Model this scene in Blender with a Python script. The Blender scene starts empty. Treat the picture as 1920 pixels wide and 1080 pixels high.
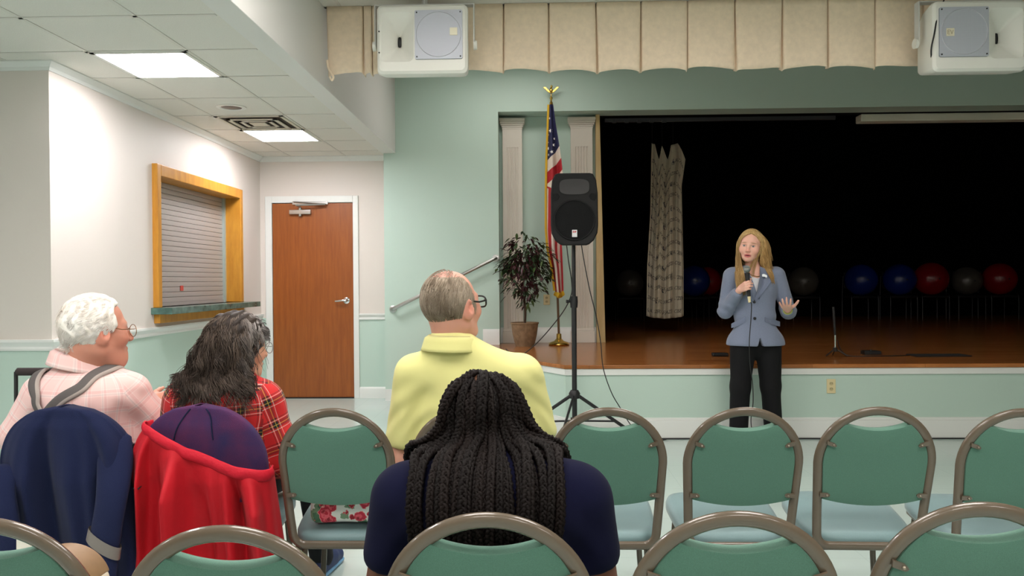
import bpy, bmesh, math, random
import numpy as np
from mathutils import Vector, Matrix

SC = bpy.context.scene
COL = SC.collection
R = math.radians
PI = math.pi

# ------------------------------------------------------------------ camera
FPX = 1470.0
CAM = np.array([0.0, 0.0, 1.294])
def _unit(v):
    v = np.array(v, float); return v / np.linalg.norm(v)
_cy = _unit([(1000 - 960) / FPX, (540 - 527) / FPX, -1.0])      # world +Y in camera axes
_cx = np.array([1.0, 0.007, 0.0]); _cx = _unit(_cx - _cy * _cx.dot(_cy))
_cz = np.cross(_cx, _cy)
RWC = np.column_stack([_cx, _cy, _cz])
cam_data = bpy.data.cameras.new('camera')
cam = bpy.data.objects.new('camera', cam_data)
COL.objects.link(cam)
cam_data.sensor_fit = 'HORIZONTAL'
cam_data.sensor_width = 36.0
cam_data.lens = 36.0 * FPX / 1920.0
cam_data.clip_start = 0.05
_m = Matrix([list(r) for r in RWC.T]).to_4x4()
_m.translation = Vector(CAM)
cam.matrix_world = _m
SC.camera = cam

# ------------------------------------------------------------------ world, exposure, room lamps
SC.view_settings.view_transform = 'Standard'
SC.view_settings.look = 'None'
SC.view_settings.gamma = 1.0
SC.view_settings.use_curve_mapping = False
SC.view_settings.exposure = 0.22
SC.cycles.max_bounces = 8
SC.cycles.diffuse_bounces = 4
SC.cycles.use_denoising = True
world = bpy.data.worlds.new('world'); SC.world = world
world.use_nodes = True
world.node_tree.nodes['Background'].inputs[0].default_value = (0.5, 0.55, 0.6, 1)
world.node_tree.nodes['Background'].inputs[1].default_value = 0.02
ALCOVE_LAMP = 34.0
HALL_LAMP = 19.0
LAMP_COLOR = (1.0, 0.96, 0.985)
HALL_COLOR = (1.0, 0.925, 0.885)
HALL_PANELS = [(-0.55, -1.8), (1.45, -1.8), (3.6, -1.8),
               (-0.55, 0.9), (1.45, 0.9),
               (-0.55, 3.4), (1.45, 3.4)]
APRON_PANELS = [(-0.15, 7.55)]
APRON_LAMP = 6.5
ALCOVE_PANELS = [(-2.385, 4.985), (-2.385, 7.425), (-2.385, 1.325), (-4.825, 1.325)]

# ------------------------------------------------------------------ helpers
def px(x, y, Y):
    """world point at depth Y that the photograph shows at pixel x, y"""
    d = RWC.T @ np.array([(x - 960) / FPX, (540 - y) / FPX, -1.0])
    t = (Y - CAM[1]) / d[1]
    return tuple(CAM + d * t)

def lin(c):
    return tuple(((v / 255.0) / 12.92 if v / 255.0 <= 0.04045 else ((v / 255.0 + 0.055) / 1.055) ** 2.4) for v in c[:3]) + (1.0,)

MATS = {}
def mat(name, rgb, rough=0.6, metal=0.0, spec=0.5, var=0.0, vscale=8.0, bump=0.0, bscale=200.0, coat=0.0, sheen=0.0, emit=0.0, trans=0.0, ecol=None, bstretch=None, rgb2=None, sss=0.0):
    if name in MATS: return MATS[name]
    m = bpy.data.materials.new(name); m.use_nodes = True
    nt = m.node_tree; b = nt.nodes['Principled BSDF']
    b.inputs['Base Color'].default_value = lin(rgb)
    b.inputs['Roughness'].default_value = rough
    b.inputs['Metallic'].default_value = metal
    b.inputs['Specular IOR Level'].default_value = spec
    b.inputs['Coat Weight'].default_value = coat
    b.inputs['Sheen Weight'].default_value = sheen
    b.inputs['Transmission Weight'].default_value = trans
    if sss:
        b.inputs['Subsurface Weight'].default_value = sss
        b.inputs['Subsurface Radius'].default_value = (0.012, 0.005, 0.003)
        b.inputs['Subsurface Scale'].default_value = 1.0
    tc = nt.nodes.new('ShaderNodeTexCoord')
    src = tc.outputs['Object']
    if bstretch:
        mp = nt.nodes.new('ShaderNodeMapping'); mp.inputs['Scale'].default_value = bstretch
        nt.links.new(src, mp.inputs['Vector']); src = mp.outputs['Vector']
    if var > 0 or rgb2:
        n = nt.nodes.new('ShaderNodeTexNoise'); n.inputs['Scale'].default_value = vscale; n.inputs['Detail'].default_value = 5
        nt.links.new(src, n.inputs['Vector'])
        mx = nt.nodes.new('ShaderNodeMix'); mx.data_type = 'RGBA'
        c = np.array(lin(rgb)[:3])
        if rgb2: c0, c1 = c, np.array(lin(rgb2)[:3])
        else: c0, c1 = c * (1 - var), np.minimum(c * (1 + var), 1)
        mx.inputs[6].default_value = tuple(c0) + (1,); mx.inputs[7].default_value = tuple(c1) + (1,)
        cr = nt.nodes.new('ShaderNodeMapRange'); cr.inputs[1].default_value = 0.3; cr.inputs[2].default_value = 0.7
        nt.links.new(n.outputs['Fac'], cr.inputs[0]); nt.links.new(cr.outputs[0], mx.inputs[0])
        nt.links.new(mx.outputs[2], b.inputs['Base Color'])
    if bump > 0:
        n2 = nt.nodes.new('ShaderNodeTexNoise'); n2.inputs['Scale'].default_value = bscale; n2.inputs['Detail'].default_value = 3
        nt.links.new(src, n2.inputs['Vector'])
        bp = nt.nodes.new('ShaderNodeBump'); bp.inputs['Strength'].default_value = bump; bp.inputs['Distance'].default_value = 0.01
        nt.links.new(n2.outputs['Fac'], bp.inputs['Height']); nt.links.new(bp.outputs['Normal'], b.inputs['Normal'])
    if emit > 0:
        b.inputs['Emission Color'].default_value = tuple(ecol or LAMP_COLOR) + (1,)
        b.inputs['Emission Strength'].default_value = emit
    MATS[name] = m
    return m

class MB:
    """collects shapes and links them as ONE mesh object"""
    def __init__(self): self.v = []; self.f = []; self.m = []; self.mi = 0
    def add(self, vs, fs):
        o = len(self.v); self.v += [tuple(map(float, p)) for p in vs]
        self.f += [tuple(int(i) + o for i in f) for f in fs]; self.m += [self.mi] * len(fs)
        return self
    def box(self, x0, x1, y0, y1, z0, z1):
        vs = [(x, y, z) for z in (z0, z1) for y in (y0, y1) for x in (x0, x1)]
        return self.add(vs, [(0, 2, 3, 1), (4, 5, 7, 6), (0, 1, 5, 4), (2, 6, 7, 3), (0, 4, 6, 2), (1, 3, 7, 5)])
    def obox(self, c, ax, ay, az):
        c, ax, ay, az = map(np.array, (c, ax, ay, az))
        vs = [c + sx * ax + sy * ay + sz * az for sz in (-1, 1) for sy in (-1, 1) for sx in (-1, 1)]
        return self.add(vs, [(0, 2, 3, 1), (4, 5, 7, 6), (0, 1, 5, 4), (2, 6, 7, 3), (0, 4, 6, 2), (1, 3, 7, 5)])
    def prism(self, poly, lo, hi, axis='z'):
        n = len(poly)
        def P(a, b, t):
            return (a, b, t) if axis == 'z' else ((a, t, b) if axis == 'y' else (t, a, b))
        vs = [P(a, b, lo) for a, b in poly] + [P(a, b, hi) for a, b in poly]
        fs = [tuple(range(n))[::-1], tuple(range(n, 2 * n))] + [(i, (i + 1) % n, n + (i + 1) % n, n + i) for i in range(n)]
        return self.add(vs, fs)
    def tube(self, pts, r, n=10, closed=False, flat=1.0, up=None, cap=True):
        P = np.array(pts, float); N = len(P)
        rr = np.full(N, r, float) if np.isscalar(r) else np.array(r, float)
        T = np.empty_like(P)
        if closed: T = np.roll(P, -1, 0) - np.roll(P, 1, 0)
        else:
            T[1:-1] = P[2:] - P[:-2]; T[0] = P[1] - P[0]; T[-1] = P[-1] - P[-2]
        T /= np.maximum(np.linalg.norm(T, axis=1), 1e-9)[:, None]
        u = np.array(up, float) if up is not None else (np.array([0, 0, 1.0]) if abs(T[0][2]) < 0.9 else np.array([1.0, 0, 0]))
        vs = []
        for i in range(N):
            u = (np.array(up, float) if up is not None else u)
            u = u - T[i] * u.dot(T[i]); u /= max(np.linalg.norm(u), 1e-9); w = np.cross(T[i], u)
            for k in range(n):
                a = 2 * PI * k / n
                vs.append(P[i] + rr[i] * (math.cos(a) * u + flat * math.sin(a) * w))
        fs = []
        M = N if closed else N - 1
        for i in range(M):
            j = (i + 1) % N
            for k in range(n):
                k2 = (k + 1) % n
                fs.append((i * n + k, i * n + k2, j * n + k2, j * n + k))
        if cap and not closed:
            fs.append(tuple(range(n))[::-1]); fs.append(tuple((N - 1) * n + k for k in range(n)))
        return self.add(vs, fs)
    def lathe(self, prof, c=(0, 0, 0), n=24, axis='z', sx=1.0, sy=1.0):
        vs = []; m = len(prof)
        for r, z in prof:
            for k in range(n):
                a = 2 * PI * k / n; p = (r * math.cos(a) * sx, r * math.sin(a) * sy, z)
                if axis == 'y': p = (p[0], p[2], p[1])
                if axis == 'x': p = (p[2], p[0], p[1])
                vs.append((p[0] + c[0], p[1] + c[1], p[2] + c[2]))
        fs = [(i * n + k, i * n + (k + 1) % n, (i + 1) * n + (k + 1) % n, (i + 1) * n + k) for i in range(m - 1) for k in range(n)]
        fs += [tuple(range(n))[::-1], tuple((m - 1) * n + k for k in range(n))]
        return self.add(vs, fs)
    def ball(self, c, r, nu=20, nv=12):
        r = (r, r, r) if np.isscalar(r) else r
        vs = [(c[0], c[1], c[2] - r[2])]
        for i in range(1, nv):
            t = -PI / 2 + PI * i / nv
            for k in range(nu):
                a = 2 * PI * k / nu
                vs.append((c[0] + r[0] * math.cos(t) * math.cos(a), c[1] + r[1] * math.cos(t) * math.sin(a), c[2] + r[2] * math.sin(t)))
        vs.append((c[0], c[1], c[2] + r[2])); L = len(vs) - 1
        fs = [(0, 1 + (k + 1) % nu, 1 + k) for k in range(nu)]
        for i in range(nv - 2):
            for k in range(nu):
                a = 1 + i * nu; fs.append((a + k, a + (k + 1) % nu, a + nu + (k + 1) % nu, a + nu + k))
        a = 1 + (nv - 2) * nu
        fs += [(a + k, a + (k + 1) % nu, L) for k in range(nu)]
        return self.add(vs, fs)
    def grid(self, fn, nu, nv, closed_u=False, flip=False):
        vs = [fn(i / (nu if closed_u else nu - 1), j / (nv - 1)) for j in range(nv) for i in range(nu)]
        fs = []
        for j in range(nv - 1):
            for i in range(nu if closed_u else nu - 1):
                a, b = j * nu + i, j * nu + (i + 1) % nu
                q = (a, b, b + nu, a + nu); fs.append(q[::-1] if flip else q)
        return self.add(vs, fs)
    def xf(self, M, start=0):
        M = Matrix(M)
        for i in range(start, len(self.v)): self.v[i] = tuple(M @ Vector(self.v[i]))
        return self
    def build(self, name, mats, parent=None, origin=(0, 0, 0), smooth=True, sharp=38, bevel=0.0, thick=0.0, subsurf=0, fix=True):
        me = bpy.data.meshes.new(name)
        V = np.array(self.v) - np.array(origin)
        me.from_pydata(V.tolist(), [], self.f)
        mats = mats if isinstance(mats, (list, tuple)) else [mats]
        for m in mats: me.materials.append(m)
        if len(mats) > 1: me.polygons.foreach_set('material_index', self.m)
        if fix:
            bm = bmesh.new(); bm.from_mesh(me)
            bmesh.ops.recalc_face_normals(bm, faces=bm.faces); bm.to_mesh(me); bm.free()
        if smooth:
            me.polygons.foreach_set('use_smooth', [True] * len(me.polygons))
            if sharp: me.set_sharp_from_angle(angle=R(sharp))
        me.update()
        o = bpy.data.objects.new(name, me); COL.objects.link(o)
        if parent is not None: o.parent = parent
        else: o.location = origin
        if thick:
            md = o.modifiers.new('thickness', 'SOLIDIFY'); md.thickness = thick; md.offset = 0
        if bevel:
            md = o.modifiers.new('bevel', 'BEVEL'); md.width = bevel; md.segments = 3; md.limit_method = 'ANGLE'; md.angle_limit = R(35)
        if subsurf:
            md = o.modifiers.new('subsurf', 'SUBSURF'); md.levels = subsurf; md.render_levels = subsurf
        return o

def tag(o, label, cat, group=None, kind=None):
    o['label'] = label; o['category'] = cat
    if group: o['group'] = group
    if kind: o['kind'] = kind
    return o
def thing(name, label, cat, loc=(0, 0, 0), rz=0.0, group=None):
    o = bpy.data.objects.new(name, None); COL.objects.link(o)
    o.empty_display_size = 0.1
    o.location = loc; o.rotation_euler = (0, 0, rz)
    return tag(o, label, cat, group)
def struct(name, mb, m, **k):
    o = mb.build(name, m, **k); o['kind'] = 'structure'; return o
KIDS = {}
def kids(o): return [c for c in bpy.data.objects if c.parent == o]
def dup(root, loc, rz, label, group=None):
    r = root.copy(); COL.objects.link(r); r.location = loc; r.rotation_euler = (0, 0, rz)
    r['label'] = label
    if group: r['group'] = group
    for ch in kids(root):
        c = ch.copy(); COL.objects.link(c); c.parent = r
        for g in kids(ch):
            d = g.copy(); COL.objects.link(d); d.parent = c
    return r
def spline(pts, n=8, closed=False):
    """Catmull-Rom through pts"""
    P = [np.array(p, float) for p in pts]; N = len(P); out = []
    rng = range(N) if closed else range(N - 1)
    for i in rng:
        if closed: p0, p1, p2, p3 = P[i - 1], P[i], P[(i + 1) % N], P[(i + 2) % N]
        else: p0, p1, p2, p3 = P[max(i - 1, 0)], P[i], P[i + 1], P[min(i + 2, N - 1)]
        for k in range(n):
            t = k / n
            out.append(0.5 * (2 * p1 + (p2 - p0) * t + (2 * p0 - 5 * p1 + 4 * p2 - p3) * t * t + (3 * p1 - p0 - 3 * p2 + p3) * t ** 3))
    if not closed: out.append(P[-1])
    return out
def text_mesh(body, size, extrude=0.0, shear=0.0):
    """text turned into plain mesh data: verts, faces (in its own XY plane, centred)"""
    cu = bpy.data.curves.new('t', 'FONT'); cu.body = body; cu.size = size; cu.extrude = extrude; cu.shear = shear
    cu.align_x = 'CENTER'; cu.align_y = 'CENTER'; cu.resolution_u = 3
    o = bpy.data.objects.new('t', cu); COL.objects.link(o)
    dg = bpy.context.evaluated_depsgraph_get(); dg.update()
    me = bpy.data.meshes.new_from_object(o.evaluated_get(dg))
    v = [tuple(x.co) for x in me.vertices]; f = [tuple(p.vertices) for p in me.polygons]
    bpy.data.objects.remove(o); bpy.data.curves.remove(cu); bpy.data.meshes.remove(me)
    return v, f
# ------------------------------------------------------------------ room materials
def two_tone(name, low, high, zsplit, rough=0.55):
    m = mat(name, low, rough=rough, bump=0.04, bscale=120)
    nt = m.node_tree; b = nt.nodes['Principled BSDF']
    g = nt.nodes.new('ShaderNodeNewGeometry'); s = nt.nodes.new('ShaderNodeSeparateXYZ')
    nt.links.new(g.outputs['Position'], s.inputs[0])
    c = nt.nodes.new('ShaderNodeMath'); c.operation = 'GREATER_THAN'; c.inputs[1].default_value = zsplit
    nt.links.new(s.outputs['Z'], c.inputs[0])
    mx = nt.nodes.new('ShaderNodeMix'); mx.data_type = 'RGBA'
    mx.inputs[6].default_value = lin(low); mx.inputs[7].default_value = lin(high)
    nt.links.new(c.outputs[0], mx.inputs[0]); nt.links.new(mx.outputs[2], b.inputs['Base Color'])
    return m
TEAL = (188, 210, 198)
CREAM = (218, 210, 202)
M_teal = mat('teal_paint', TEAL, rough=0.5, bump=0.04, bscale=120)
M_two = two_tone('teal_and_cream_paint', TEAL, CREAM, 0.90)
M_cream = mat('cream_paint', CREAM, rough=0.55, bump=0.04, bscale=120)
M_trim = mat('white_trim_paint', (226, 228, 224), rough=0.35)
M_white = mat('white_enamel', (228, 228, 222), rough=0.4)
M_tile = mat('ceiling_tile', (222, 220, 212), rough=0.9, var=0.04, vscale=160, bump=0.3, bscale=250)
M_grid = mat('ceiling_grid_metal', (212, 210, 202), rough=0.5)
M_soffit = mat('soffit_paint', (222, 222, 218), rough=0.6)
M_black = mat('stage_black', (6, 6, 7), rough=0.95, spec=0.1)
def floor_mat():
    m = mat('waxed_floor_tile', (186, 212, 202), rough=0.16, var=0.04, vscale=5, spec=0.5)
    nt = m.node_tree; b = nt.nodes['Principled BSDF']
    tc = nt.nodes.new('ShaderNodeTexCoord'); br = nt.nodes.new('ShaderNodeTexBrick')
    br.offset = 0; br.inputs['Scale'].default_value = 1.0; br.inputs['Mortar Size'].default_value = 0.002
    br.inputs['Brick Width'].default_value = 0.305; br.inputs['Row Height'].default_value = 0.305
    br.inputs['Color1'].default_value = lin((186, 203, 197)); br.inputs['Color2'].default_value = lin((189, 205, 199)); br.inputs['Mortar'].default_value = lin((178, 196, 189))
    nt.links.new(tc.outputs['Object'], br.inputs['Vector']); nt.links.new(br.outputs['Color'], b.inputs['Base Color'])
    return m
M_floor = floor_mat()
def wood(name, c0, c1, scale=(1, 1, 1), rough=0.35, planks=None, noise=3.0):
    m = mat(name, c0, rough=rough)
    nt = m.node_tree; b = nt.nodes['Principled BSDF']
    tc = nt.nodes.new('ShaderNodeTexCoord'); mp = nt.nodes.new('ShaderNodeMapping'); mp.inputs['Scale'].default_value = scale
    nt.links.new(tc.outputs['Object'], mp.inputs['Vector'])
    n = nt.nodes.new('ShaderNodeTexNoise'); n.inputs['Scale'].default_value = noise; n.inputs['Detail'].default_value = 8; n.inputs['Roughness'].default_value = 0.65
    nt.links.new(mp.outputs[0], n.inputs['Vector'])
    mx = nt.nodes.new('ShaderNodeMix'); mx.data_type = 'RGBA'
    mx.inputs[6].default_value = lin(c0); mx.inputs[7].default_value = lin(c1)
    mr = nt.nodes.new('ShaderNodeMapRange'); mr.inputs[1].default_value = 0.3; mr.inputs[2].default_value = 0.7
    nt.links.new(n.outputs['Fac'], mr.inputs[0]); nt.links.new(mr.outputs[0], mx.inputs[0])
    out = mx.outputs[2]
    if planks:
        br = nt.nodes.new('ShaderNodeTexBrick'); br.inputs['Scale'].default_value = 1.0
        br.inputs['Brick Width'].default_value = planks[0]; br.inputs['Row Height'].default_value = planks[1]; br.inputs['Mortar Size'].default_value = 0.0012
        br.inputs['Color1'].default_value = (1, 1, 1, 1); br.inputs['Color2'].default_value = (0.68, 0.66, 0.62, 1); br.inputs['Mortar'].default_value = (0.3, 0.25, 0.2, 1)
        nt.links.new(tc.outputs['Object'], br.inputs['Vector'])
        ml = nt.nodes.new('ShaderNodeMix'); ml.data_type = 'RGBA'; ml.blend_type = 'MULTIPLY'; ml.inputs[0].default_value = 1.0
        nt.links.new(out, ml.inputs[6]); nt.links.new(br.outputs['Color'], ml.inputs[7]); out = ml.outputs[2]
    nt.links.new(out, b.inputs['Base Color'])
    return m
M_door = wood('door_veneer', (158, 88, 34), (132, 68, 24), (9, 1, 0.7), rough=0.35)
M_oak = wood('oak_trim', (208, 148, 52), (180, 118, 34), (6, 6, 1.2), rough=0.4)
M_stage = wood('stage_floor_wood', (190, 122, 66), (160, 96, 48), (0.8, 10, 4), rough=0.22, planks=(0.9, 0.057))
M_jamb = wood('pale_jamb_wood', (205, 180, 130), (190, 160, 108), (6, 6, 1), rough=0.5)
M_steel = mat('brushed_steel', (190, 190, 188), rough=0.28, metal=1.0)
M_chrome = mat('chrome', (225, 225, 225), rough=0.12, metal=1.0)
M_dark = mat('black_plastic', (22, 22, 24), rough=0.5)
M_cable = mat('black_cable_rubber', (20, 20, 21), rough=0.55)
M_brass = mat('polished_brass', (205, 170, 90), rough=0.2, metal=1.0)
M_ivory = mat('ivory_plastic', (220, 206, 160), rough=0.4)

# ------------------------------------------------------------------ room shell
XL = -3.05          # alcove left wall
YD = 8.70           # door wall
YS = 8.50           # green stage wall
YN = 8.78           # niche back wall
ZA, ZH = 2.70, 3.27 # alcove and hall ceiling heights
ST = 0.606          # stage height
ZHEAD = 3.13
HOLE = (6.24, 8.03, 1.10, 2.20)   # serving hatch: y0 y1 z0 z1

struct('floor', MB().box(-6.6, 8.2, -4.2, 8.9, -0.1, 0.0), M_floor, smooth=False)
w = MB()
w.box(XL - 0.25, XL, 4.88, HOLE[0], 0, ZA + 0.1); w.box(XL - 0.25, XL, HOLE[1], YD, 0, ZA + 0.1)
w.box(XL - 0.25, XL, HOLE[0], HOLE[1], 0, HOLE[2]); w.box(XL - 0.25, XL, HOLE[0], HOLE[1], HOLE[3], ZA + 0.1)
struct('wall_left', w, M_two, smooth=False)
struct('wall_corner', MB().box(-6.6, XL - 0.25, 4.88, 5.08, 0, ZA + 0.1), M_two, smooth=False)
struct('wall_far_left', MB().box(-6.7, -6.5, -4.2, 4.88, 0, ZA + 0.1), M_two, smooth=False)
DX0, DX1, DZ = -2.915, -2.005, 2.185
w = MB()
w.box(XL - 0.25, DX0, YD, YD + 0.2, 0, ZA + 0.1); w.box(DX1, -1.62, YD, YD + 0.2, 0, ZA + 0.1); w.box(DX0, DX1, YD, YD + 0.2, DZ, ZA + 0.1)
struct('wall_door', w, M_two, smooth=False)
w = MB()
w.box(-1.62, -0.37, YS, YS + 0.5, 0, 3.9)
struct('wall_stage', w, M_teal, smooth=False)
struct('wall_header', MB().box(-0.37, 10.4, YS, YN, ZHEAD, 3.9), M_teal, smooth=False)
struct('wall_niche', MB().box(-0.37, 0.70, YN, YN + 0.2, 0, ZHEAD - 0.0005), M_teal, smooth=False)
struct('wall_right', MB().box(8.0, 8.2, -4.2, YS, 0, 3.9), M_two, smooth=False)
struct('wall_rear', MB().box(-6.6, 8.2, -4.3, -4.1, 0, 3.45), M_two, smooth=False)
struct('ceiling', MB().box(-6.6, -1.63, -4.2, YD + 0.1, ZA, ZA + 0.1), M_tile, smooth=False)
struct('ceiling_hall', MB().box(-1.49, 8.2, -4.2, 5.64, ZH, ZH + 0.12), M_tile, smooth=False)
struct('ceiling_apron', MB().box(-1.49, 10.4, 5.5, YS + 0.05, 3.62, 3.72), M_tile, smooth=False)
struct('wall_bulkhead', MB().box(-1.49, 8.2, 5.60, 5.64, ZH, 3.70), M_soffit, smooth=False)
struct('trim_soffit', MB().box(-1.64, -1.49, -4.2, YS + 0.01, ZA - 0.005, 3.9), M_soffit, smooth=False, bevel=0.004)
# T-bar grid of the alcove ceiling (0.61 m)
g = MB()
for k in range(-1, 8):
    x = -2.08 - 0.61 * k
    if x < -1.66: g.box(x - 0.012, x + 0.012, -4.1, YD - 0.01, ZA - 0.004, ZA + 0.001)
for k in range(-14, 7):
    y = 4.68 + 0.61 * k
    g.box(-6.5, -1.65, y - 0.012, y + 0.012, ZA - 0.004, ZA + 0.001)
struct('trim_ceiling_grid', g, M_grid, smooth=False)
g = MB()
for k in range(0, 16):
    g.box(-1.37 + 0.61 * k - 0.012, -1.37 + 0.61 * k + 0.012, -4.1, 5.6, ZH - 0.004, ZH + 0.001)
for k in range(-14, 2):
    y = 4.68 + 0.61 * k
    g.box(-1.48, 8.0, y - 0.012, y + 0.012, ZH - 0.004, ZH + 0.001)
struct('trim_hall_ceiling_grid', g, M_grid, smooth=False)

# mouldings: sweep a small profile (out, z) along straight wall runs
def run_x(mb, prof, x0, x1, y, sgn=-1):
    mb.prism([(y + sgn * o, z) for o, z in prof], x0, x1, axis='x')
def run_y(mb, prof, x, y0, y1, sgn=1):
    mb.prism([(x + sgn * o, z) for o, z in prof], y0, y1, axis='y')
def molding(path, prof):
    """sweep (out, z) along a wall line walked with the room on the right, mitred at corners"""
    P = [np.array(p, float) for p in path]; vs = []; n = len(prof)
    for i, p in enumerate(P):
        d0 = _unit(p - P[i - 1]) if i else _unit(P[1] - p); d1 = _unit(P[i + 1] - p) if i < len(P) - 1 else d0
        n0, n1 = np.array([d0[1], -d0[0]]), np.array([d1[1], -d1[0]]); k = (n0 + n1) / (1 + n0.dot(n1))
        vs += [(p[0] + k[0] * o, p[1] + k[1] * o, z) for o, z in prof]
    fs = [(i * n + j, i * n + (j + 1) % n, (i + 1) * n + (j + 1) % n, (i + 1) * n + j) for i in range(len(P) - 1) for j in range(n)]
    fs += [tuple(range(n)), tuple((len(P) - 1) * n + j for j in range(n))[::-1]]
    return MB().add(vs, fs)
corn = [(0, ZA - 0.055), (0.008, ZA - 0.055), (0.016, ZA - 0.035), (0.05, ZA - 0.008), (0.05, ZA), (0, ZA)]
rail = [(0, 0.875), (0.012, 0.875), (0.016, 0.888), (0.013, 0.9), (0.02, 0.915), (0.03, 0.93), (0.03, 0.945), (0, 0.945)]
base = [(0, 0), (0.016, 0), (0.016, 0.10), (0.012, 0.115), (0.006, 0.125), (0, 0.125)]
baseS = [(0, 0), (0.018, 0), (0.018, 0.14), (0.013, 0.155), (0.006, 0.17), (0, 0.17)]
m = molding([(-6.5, 4.88), (XL, 4.88), (XL, YD), (-1.64, YD)], corn); struct('trim_cornice', m, M_trim, sharp=25)
m = molding([(-6.5, 4.88), (XL, 4.88), (XL, YD - 0.001)], rail); struct('trim_1', m, M_trim, sharp=25)
m = MB(); run_x(m, rail, -1.945, -1.625, YD); struct('trim_2', m, M_trim, sharp=25)
m = molding([(-6.5, 4.88), (XL, 4.88), (XL, YD - 0.001)], base); struct('baseboard_left', m, M_trim, sharp=25)
m = MB(); run_x(m, base, -1.945, -1.625, YD); struct('baseboard_far', m, M_trim, sharp=25)

# ---------- door
F0 = YD - 0.012
m = MB()
m.box(DX0 - 0.075, DX0, YD - 0.02, YD + 0.2, 0, DZ + 0.075); m.box(DX1, DX1 + 0.06, YD - 0.02, YD + 0.2, 0, DZ + 0.075); m.box(DX0, DX1, YD - 0.02, YD + 0.2, DZ, DZ + 0.075)
m.box(DX0 - 0.002, DX0 + 0.012, YD + 0.045, YD + 0.09, 0, DZ); m.box(DX1 - 0.012, DX1 + 0.002, YD + 0.045, YD + 0.09, 0, DZ)
struct('trim_3', m, M_trim, smooth=False, bevel=0.004)
dr = thing('door_1', 'brown wooden door in a white frame at the end of the alcove', 'door', ((DX0 + DX1) / 2, YD + 0.02, 0)); dr['kind'] = 'structure'
o0 = ((DX0 + DX1) / 2, YD + 0.02, 0)
MB().box(DX0 + 0.004, DX1 - 0.004, YD - 0.004, YD + 0.04, 0.012, DZ - 0.006).build('panel', M_door, dr, o0, smooth=False, bevel=0.002)
m = MB(); m.lathe([(0.0, YD - 0.004), (0.036, YD - 0.004), (0.036, YD - 0.010), (0.022, YD - 0.016), (0.014, YD - 0.05), (0, YD - 0.05)], (-2.085, 0, 1.092), axis='y')
m.tube([(-2.085, YD - 0.046, 1.092), (-2.12, YD - 0.05, 1.094), (-2.165, YD - 0.048, 1.088), (-2.205, YD - 0.04, 1.085)], [0.013, 0.013, 0.011, 0.009], n=10)
m.build('handle', M_chrome, dr, o0)
m = MB(); m.box(-2.71, -2.47, YD - 0.05, YD - 0.004, 2.055, 2.105); m.lathe([(0.012, 2.03), (0.02, 2.035), (0.02, 2.125), (0.012, 2.13)], (-2.59, YD - 0.03, 0), n=12)
m.build('door_closer', M_steel, dr, o0, bevel=0.006)
m = MB(); m.tube([(-2.59, YD - 0.03, 2.14), (-2.62, YD - 0.10, 2.15), (-2.30, YD - 0.06, 2.16)], 0.009, n=8)
m.tube([(-2.30, YD - 0.06, 2.165), (-2.66, YD - 0.05, 2.195)], 0.008, n=8); m.box(-2.68, -2.28, YD - 0.03, YD - 0.02, 2.165, 2.20)
m.build('closer_arm', M_steel, dr, o0)
MB().box(DX0 + 0.002, DX1 - 0.002, YD - 0.02, YD + 0.1, 0.0, 0.012).build('threshold', M_dark, dr, o0, smooth=False)

# ---------- serving hatch (oak frame, roller shutter, green marble ledge)
y0, y1, z0, z1 = HOLE
hh = thing('serving_hatch', 'oak framed serving hatch with a closed grey roller shutter on the alcove wall', 'serving hatch', (XL, (y0 + y1) / 2, z0))
oh = (XL, (y0 + y1) / 2, z0)
m = MB(); t = 0.035; xo = XL + 0.045; xi = XL - 0.17
m.box(xi, xo, y0 - 0.03, y0 + t, z0, z1 + 0.06); m.box(xi, xo, y1 - t, y1 + 0.03, z0, z1 + 0.06); m.box(xi, xo, y0 + t, y1 - t, z1 - t, z1 + 0.06)
m.build('frame', M_oak, hh, oh, smooth=False, bevel=0.006)
M_shut = mat('shutter_slats', (176, 172, 168), rough=0.38, metal=0.35)
m = MB(); nz = 23; xs = XL - 0.14
for k in range(nz):
    za = z0 + 0.03 + (z1 - t - z0 - 0.03) * k / nz; zb = z0 + 0.03 + (z1 - t - z0 - 0.03) * (k + 1) / nz
    m.prism([(xs - 0.012, za), (xs + 0.0045, za + 0.002), (xs + 0.0058, (za + zb) / 2), (xs + 0.0045, zb - 0.002), (xs - 0.012, zb)], y0 + t, y1 - t - 0.02, axis='y')
sh = m.build('roller_shutter', M_shut, hh, oh, sharp=20)
m = MB().box(xs - 0.012, xs + 0.012, y0 + t, y1 - t - 0.02, z0, z0 + 0.03); m.build('bottom_bar', M_shut, sh, oh, smooth=False)
MB().box(xs + 0.008, xs + 0.012, 6.98, 7.04, z0 + 0.13, z0 + 0.175).build('red_sticker', mat('red_sticker', (190, 70, 60), rough=0.5), sh, oh, smooth=False)
MB().box(xs - 0.012, xs + 0.03, y1 - t - 0.03, y1 - t, z0, z1 - t).build('guide_rail', mat('aluminium', (190, 205, 200), rough=0.35, metal=0.6), hh, oh, smooth=False)
M_marble = mat('green_marble', (44, 72, 66), rough=0.2, rgb2=(88, 120, 110), vscale=14)
MB().box(XL - 0.16, XL + 0.17, y0 - 0.07, y1 + 0.17, z0 - 0.052, z0).build('ledge', M_marble, hh, oh, smooth=False, bevel=0.004)
MB().box(XL - 0.001, XL + 0.05, y0 - 0.02, y1 + 0.02, z0 - 0.125, z0 - 0.052).build('apron', M_oak, hh, oh, smooth=False, bevel=0.003)

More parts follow.
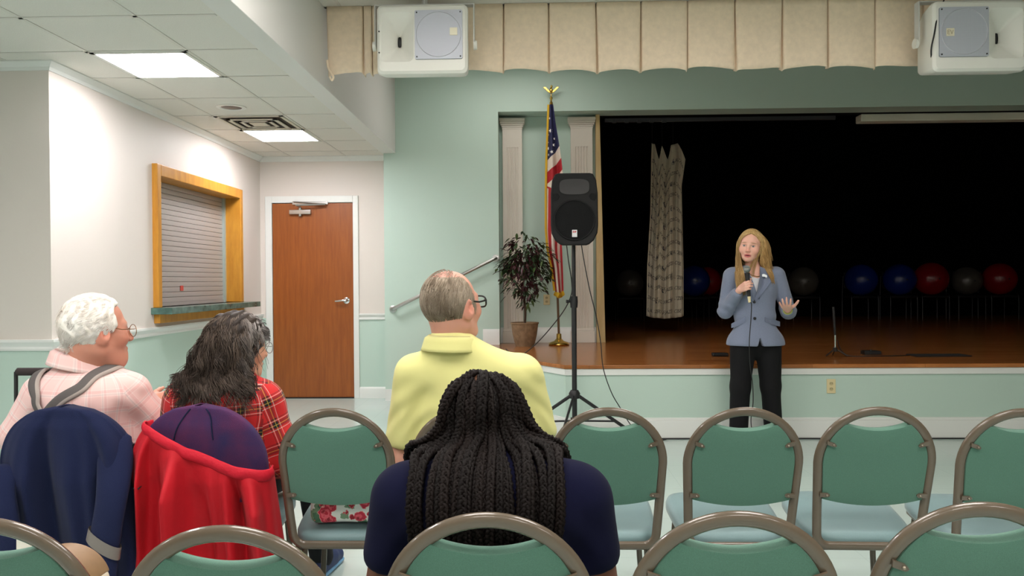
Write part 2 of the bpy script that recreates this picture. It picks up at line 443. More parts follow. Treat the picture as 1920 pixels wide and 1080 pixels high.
# ---------- ceiling lamps, vent, recessed can
M_diff = mat('lamp_diffuser', (255, 255, 255), rough=0.6, emit=ALCOVE_LAMP)
M_diffH = mat('hall_lamp_diffuser', (255, 255, 255), rough=0.6, emit=HALL_LAMP, ecol=HALL_COLOR)
def lamp(x, y, z, sx, sy, label, md, group):
    t_ = thing('ceiling_light', label, 'ceiling light', (x, y, z), group=group)
    m = MB()
    for a, b, c, d in ((-sx, sx, -sy, -sy + 0.025), (-sx, sx, sy - 0.025, sy), (-sx, -sx + 0.025, -sy, sy), (sx - 0.025, sx, -sy, sy)):
        m.box(a, b, c, d, -0.008, 0.0)
    m.build('frame', M_white, t_, smooth=False)
    MB().box(-sx + 0.02, sx - 0.02, -sy + 0.02, sy - 0.02, -0.006, -0.001).build('diffuser', md, t_, smooth=False)
for i, (x, y) in enumerate(ALCOVE_PANELS):
    lab = ['bright square ceiling light nearest the corner of the cream wall', 'bright square ceiling light just in front of the dark vent, nearer the door',
           'square alcove ceiling light overhead', 'square alcove ceiling light overhead', 'square alcove ceiling light overhead', 'square alcove ceiling light overhead'][i]
    lamp(x, y, ZA - 0.001, 0.295, 0.295, lab, M_diff, 'square ceiling lights' if i < 2 else 'alcove ceiling lights overhead')
for x, y in HALL_PANELS:
    lamp(x, y, ZH - 0.001, 0.6, 0.295, 'long hall ceiling light above the audience', M_diffH, 'hall ceiling lights')
M_diffA = mat('apron_lamp_diffuser', (255, 255, 255), rough=0.6, emit=APRON_LAMP, ecol=HALL_COLOR)
for x, y in APRON_PANELS:
    lamp(x, y, 3.619, 0.6, 0.295, 'ceiling light hidden above the stage edge behind the valance', M_diffA, 'stage edge lights')
vx, vy = -2.385, 6.815
vt = thing('air_vent', 'square ceiling air vent with dark stepped louvres beside the far light', 'air vent', (vx, vy, ZA))
m = MB()
for k, (s, t_) in enumerate(((0.29, 0.03), (0.215, 0.035), (0.14, 0.03), (0.07, 0.07))):
    zt = -0.004 - 0.010 * (k > 0)
    if k < 3:
        for a, b, c, d in ((-s, s, -s, -s + t_), (-s, s, s - t_, s), (-s, -s + t_, -s, s), (s - t_, s, -s, s)): m.box(a, b, c, d, zt - 0.006, zt)
    else: m.box(-s, s, -s, s, zt - 0.006, zt)
m.build('louvres', mat('vent_enamel', (205, 200, 185), rough=0.5), vt, smooth=False)
MB().box(-0.28, 0.28, -0.28, 0.28, -0.003, -0.0005).build('backing', mat('vent_dark', (60, 52, 44), rough=0.8), vt, smooth=False)
ct = thing('downlight', 'small round unlit downlight in the alcove ceiling tiles', 'downlight', (-2.40, 6.21, ZA))
MB().lathe([(0.075, 0.0), (0.115, 0.0), (0.115, -0.006), (0.088, -0.010), (0.075, 0.0)], n=28).build('trim_ring', M_white, ct)
MB().lathe([(0.0, -0.002), (0.082, -0.002), (0.078, -0.004), (0, -0.004)], n=28).build('reflector', mat('downlight_grey', (70, 64, 56), rough=0.4, metal=0.4), ct)

# ---------- stage
poly = [(0.26, 6.42), (10.2, 6.42), (10.2, 14.8), (-2.2, 14.8), (-2.2, 9.0), (-0.55, 9.0), (-0.55, 7.69)]
def inset(p, d):
    P = [np.array(q, float) for q in p]; out = []
    n = len(P)
    for i in range(n):
        a, b, c = P[i - 1], P[i], P[(i + 1) % n]
        e1 = _unit(b - a); e2 = _unit(c - b); n1 = np.array([-e1[1], e1[0]]); n2 = np.array([-e2[1], e2[0]])
        k = (n1 + n2) / max(1 + n1.dot(n2), 0.2); out.append(tuple(b + d * k))
    return out
struct('floor_stage', MB().prism(inset(poly, -0.025), ST - 0.032, ST), M_stage, smooth=False, bevel=0.006)
struct('wall_stage_front', MB().prism([poly[0], poly[1], (10.2, 8.0), (-0.55, 8.0), (-0.55, 7.69)], 0, ST - 0.033), M_teal, smooth=False)
m = MB().prism(inset(poly[:2] + [(10.2, 7.9), (-0.54, 7.9), (-0.54, 7.69)], -0.014), ST - 0.085, ST - 0.033); struct('trim_stage_edge', m, M_trim, smooth=False, bevel=0.003)
m = MB().prism(inset(poly[:2] + [(10.2, 7.9), (-0.54, 7.9), (-0.54, 7.69)], -0.016), 0, 0.150); m.prism(inset(poly[:2] + [(10.2, 7.9), (-0.54, 7.9), (-0.54, 7.69)], -0.009), 0.15, 0.172)
struct('baseboard_stage', m, M_trim, smooth=False, bevel=0.003)
m = MB()
for k in range(3): m.box(-1.40 + 0.283 * k, -0.55, 7.75, YS, 0.1515 * k, 0.1515 * (k + 1))
struct('stage_steps', m, M_stage, smooth=False)
m = MB(); run_x(m, baseS, -0.55, -0.37, YS); m.xf(Matrix.Translation((0, 0, ST))); struct('baseboard_stage_wall', m, M_trim, sharp=25)
m = MB(); m.box(-1.62, -1.42, YS - 0.016, YS, 0, 0.125); struct('baseboard_steps', m, M_trim, smooth=False)
m = MB(); run_x(m, baseS, -0.37, 0.70, YN); m.xf(Matrix.Translation((0, 0, ST))); struct('baseboard_niche', m, M_trim, sharp=25)
# dark stage house
m = MB(); m.box(-2.2, 10.4, 14.6, 14.8, ST, 4.4); struct('wall_stage_back', m, M_black, smooth=False)
m = MB(); m.box(-2.4, -2.2, 8.9, 14.8, ST, 4.4); struct('wall_stage_left', m, M_black, smooth=False)
struct('wall_stage_right', MB().box(10.2, 10.4, YN, 14.8, ST, 4.4), M_black, smooth=False)
struct('ceiling_stage', MB().box(-2.4, 10.4, YN, 14.8, 4.4, 4.5), M_black, smooth=False)
struct('wall_stage_header', MB().box(-2.2, 10.4, YN + 0.001, YN + 0.15, ZHEAD + 0.002, 4.4), M_black, smooth=False)
struct('wall_niche_back', MB().box(-2.2, 0.70, YN + 0.2, YN + 0.24, ST, 4.4), M_black, smooth=False)
struct('trim_jamb', MB().prism([(0.70, ST), (0.795, ST), (0.745, ZHEAD), (0.70, ZHEAD)], YN - 0.08, YN + 0.20, axis='y'), M_jamb, smooth=False, bevel=0.003)
# screen housing under the header, and curtain track
tag(MB().box(3.66, 7.6, 8.84, 9.0, 3.045, 3.128).build('projection_screen_case', mat('screen_case_enamel', (225, 222, 205), rough=0.4), origin=(5.6, 8.92, 3.045), smooth=False, bevel=0.01),
    'long cream projector screen case fixed under the stage header', 'screen case')
m = MB(); m.box(0.82, 3.4, 8.90, 8.94, 3.085, 3.125); 
for k in range(5): m.box(0.9 + 0.14 * k, 0.95 + 0.14 * k, 8.885, 8.90, 3.07, 3.10)
tag(m.build('curtain_track', mat('track_grey', (70, 70, 74), rough=0.4, metal=0.5), origin=(2.1, 8.92, 3.085), smooth=False), 'thin dark curtain track across the top left of the stage opening', 'curtain track')

# ---------- pilasters in the niche
def pilaster(x0, x1, label):
    cx = (x0 + x1) / 2; yb = YN - 0.001; yf = YN - 0.07
    t_ = thing('pilaster', label, 'pilaster', (cx, yb, ST), group='white fluted pilasters'); o = (cx, yb, ST)
    m = MB(); n = 5; wd = x1 - x0; a = 0.02
    # fluted face as one profile
    prof = [(x0, yb), (x0, yf)]
    fx = [x0 + wd * (0.18 + 0.64 * (k + 0.5) / n) for k in range(n)]
    for c in fx: prof += [(c - 0.008, yf), (c - 0.004, yf + 0.008), (c + 0.004, yf + 0.008), (c + 0.008, yf)]
    prof += [(x1, yf), (x1, yb)]
    m.prism(prof, ST + 0.16, 2.78); m.prism([(x0, yb), (x0, yf), (x1, yf), (x1, yb)], 2.78, 2.98)
    m.build('shaft', M_trim2, t_, o, smooth=False)
    m = MB(); m.box(x0 - 0.012, x1 + 0.012, yf - 0.015, yb, ST, ST + 0.13); m.box(x0 - 0.006, x1 + 0.006, yf - 0.008, yb, ST + 0.13, ST + 0.16)
    m.build('plinth', M_trim2, t_, o, smooth=False, bevel=0.004)
    m = MB(); c0 = (x0 + x1) / 2
    for k, (e, za, zb) in enumerate(((0.004, 2.98, 3.0), (0.010, 3.0, 3.02), (0.020, 3.02, 3.04), (0.03, 3.04, 3.065), (0.034, 3.065, 3.10))):
        m.box(x0 - e, x1 + e, yf - e, yb, za, zb)
    m.build('capital', M_trim2, t_, o, smooth=False, bevel=0.004)
M_trim2 = mat('pilaster_paint', (224, 216, 204), rough=0.45)
pilaster(-0.332, -0.115, 'white fluted pilaster left of the flag, partly behind the potted tree')
pilaster(0.425, 0.665, 'white fluted pilaster behind the black loudspeaker, beside the stage opening')

# ---------- handrail
m = MB(); a = np.array(px(735, 580, YS - 0.07)); b = np.array(px(929, 484, YS - 0.07))
hr = thing('handrail', 'steel handrail rising along the green wall to the stage', 'handrail', tuple(a)); 
m.tube([a + (0, 0.06, 0), a + (0, 0.012, 0), a + (0.012, 0, 0.006), b - (0.012, 0, 0.006), b + (0, 0.012, 0), b + (0, 0.06, 0)], 0.019, n=14); m.build('rail', M_steel, hr, a)
for p in (a, b):
    MB().lathe([(0, YS), (0.04, YS), (0.04, YS - 0.012), (0.024, YS - 0.016), (0, YS - 0.016)], (p[0], 0, p[2]), axis='y').build('wall_flange', M_steel, hr, a)

# ---------- outlet on the stage front
def outlet(p, label):
    t_ = thing('wall_outlet', label, 'outlet', p); m = MB().box(-0.036, 0.036, -0.008, 0.0, -0.058, 0.058); m.build('cover_plate', M_ivory, t_, smooth=False, bevel=0.004)
    for s in (-1, 1):
        m = MB(); m.lathe([(0, -0.0075), (0.017, -0.0075), (0.016, -0.011), (0, -0.011)], (0, 0, s * 0.022), axis='y', n=18, sy=0.85); r_ = m.build('receptacle', mat('ivory_dark', (190, 176, 132), rough=0.4), t_)
        m = MB()
        for dx in (-0.006, 0.006): m.box(dx - 0.0012, dx + 0.0012, -0.0118, -0.0105, s * 0.022 - 0.001, s * 0.022 + 0.008)
        m.build('slot', M_dark, r_, smooth=False)
outlet((px(1558, 724, 6.42)[0], 6.419, px(1558, 724, 6.42)[2]), 'ivory electrical outlet on the front of the stage')
p_ = px(1025, 562, YN); outlet((p_[0], YN - 0.001, p_[2]), 'ivory outlet on the niche wall behind the potted tree')

# ---------- valance
M_val = mat('valance_cloth', (240, 220, 194), rough=0.85, var=0.05, vscale=30, bump=0.25, bscale=420)
edges = [-1.47, -1.20] + [ (e - 1000) / 263.0 for e in (700, 775, 860, 948, 1032, 1120, 1204, 1290, 1377, 1465, 1548, 1634, 1722, 1808)]
while edges[-1] < 7.8: edges.append(edges[-1] + 0.327)
rnd = random.Random(5)
cols = []
for i in range(len(edges) - 1):
    a, b = edges[i], edges[i + 1]; ph = rnd.uniform(0, 6); g0 = rnd.uniform(0.002, 0.006); g1 = rnd.choice((0.003, 0.005, 0.016)); lean = rnd.uniform(-0.012, 0.012); dz = rnd.uniform(-0.010, 0.010)
    for tk in (0, 0.004, 0.02, 0.07, 0.2, 0.35, 0.5, 0.65, 0.8, 0.93, 0.98, 0.996, 1):
        cols.append((a, b, tk, ph, g0, g1, lean, dz))
YV = 5.59
def vfn(u, v):
    c = cols[min(int(round(u * (len(cols) - 1))), len(cols) - 1)]
    a, b, t, ph, g0, g1, lean, dz = c
    g = g0 + (g1 - g0) * v
    tt = t
    x = a + g + (b - a - 2 * g) * tt + lean * v * (0.4 + 0.6 * math.sin(tt * PI))
    edge = min(tt, 1 - tt)
    y = YV - 0.010 * min(1, edge / 0.03) - 0.010 * math.sin(tt * PI) * v + 0.007 * v * math.sin(6.5 * tt + ph)
    if edge < 0.001: y = YV + 0.03
    zb = 2.785 + dz * v + 0.008 * math.sin(4 * tt + ph) - 0.008 * (abs(tt - 0.5) * 2) ** 4
    if x < -1.30: zb += 0.02 * (x + 1.30) / 0.17; y -= 0.02 * v
    return (x, y, ZH - 0.005 + (zb - ZH + 0.005) * v)
vl = MB().grid(vfn, len(cols), 12).build('valance_curtain', M_val, origin=(0, YV, ZH), sharp=55, thick=0.003)
tag(vl, 'long pleated beige valance hanging from the hall ceiling before the stage', 'valance curtain')
# cord at the left end
p0 = px(613, 128, 5.52)
tag(MB().tube(spline([(p0[0], 5.53, p0[2] + 0.06), (p0[0] + 0.01, 5.525, p0[2]), (p0[0] + 0.045, 5.52, p0[2] - 0.06), (p0[0] + 0.035, 5.52, p0[2] - 0.085), (p0[0] + 0.02, 5.52, p0[2] - 0.06)], 6), 0.008, n=8).build('valance_tie', M_val, origin=(p0[0], 5.57, p0[2])),
    'twisted cloth tie dangling at the left end of the valance', 'curtain tie')

# ---------- ceiling-hung loudspeakers
M_spk = mat('white_speaker_shell', (228, 228, 220), rough=0.45, bump=0.05, bscale=300)
def grille_mat():
    m = mat('speaker_grille', (160, 168, 182), rough=0.5, metal=0.2)
    nt = m.node_tree; b = nt.nodes['Principled BSDF']
    tc = nt.nodes.new('ShaderNodeTexCoord'); mp = nt.nodes.new('ShaderNodeMapping'); mp.inputs['Scale'].default_value = (130, 130, 130)
    v = nt.nodes.new('ShaderNodeTexVoronoi'); v.inputs['Randomness'].default_value = 0.0; v.inputs['Scale'].default_value = 1.0
    nt.links.new(tc.outputs['Object'], mp.inputs['Vector']); nt.links.new(mp.outputs[0], v.inputs['Vector'])
    cr = nt.nodes.new('ShaderNodeValToRGB'); cr.color_ramp.elements[0].position = 0.30; cr.color_ramp.elements[0].color = lin((70, 76, 88)); cr.color_ramp.elements[1].position = 0.42; cr.color_ramp.elements[1].color = lin((186, 190, 200))
    nt.links.new(v.outputs['Distance'], cr.inputs[0]); nt.links.new(cr.outputs[0], b.inputs['Base Color'])
    return m
M_grille = grille_mat()
def hung_speaker(cx, cz, mir, label):
    W, H, yf, yb = 0.305, 0.232, 5.19, 5.50
    o = (cx, 5.35, cz); t_ = thing('hanging_loudspeaker', label, 'loudspeaker', o, group='white loudspeakers hung before the valance')
    def rr(w, h, r, n=6):
        out = []
        for sx, sz, a0 in ((1, 1, 0), (-1, 1, 90), (-1, -1, 180), (1, -1, 270)):
            for k in range(n + 1):
                a = R(a0 + 90 * k / n); out.append((sx * (w - r) + r * math.cos(a), sz * (h - r) + r * math.sin(a)))
        return out
    m = MB(); rings = []
    spec = [(W - 0.05, H - 0.055, yb, 0.03, 0), (W - 0.012, H - 0.02, 5.36, 0.03, 0), (W, H, 5.235, 0.035, 0), (W - 0.004, H - 0.004, 5.21, 0.035, 0), (W - 0.02, H - 0.02, yf + 0.003, 0.03, 0.0), (W - 0.035, H - 0.04, yf, 0.03, 0.01)]
    vs = []; fs = []; n = None
    for w_, h_, y_, r_, dz in spec:
        p = rr(w_, h_, r_); n = len(p)
        vs += [(cx + mir * x, y_, cz + z + dz) for x, z in p]
    for i in range(len(spec) - 1): fs += [(i * n + k, i * n + (k + 1) % n, (i + 1) * n + (k + 1) % n, (i + 1) * n + k) for k in range(n)]
    fs.append(tuple(range(n)))
    # front face with horn recess on the side away from the grille
    last = (len(spec) - 1) * n
    for s_, y_, w_, h_, r_ in ((0, yf, 0.112, 0.165, 0.04), (1, yf + 0.012, 0.100, 0.152, 0.04), (2, yf + 0.05, 0.055, 0.105, 0.03), (3, yf + 0.10, 0.018, 0.05, 0.012), (4, yf + 0.12, 0.012, 0.036, 0.008)):
        q_ = rr(w_, h_, r_); vs += [(cx + mir * (x - 0.168), y_, cz + z + 0.012) for x, z in q_]
        b_ = last + (s_ + 1) * n; a_ = b_ - n
        fs += [(a_ + k, a_ + (k + 1) % n, b_ + (k + 1) % n, b_ + k) for k in range(n)]
    m.add(vs, fs); m.build('cabinet', M_spk, t_, o, sharp=30)
    MB().ball((cx - mir * 0.168, yf + 0.122, cz + 0.012), (0.014, 0.006, 0.038), 14, 8).build('horn_throat', M_dark, t_, o)
    # grille
    gx, gz, gs = 0.112, 0.022, 0.158
    m = MB(); q = rr(gs, gs + 0.003, 0.012); vs = [(cx + mir * (gx + x), yf - 0.012, cz + gz + z) for x, z in q] + [(cx + mir * (gx + x), yf + 0.003, cz + gz + z) for x, z in q]; k = len(q)
    m.add(vs, [tuple(range(k))] + [(i, (i + 1) % k, k + (i + 1) % k, k + i) for i in range(k)]); gr = m.build('grille', M_grille, t_, o, sharp=30)
    m = MB().tube([(cx + mir * gx + 0.148 * math.cos(a), yf - 0.0125, cz + gz + 0.148 * math.sin(a)) for a in np.linspace(0, 2 * PI, 48, endpoint=False)], 0.005, n=6, closed=True, flat=0.4, up=(0, 1, 0)); m.build('ring', mat('grille_ring', (196, 198, 204), rough=0.5), gr, o)
    MB().box(cx + 0.075 * 1 + mir * gx - 0.0, cx + 0.125 + mir * gx, yf - 0.016, yf - 0.011, cz + gz - 0.008, cz + gz + 0.042).build('badge', mat('speaker_badge', (226, 220, 196), rough=0.4), gr, o, smooth=False) if mir > 0 else None
    if mir < 0:
        MB().box(cx - gx - 0.115, cx - gx - 0.065, yf - 0.016, yf - 0.011, cz + gz - 0.028, cz + gz + 0.022).build('badge', mat('speaker_badge', (226, 220, 196), rough=0.4), gr, o, smooth=False)
        m = MB()
        for a, b in (((-0.108, -0.016), (-0.108, 0.010)), ((-0.108, 0.010), (-0.094, 0.010)), ((-0.108, -0.003), (-0.096, -0.003)), ((-0.108, -0.016), (-0.094, -0.016)), ((-0.09, 0.010), (-0.082, -0.016)), ((-0.082, -0.016), (-0.073, 0.010))):
            m.tube([(cx - gx + a[0], yf - 0.0165, cz + gz + a[1]), (cx - gx + b[0], yf - 0.0165, cz + gz + b[1])], 0.0022, n=5)
        m.build('badge_lettering', mat('badge_grey', (170, 160, 130), rough=0.5), gr, o)
    for sx in (-1, 1):
        for sz in (-1, 1): MB().lathe([(0, yf - 0.0165), (0.005, yf - 0.0155), (0.005, yf - 0.010), (0, yf - 0.010)], (cx + mir * gx + sx * 0.144, 0, cz + gz + sz * 0.146), axis='y', n=10).build('grille_screw', M_dark, gr, o)
    for z in (0.05, -0.09): MB().lathe([(0, yf - 0.004), (0.005, yf - 0.003), (0.005, yf + 0.004), (0, yf + 0.004)], (cx - mir * 0.285, 0, cz + z), axis='y', n=10).build('screw', M_dark, t_, o)
    # yoke
    m = MB(); zt = cz + H + 0.03
    m.box(cx - W - 0.035, cx + W + 0.035, 5.31, 5.37, zt, zt + 0.008)
    for s in (-1, 1):
        m.box(cx + s * (W + 0.031) - 0.004, cx + s * (W + 0.031) + 0.004, 5.31, 5.37, cz - 0.01, zt)
    m.tube([(cx, 5.34, zt), (cx, 5.34, ZH)], 0.02, n=10); m.build('yoke', mat('yoke_grey', (200, 200, 196), rough=0.4), t_, o, smooth=False)
    for s in (-1, 1):
        MB().lathe([(0.0, 0.0), (0.034, 0.0), (0.030, 0.022), (0.0, 0.022)], (cx + s * (W + 0.028) - (0.022 if s < 0 else 0.0), 5.34, cz - 0.005), axis='x', n=16).build('pivot_knob', M_spk, t_, o)
    return t_, o
_c = px(791, 72, 5.19); hung_speaker(_c[0], _c[2], 1, 'white loudspeaker hung before the left end of the valance')
_c = px(1839, 66, 5.19); tR, oR = hung_speaker(_c[0], _c[2], -1, 'white loudspeaker hung before the right end of the valance, with a dangling cable')
m = MB().tube(spline([px(1770, 0, 5.22), px(1758, 30, 5.2), px(1752, 62, 5.19), px(1746, 92, 5.2), px(1747, 115, 5.24)], 8), 0.005, n=6); m.build('cable', M_cable, tR, oR)
# ------------------------------------------------------------------ stacking chairs
M_frame = mat('taupe_chair_enamel', (94, 82, 68), rough=0.22, coat=0.3)
M_pad = mat('green_chair_fabric', (82, 120, 104), rough=0.85, spec=0.25, var=0.10, vscale=500, bump=0.25, bscale=900, sheen=0.15)
M_seat = mat('pale_teal_seat_fabric', (106, 134, 136), rough=0.45, var=0.06, vscale=400, bump=0.15, bscale=800, sheen=0.3)
M_screw = mat('screw_steel', (150, 140, 125), rough=0.35, metal=0.8)
BT = np.array([0, -0.30, 0.864]); BB = np.array([0, -0.19, 0.358])
BD = _unit(BT - BB); BL = float(np.linalg.norm(BT - BB)); BN = np.cross(BD, [1, 0, 0]); BN = BN if BN[1] > 0 else -BN   # BN points forward
def bp(x, d, n=0.0):
    """point on the chair back: x across, d metres below the top, n forward"""
    p = BT - BD * d + BN * n; return (p[0] + x, p[1], p[2])
def half(d):
    """half width of the frame's centre line, d below the top"""
    d = d - 0.014; A = 0.186
    if d < A: return 0.188 * math.sqrt(max(0, 1 - (1 - d / A) ** 2))
    return 0.188 - 0.016 * (d - A) / (BL - A)
CHAIR_GROUP = 'green stacking chairs in rows'
def make_chair():
    t_ = thing('stacking_chair', 'x', 'chair', (0, 0, 0), group=CHAIR_GROUP)
    pts = []
    for k in range(33):
        a = PI * (k / 32.0); d = 0.014 + 0.186 * (1 - math.sin(a)); pts.append(bp(-0.188 * math.cos(a), d))
    xe = 0.174
    for d in (0.27, 0.34, 0.40): pts.append(bp(half(d), d))
    for k in range(7):
        a = R(90 * k / 6); pts.append(bp(xe - 0.045 + 0.045 * math.cos(a), BL - 0.047 + 0.045 * math.sin(a)))
    for k in range(7):
        a = R(90 + 90 * k / 6); pts.append(bp(-xe + 0.045 + 0.045 * math.cos(a), BL - 0.047 + 0.045 * math.sin(a)))
    for d in (0.40, 0.34, 0.27): pts.append(bp(-half(d), d))
    fr = MB().tube(pts, 0.011, n=12, closed=True, flat=1.45, up=tuple(BN)); fr.build('back_frame', M_frame, t_)
    # padded backrest
    out = []
    nA = 26
    for k in range(nA): # right side going down
        d = 0.058 + (0.335 - 0.058) * (k / (nA - 1)) ** 1.0; out.append((half(d) - 0.013 if d > 0.09 else half(d) - 0.013, d))
    xb = half(0.335) - 0.013
    for k in range(1, 14):
        x = xb - 2 * xb * k / 14; out.append((x, 0.335 + 0.024 * (1 - (x / xb) ** 2)))
    for k in range(nA): d = 0.335 + (0.058 - 0.335) * k / (nA - 1); out.append((-(half(d) - 0.013), d))
    xt = half(0.058) - 0.013
    for k in range(1, 14):
        x = -xt + 2 * xt * k / 14; out.append((x, 0.058 + 0.022 * (1 - (x / xt) ** 2)))
    c = (0.0, 0.20); n = len(out); rings = [(0.5, -0.013), (0.9, -0.012), (0.985, -0.009), (1.0, -0.002), (1.0, 0.014), (0.97, 0.026), (0.85, 0.036), (0.5, 0.042)]
    vs = [bp(c[0], c[1], -0.013)]; 
    for s, nn in rings: vs += [bp(c[0] + (x - c[0]) * s, c[1] + (d - c[1]) * s, nn) for x, d in out]
    vs.append(bp(c[0], c[1], 0.043)); L = len(vs) - 1
    fs = [(0, 1 + k, 1 + (k + 1) % n) for k in range(n)]
    for i in range(len(rings) - 1): fs += [(1 + i * n + k, 1 + i * n + (k + 1) % n, 1 + (i + 1) * n + (k + 1) % n, 1 + (i + 1) * n + k) for k in range(n)]
    fs += [(L, 1 + (len(rings) - 1) * n + (k + 1) % n, 1 + (len(rings) - 1) * n + k) for k in range(n)]
    MB().add(vs, fs).build('backrest', M_pad, t_, sharp=50)
    for s in (-1, 1):
        for d, tilt in ((0.122, 0.35), (0.315, 0.0)):
            h = half(d); m = MB()
            ax = -s * math.cos(tilt); ad = math.sin(tilt) * 1.0
            def Q(a, b, nn): return bp(s * (h - 0.004) + ax * a - ad * 0 * b, d + ad * a + b * 0.9, nn)
            pl = [(0, -0.008), (0.026, -0.008), (0.032, -0.004), (0.034, 0), (0.032, 0.004), (0.026, 0.008), (0, 0.008)]
            k = len(pl); m.add([Q(a, b, -0.018) for a, b in pl] + [Q(a, b, -0.012) for a, b in pl], [tuple(range(k)), tuple(range(2 * k - 1, k - 1, -1))] + [(i, (i + 1) % k, k + (i + 1) % k, k + i) for i in range(k)])
            br = m.build('bracket', M_frame, t_)
            m = MB(); cpt = Q(0.023, 0, -0.019); m.ball(cpt, 0.0045, 10, 6); m.build('screw', M_screw, br)
    # seat: rounded pad
    def seat(u, v):
        a = 2 * PI * u
        ca, sa = math.cos(a), math.sin(a)
        ex = math.copysign(abs(ca) ** 0.45, ca); ey = math.copysign(abs(sa) ** 0.45, sa)
        s, z = prof[int(round(v * (len(prof) - 1)))]
        wx = 0.205 - 0.018 * (0.5 - 0.5 * ey)
        return (wx * ex * s, 0.02 + 0.205 * ey * s, z - 0.035 + 0.205 * ey * s * 0.12)
    prof = [(0.0, 0.407), (0.9, 0.407), (0.97, 0.410), (1.0, 0.42), (1.0, 0.438), (0.97, 0.452), (0.88, 0.461), (0.5, 0.466), (0.0, 0.466)]
    MB().grid(seat, 56, len(prof), closed_u=True).build('seat', M_seat, t_, sharp=60)
    m = MB()
    for s in (-1, 1): m.box(s * 0.165 - 0.011, s * 0.165 + 0.011, -0.185, 0.19, 0.385, 0.407)
    for y in (-0.14, 0.17): m.box(-0.165, 0.165, y - 0.011, y + 0.011, 0.385, 0.407)
    m.v = [(x, y, z - 0.035 + (y - 0.02) * 0.12) for x, y, z in m.v]
    m.build('seat_frame', M_frame, t_, smooth=False, bevel=0.004)
    for s in (-1, 1):
        MB().tube([(s * 0.150, -0.13, 0.345), (s * 0.155, -0.155, 0.2), (s * 0.168, -0.20, 0.0)], 0.0115, n=10).build('leg', M_frame, t_)
        MB().tube([(s * 0.155, 0.16, 0.375), (s * 0.165, 0.178, 0.2), (s * 0.182, 0.20, 0.0)], 0.0115, n=10).build('leg', M_frame, t_)
    return t_
proto = make_chair()
ROW1 = 2.655   # depth of the middle row's back tops
NEAR = [(-1.03, 1.415, 0.02, 'near-row green chair cut by the left edge, holding the tan handbag'), (-0.552, 1.37, 0.0, 'empty green chair in the near row right behind the red jacket'),
        (-0.089, 1.45, 0.0, 'near-row green chair the woman with braids sits in'), (0.377, 1.46, 0.0, 'empty near-row green chair just right of the woman with braids'),
        (0.868, 1.52, -0.03, 'empty near-row green chair nearest the lower right corner')]
MID = [(-1.61, 'green stacking chair mostly hidden under the navy jacket'), (-1.15, 'green stacking chair mostly hidden under the red jacket'), (-0.686, 'green chair holding the floral bag, right of the red jacket'),
       (-0.226, 'green chair the man in the yellow shirt sits in'), (0.251, 'empty middle-row green chair between the man in yellow and the standing woman'), (0.711, 'empty middle-row green chair in line with the standing woman'),
       (1.164, 'empty middle-row green chair below the outlet, next to the right edge chair'), (1.625, 'empty middle-row green chair cut by the right edge')]
CH = {}
first = True
for i, (x, y, rz, lab) in enumerate(NEAR):
    loc = (x, y + 0.30, 0)
    if first: proto.location = loc; proto.rotation_euler = (0, 0, rz); proto['label'] = lab; first = False
    else: dup(proto, loc, rz, lab)
MIDDY = [-0.02, 0.0, 0.0, 0.01, 0.0, -0.005, 0.0, -0.04]
MIDRZ = [0.03, 0.02, 0.0, 0.0, 0.0, 0.0, -0.03, -0.04]
for i, (x, lab) in enumerate(MID): dup(proto, (x, ROW1 + MIDDY[i] + 0.30, 0), MIDRZ[i], lab)
# ------------------------------------------------------------------ distance-field modelling for bodies and cloth
def A3(*v): return np.array(v, np.float32)
def smin(a, b, k):
    h = np.clip(0.5 + 0.5 * (b - a) / k, 0, 1); return b + (a - b) * h - k * h * (1 - h)
def smax(a, b, k): return -smin(-a, -b, k)
def s_ball(P, c, r): return np.linalg.norm(P - np.asarray(c, np.float32), axis=1) - r
def s_ell(P, c, r, M=None):
    q = P - np.asarray(c, np.float32)
    if M is not None: q = q @ np.asarray(M, np.float32)
    r = np.asarray(r, np.float32); k0 = np.linalg.norm(q / r, axis=1); k1 = np.linalg.norm(q / (r * r), axis=1)
    return k0 * (k0 - 1.0) / np.maximum(k1, 1e-6)
def s_cap(P, a, b, ra, rb=None):
    rb = ra if rb is None else rb
    a = np.asarray(a, np.float32); b = np.asarray(b, np.float32); ba = b - a
    t = np.clip(((P - a) @ ba) / max(float(ba @ ba), 1e-9), 0, 1)
    return np.linalg.norm(P - a - t[:, None] * ba, axis=1) - (ra + (rb - ra) * t)
def s_plane(P, c, n): return (P - np.asarray(c, np.float32)) @ np.asarray(_unit(n), np.float32)
def rotz(a): c, s = math.cos(a), math.sin(a); return np.array([[c, -s, 0], [s, c, 0], [0, 0, 1.0]])
def rotx(a): c, s = math.cos(a), math.sin(a); return np.array([[1.0, 0, 0], [0, c, -s], [0, s, c]])
def roty(a): c, s = math.cos(a), math.sin(a); return np.array([[c, 0, s], [0, 1.0, 0], [-s, 0, c]])
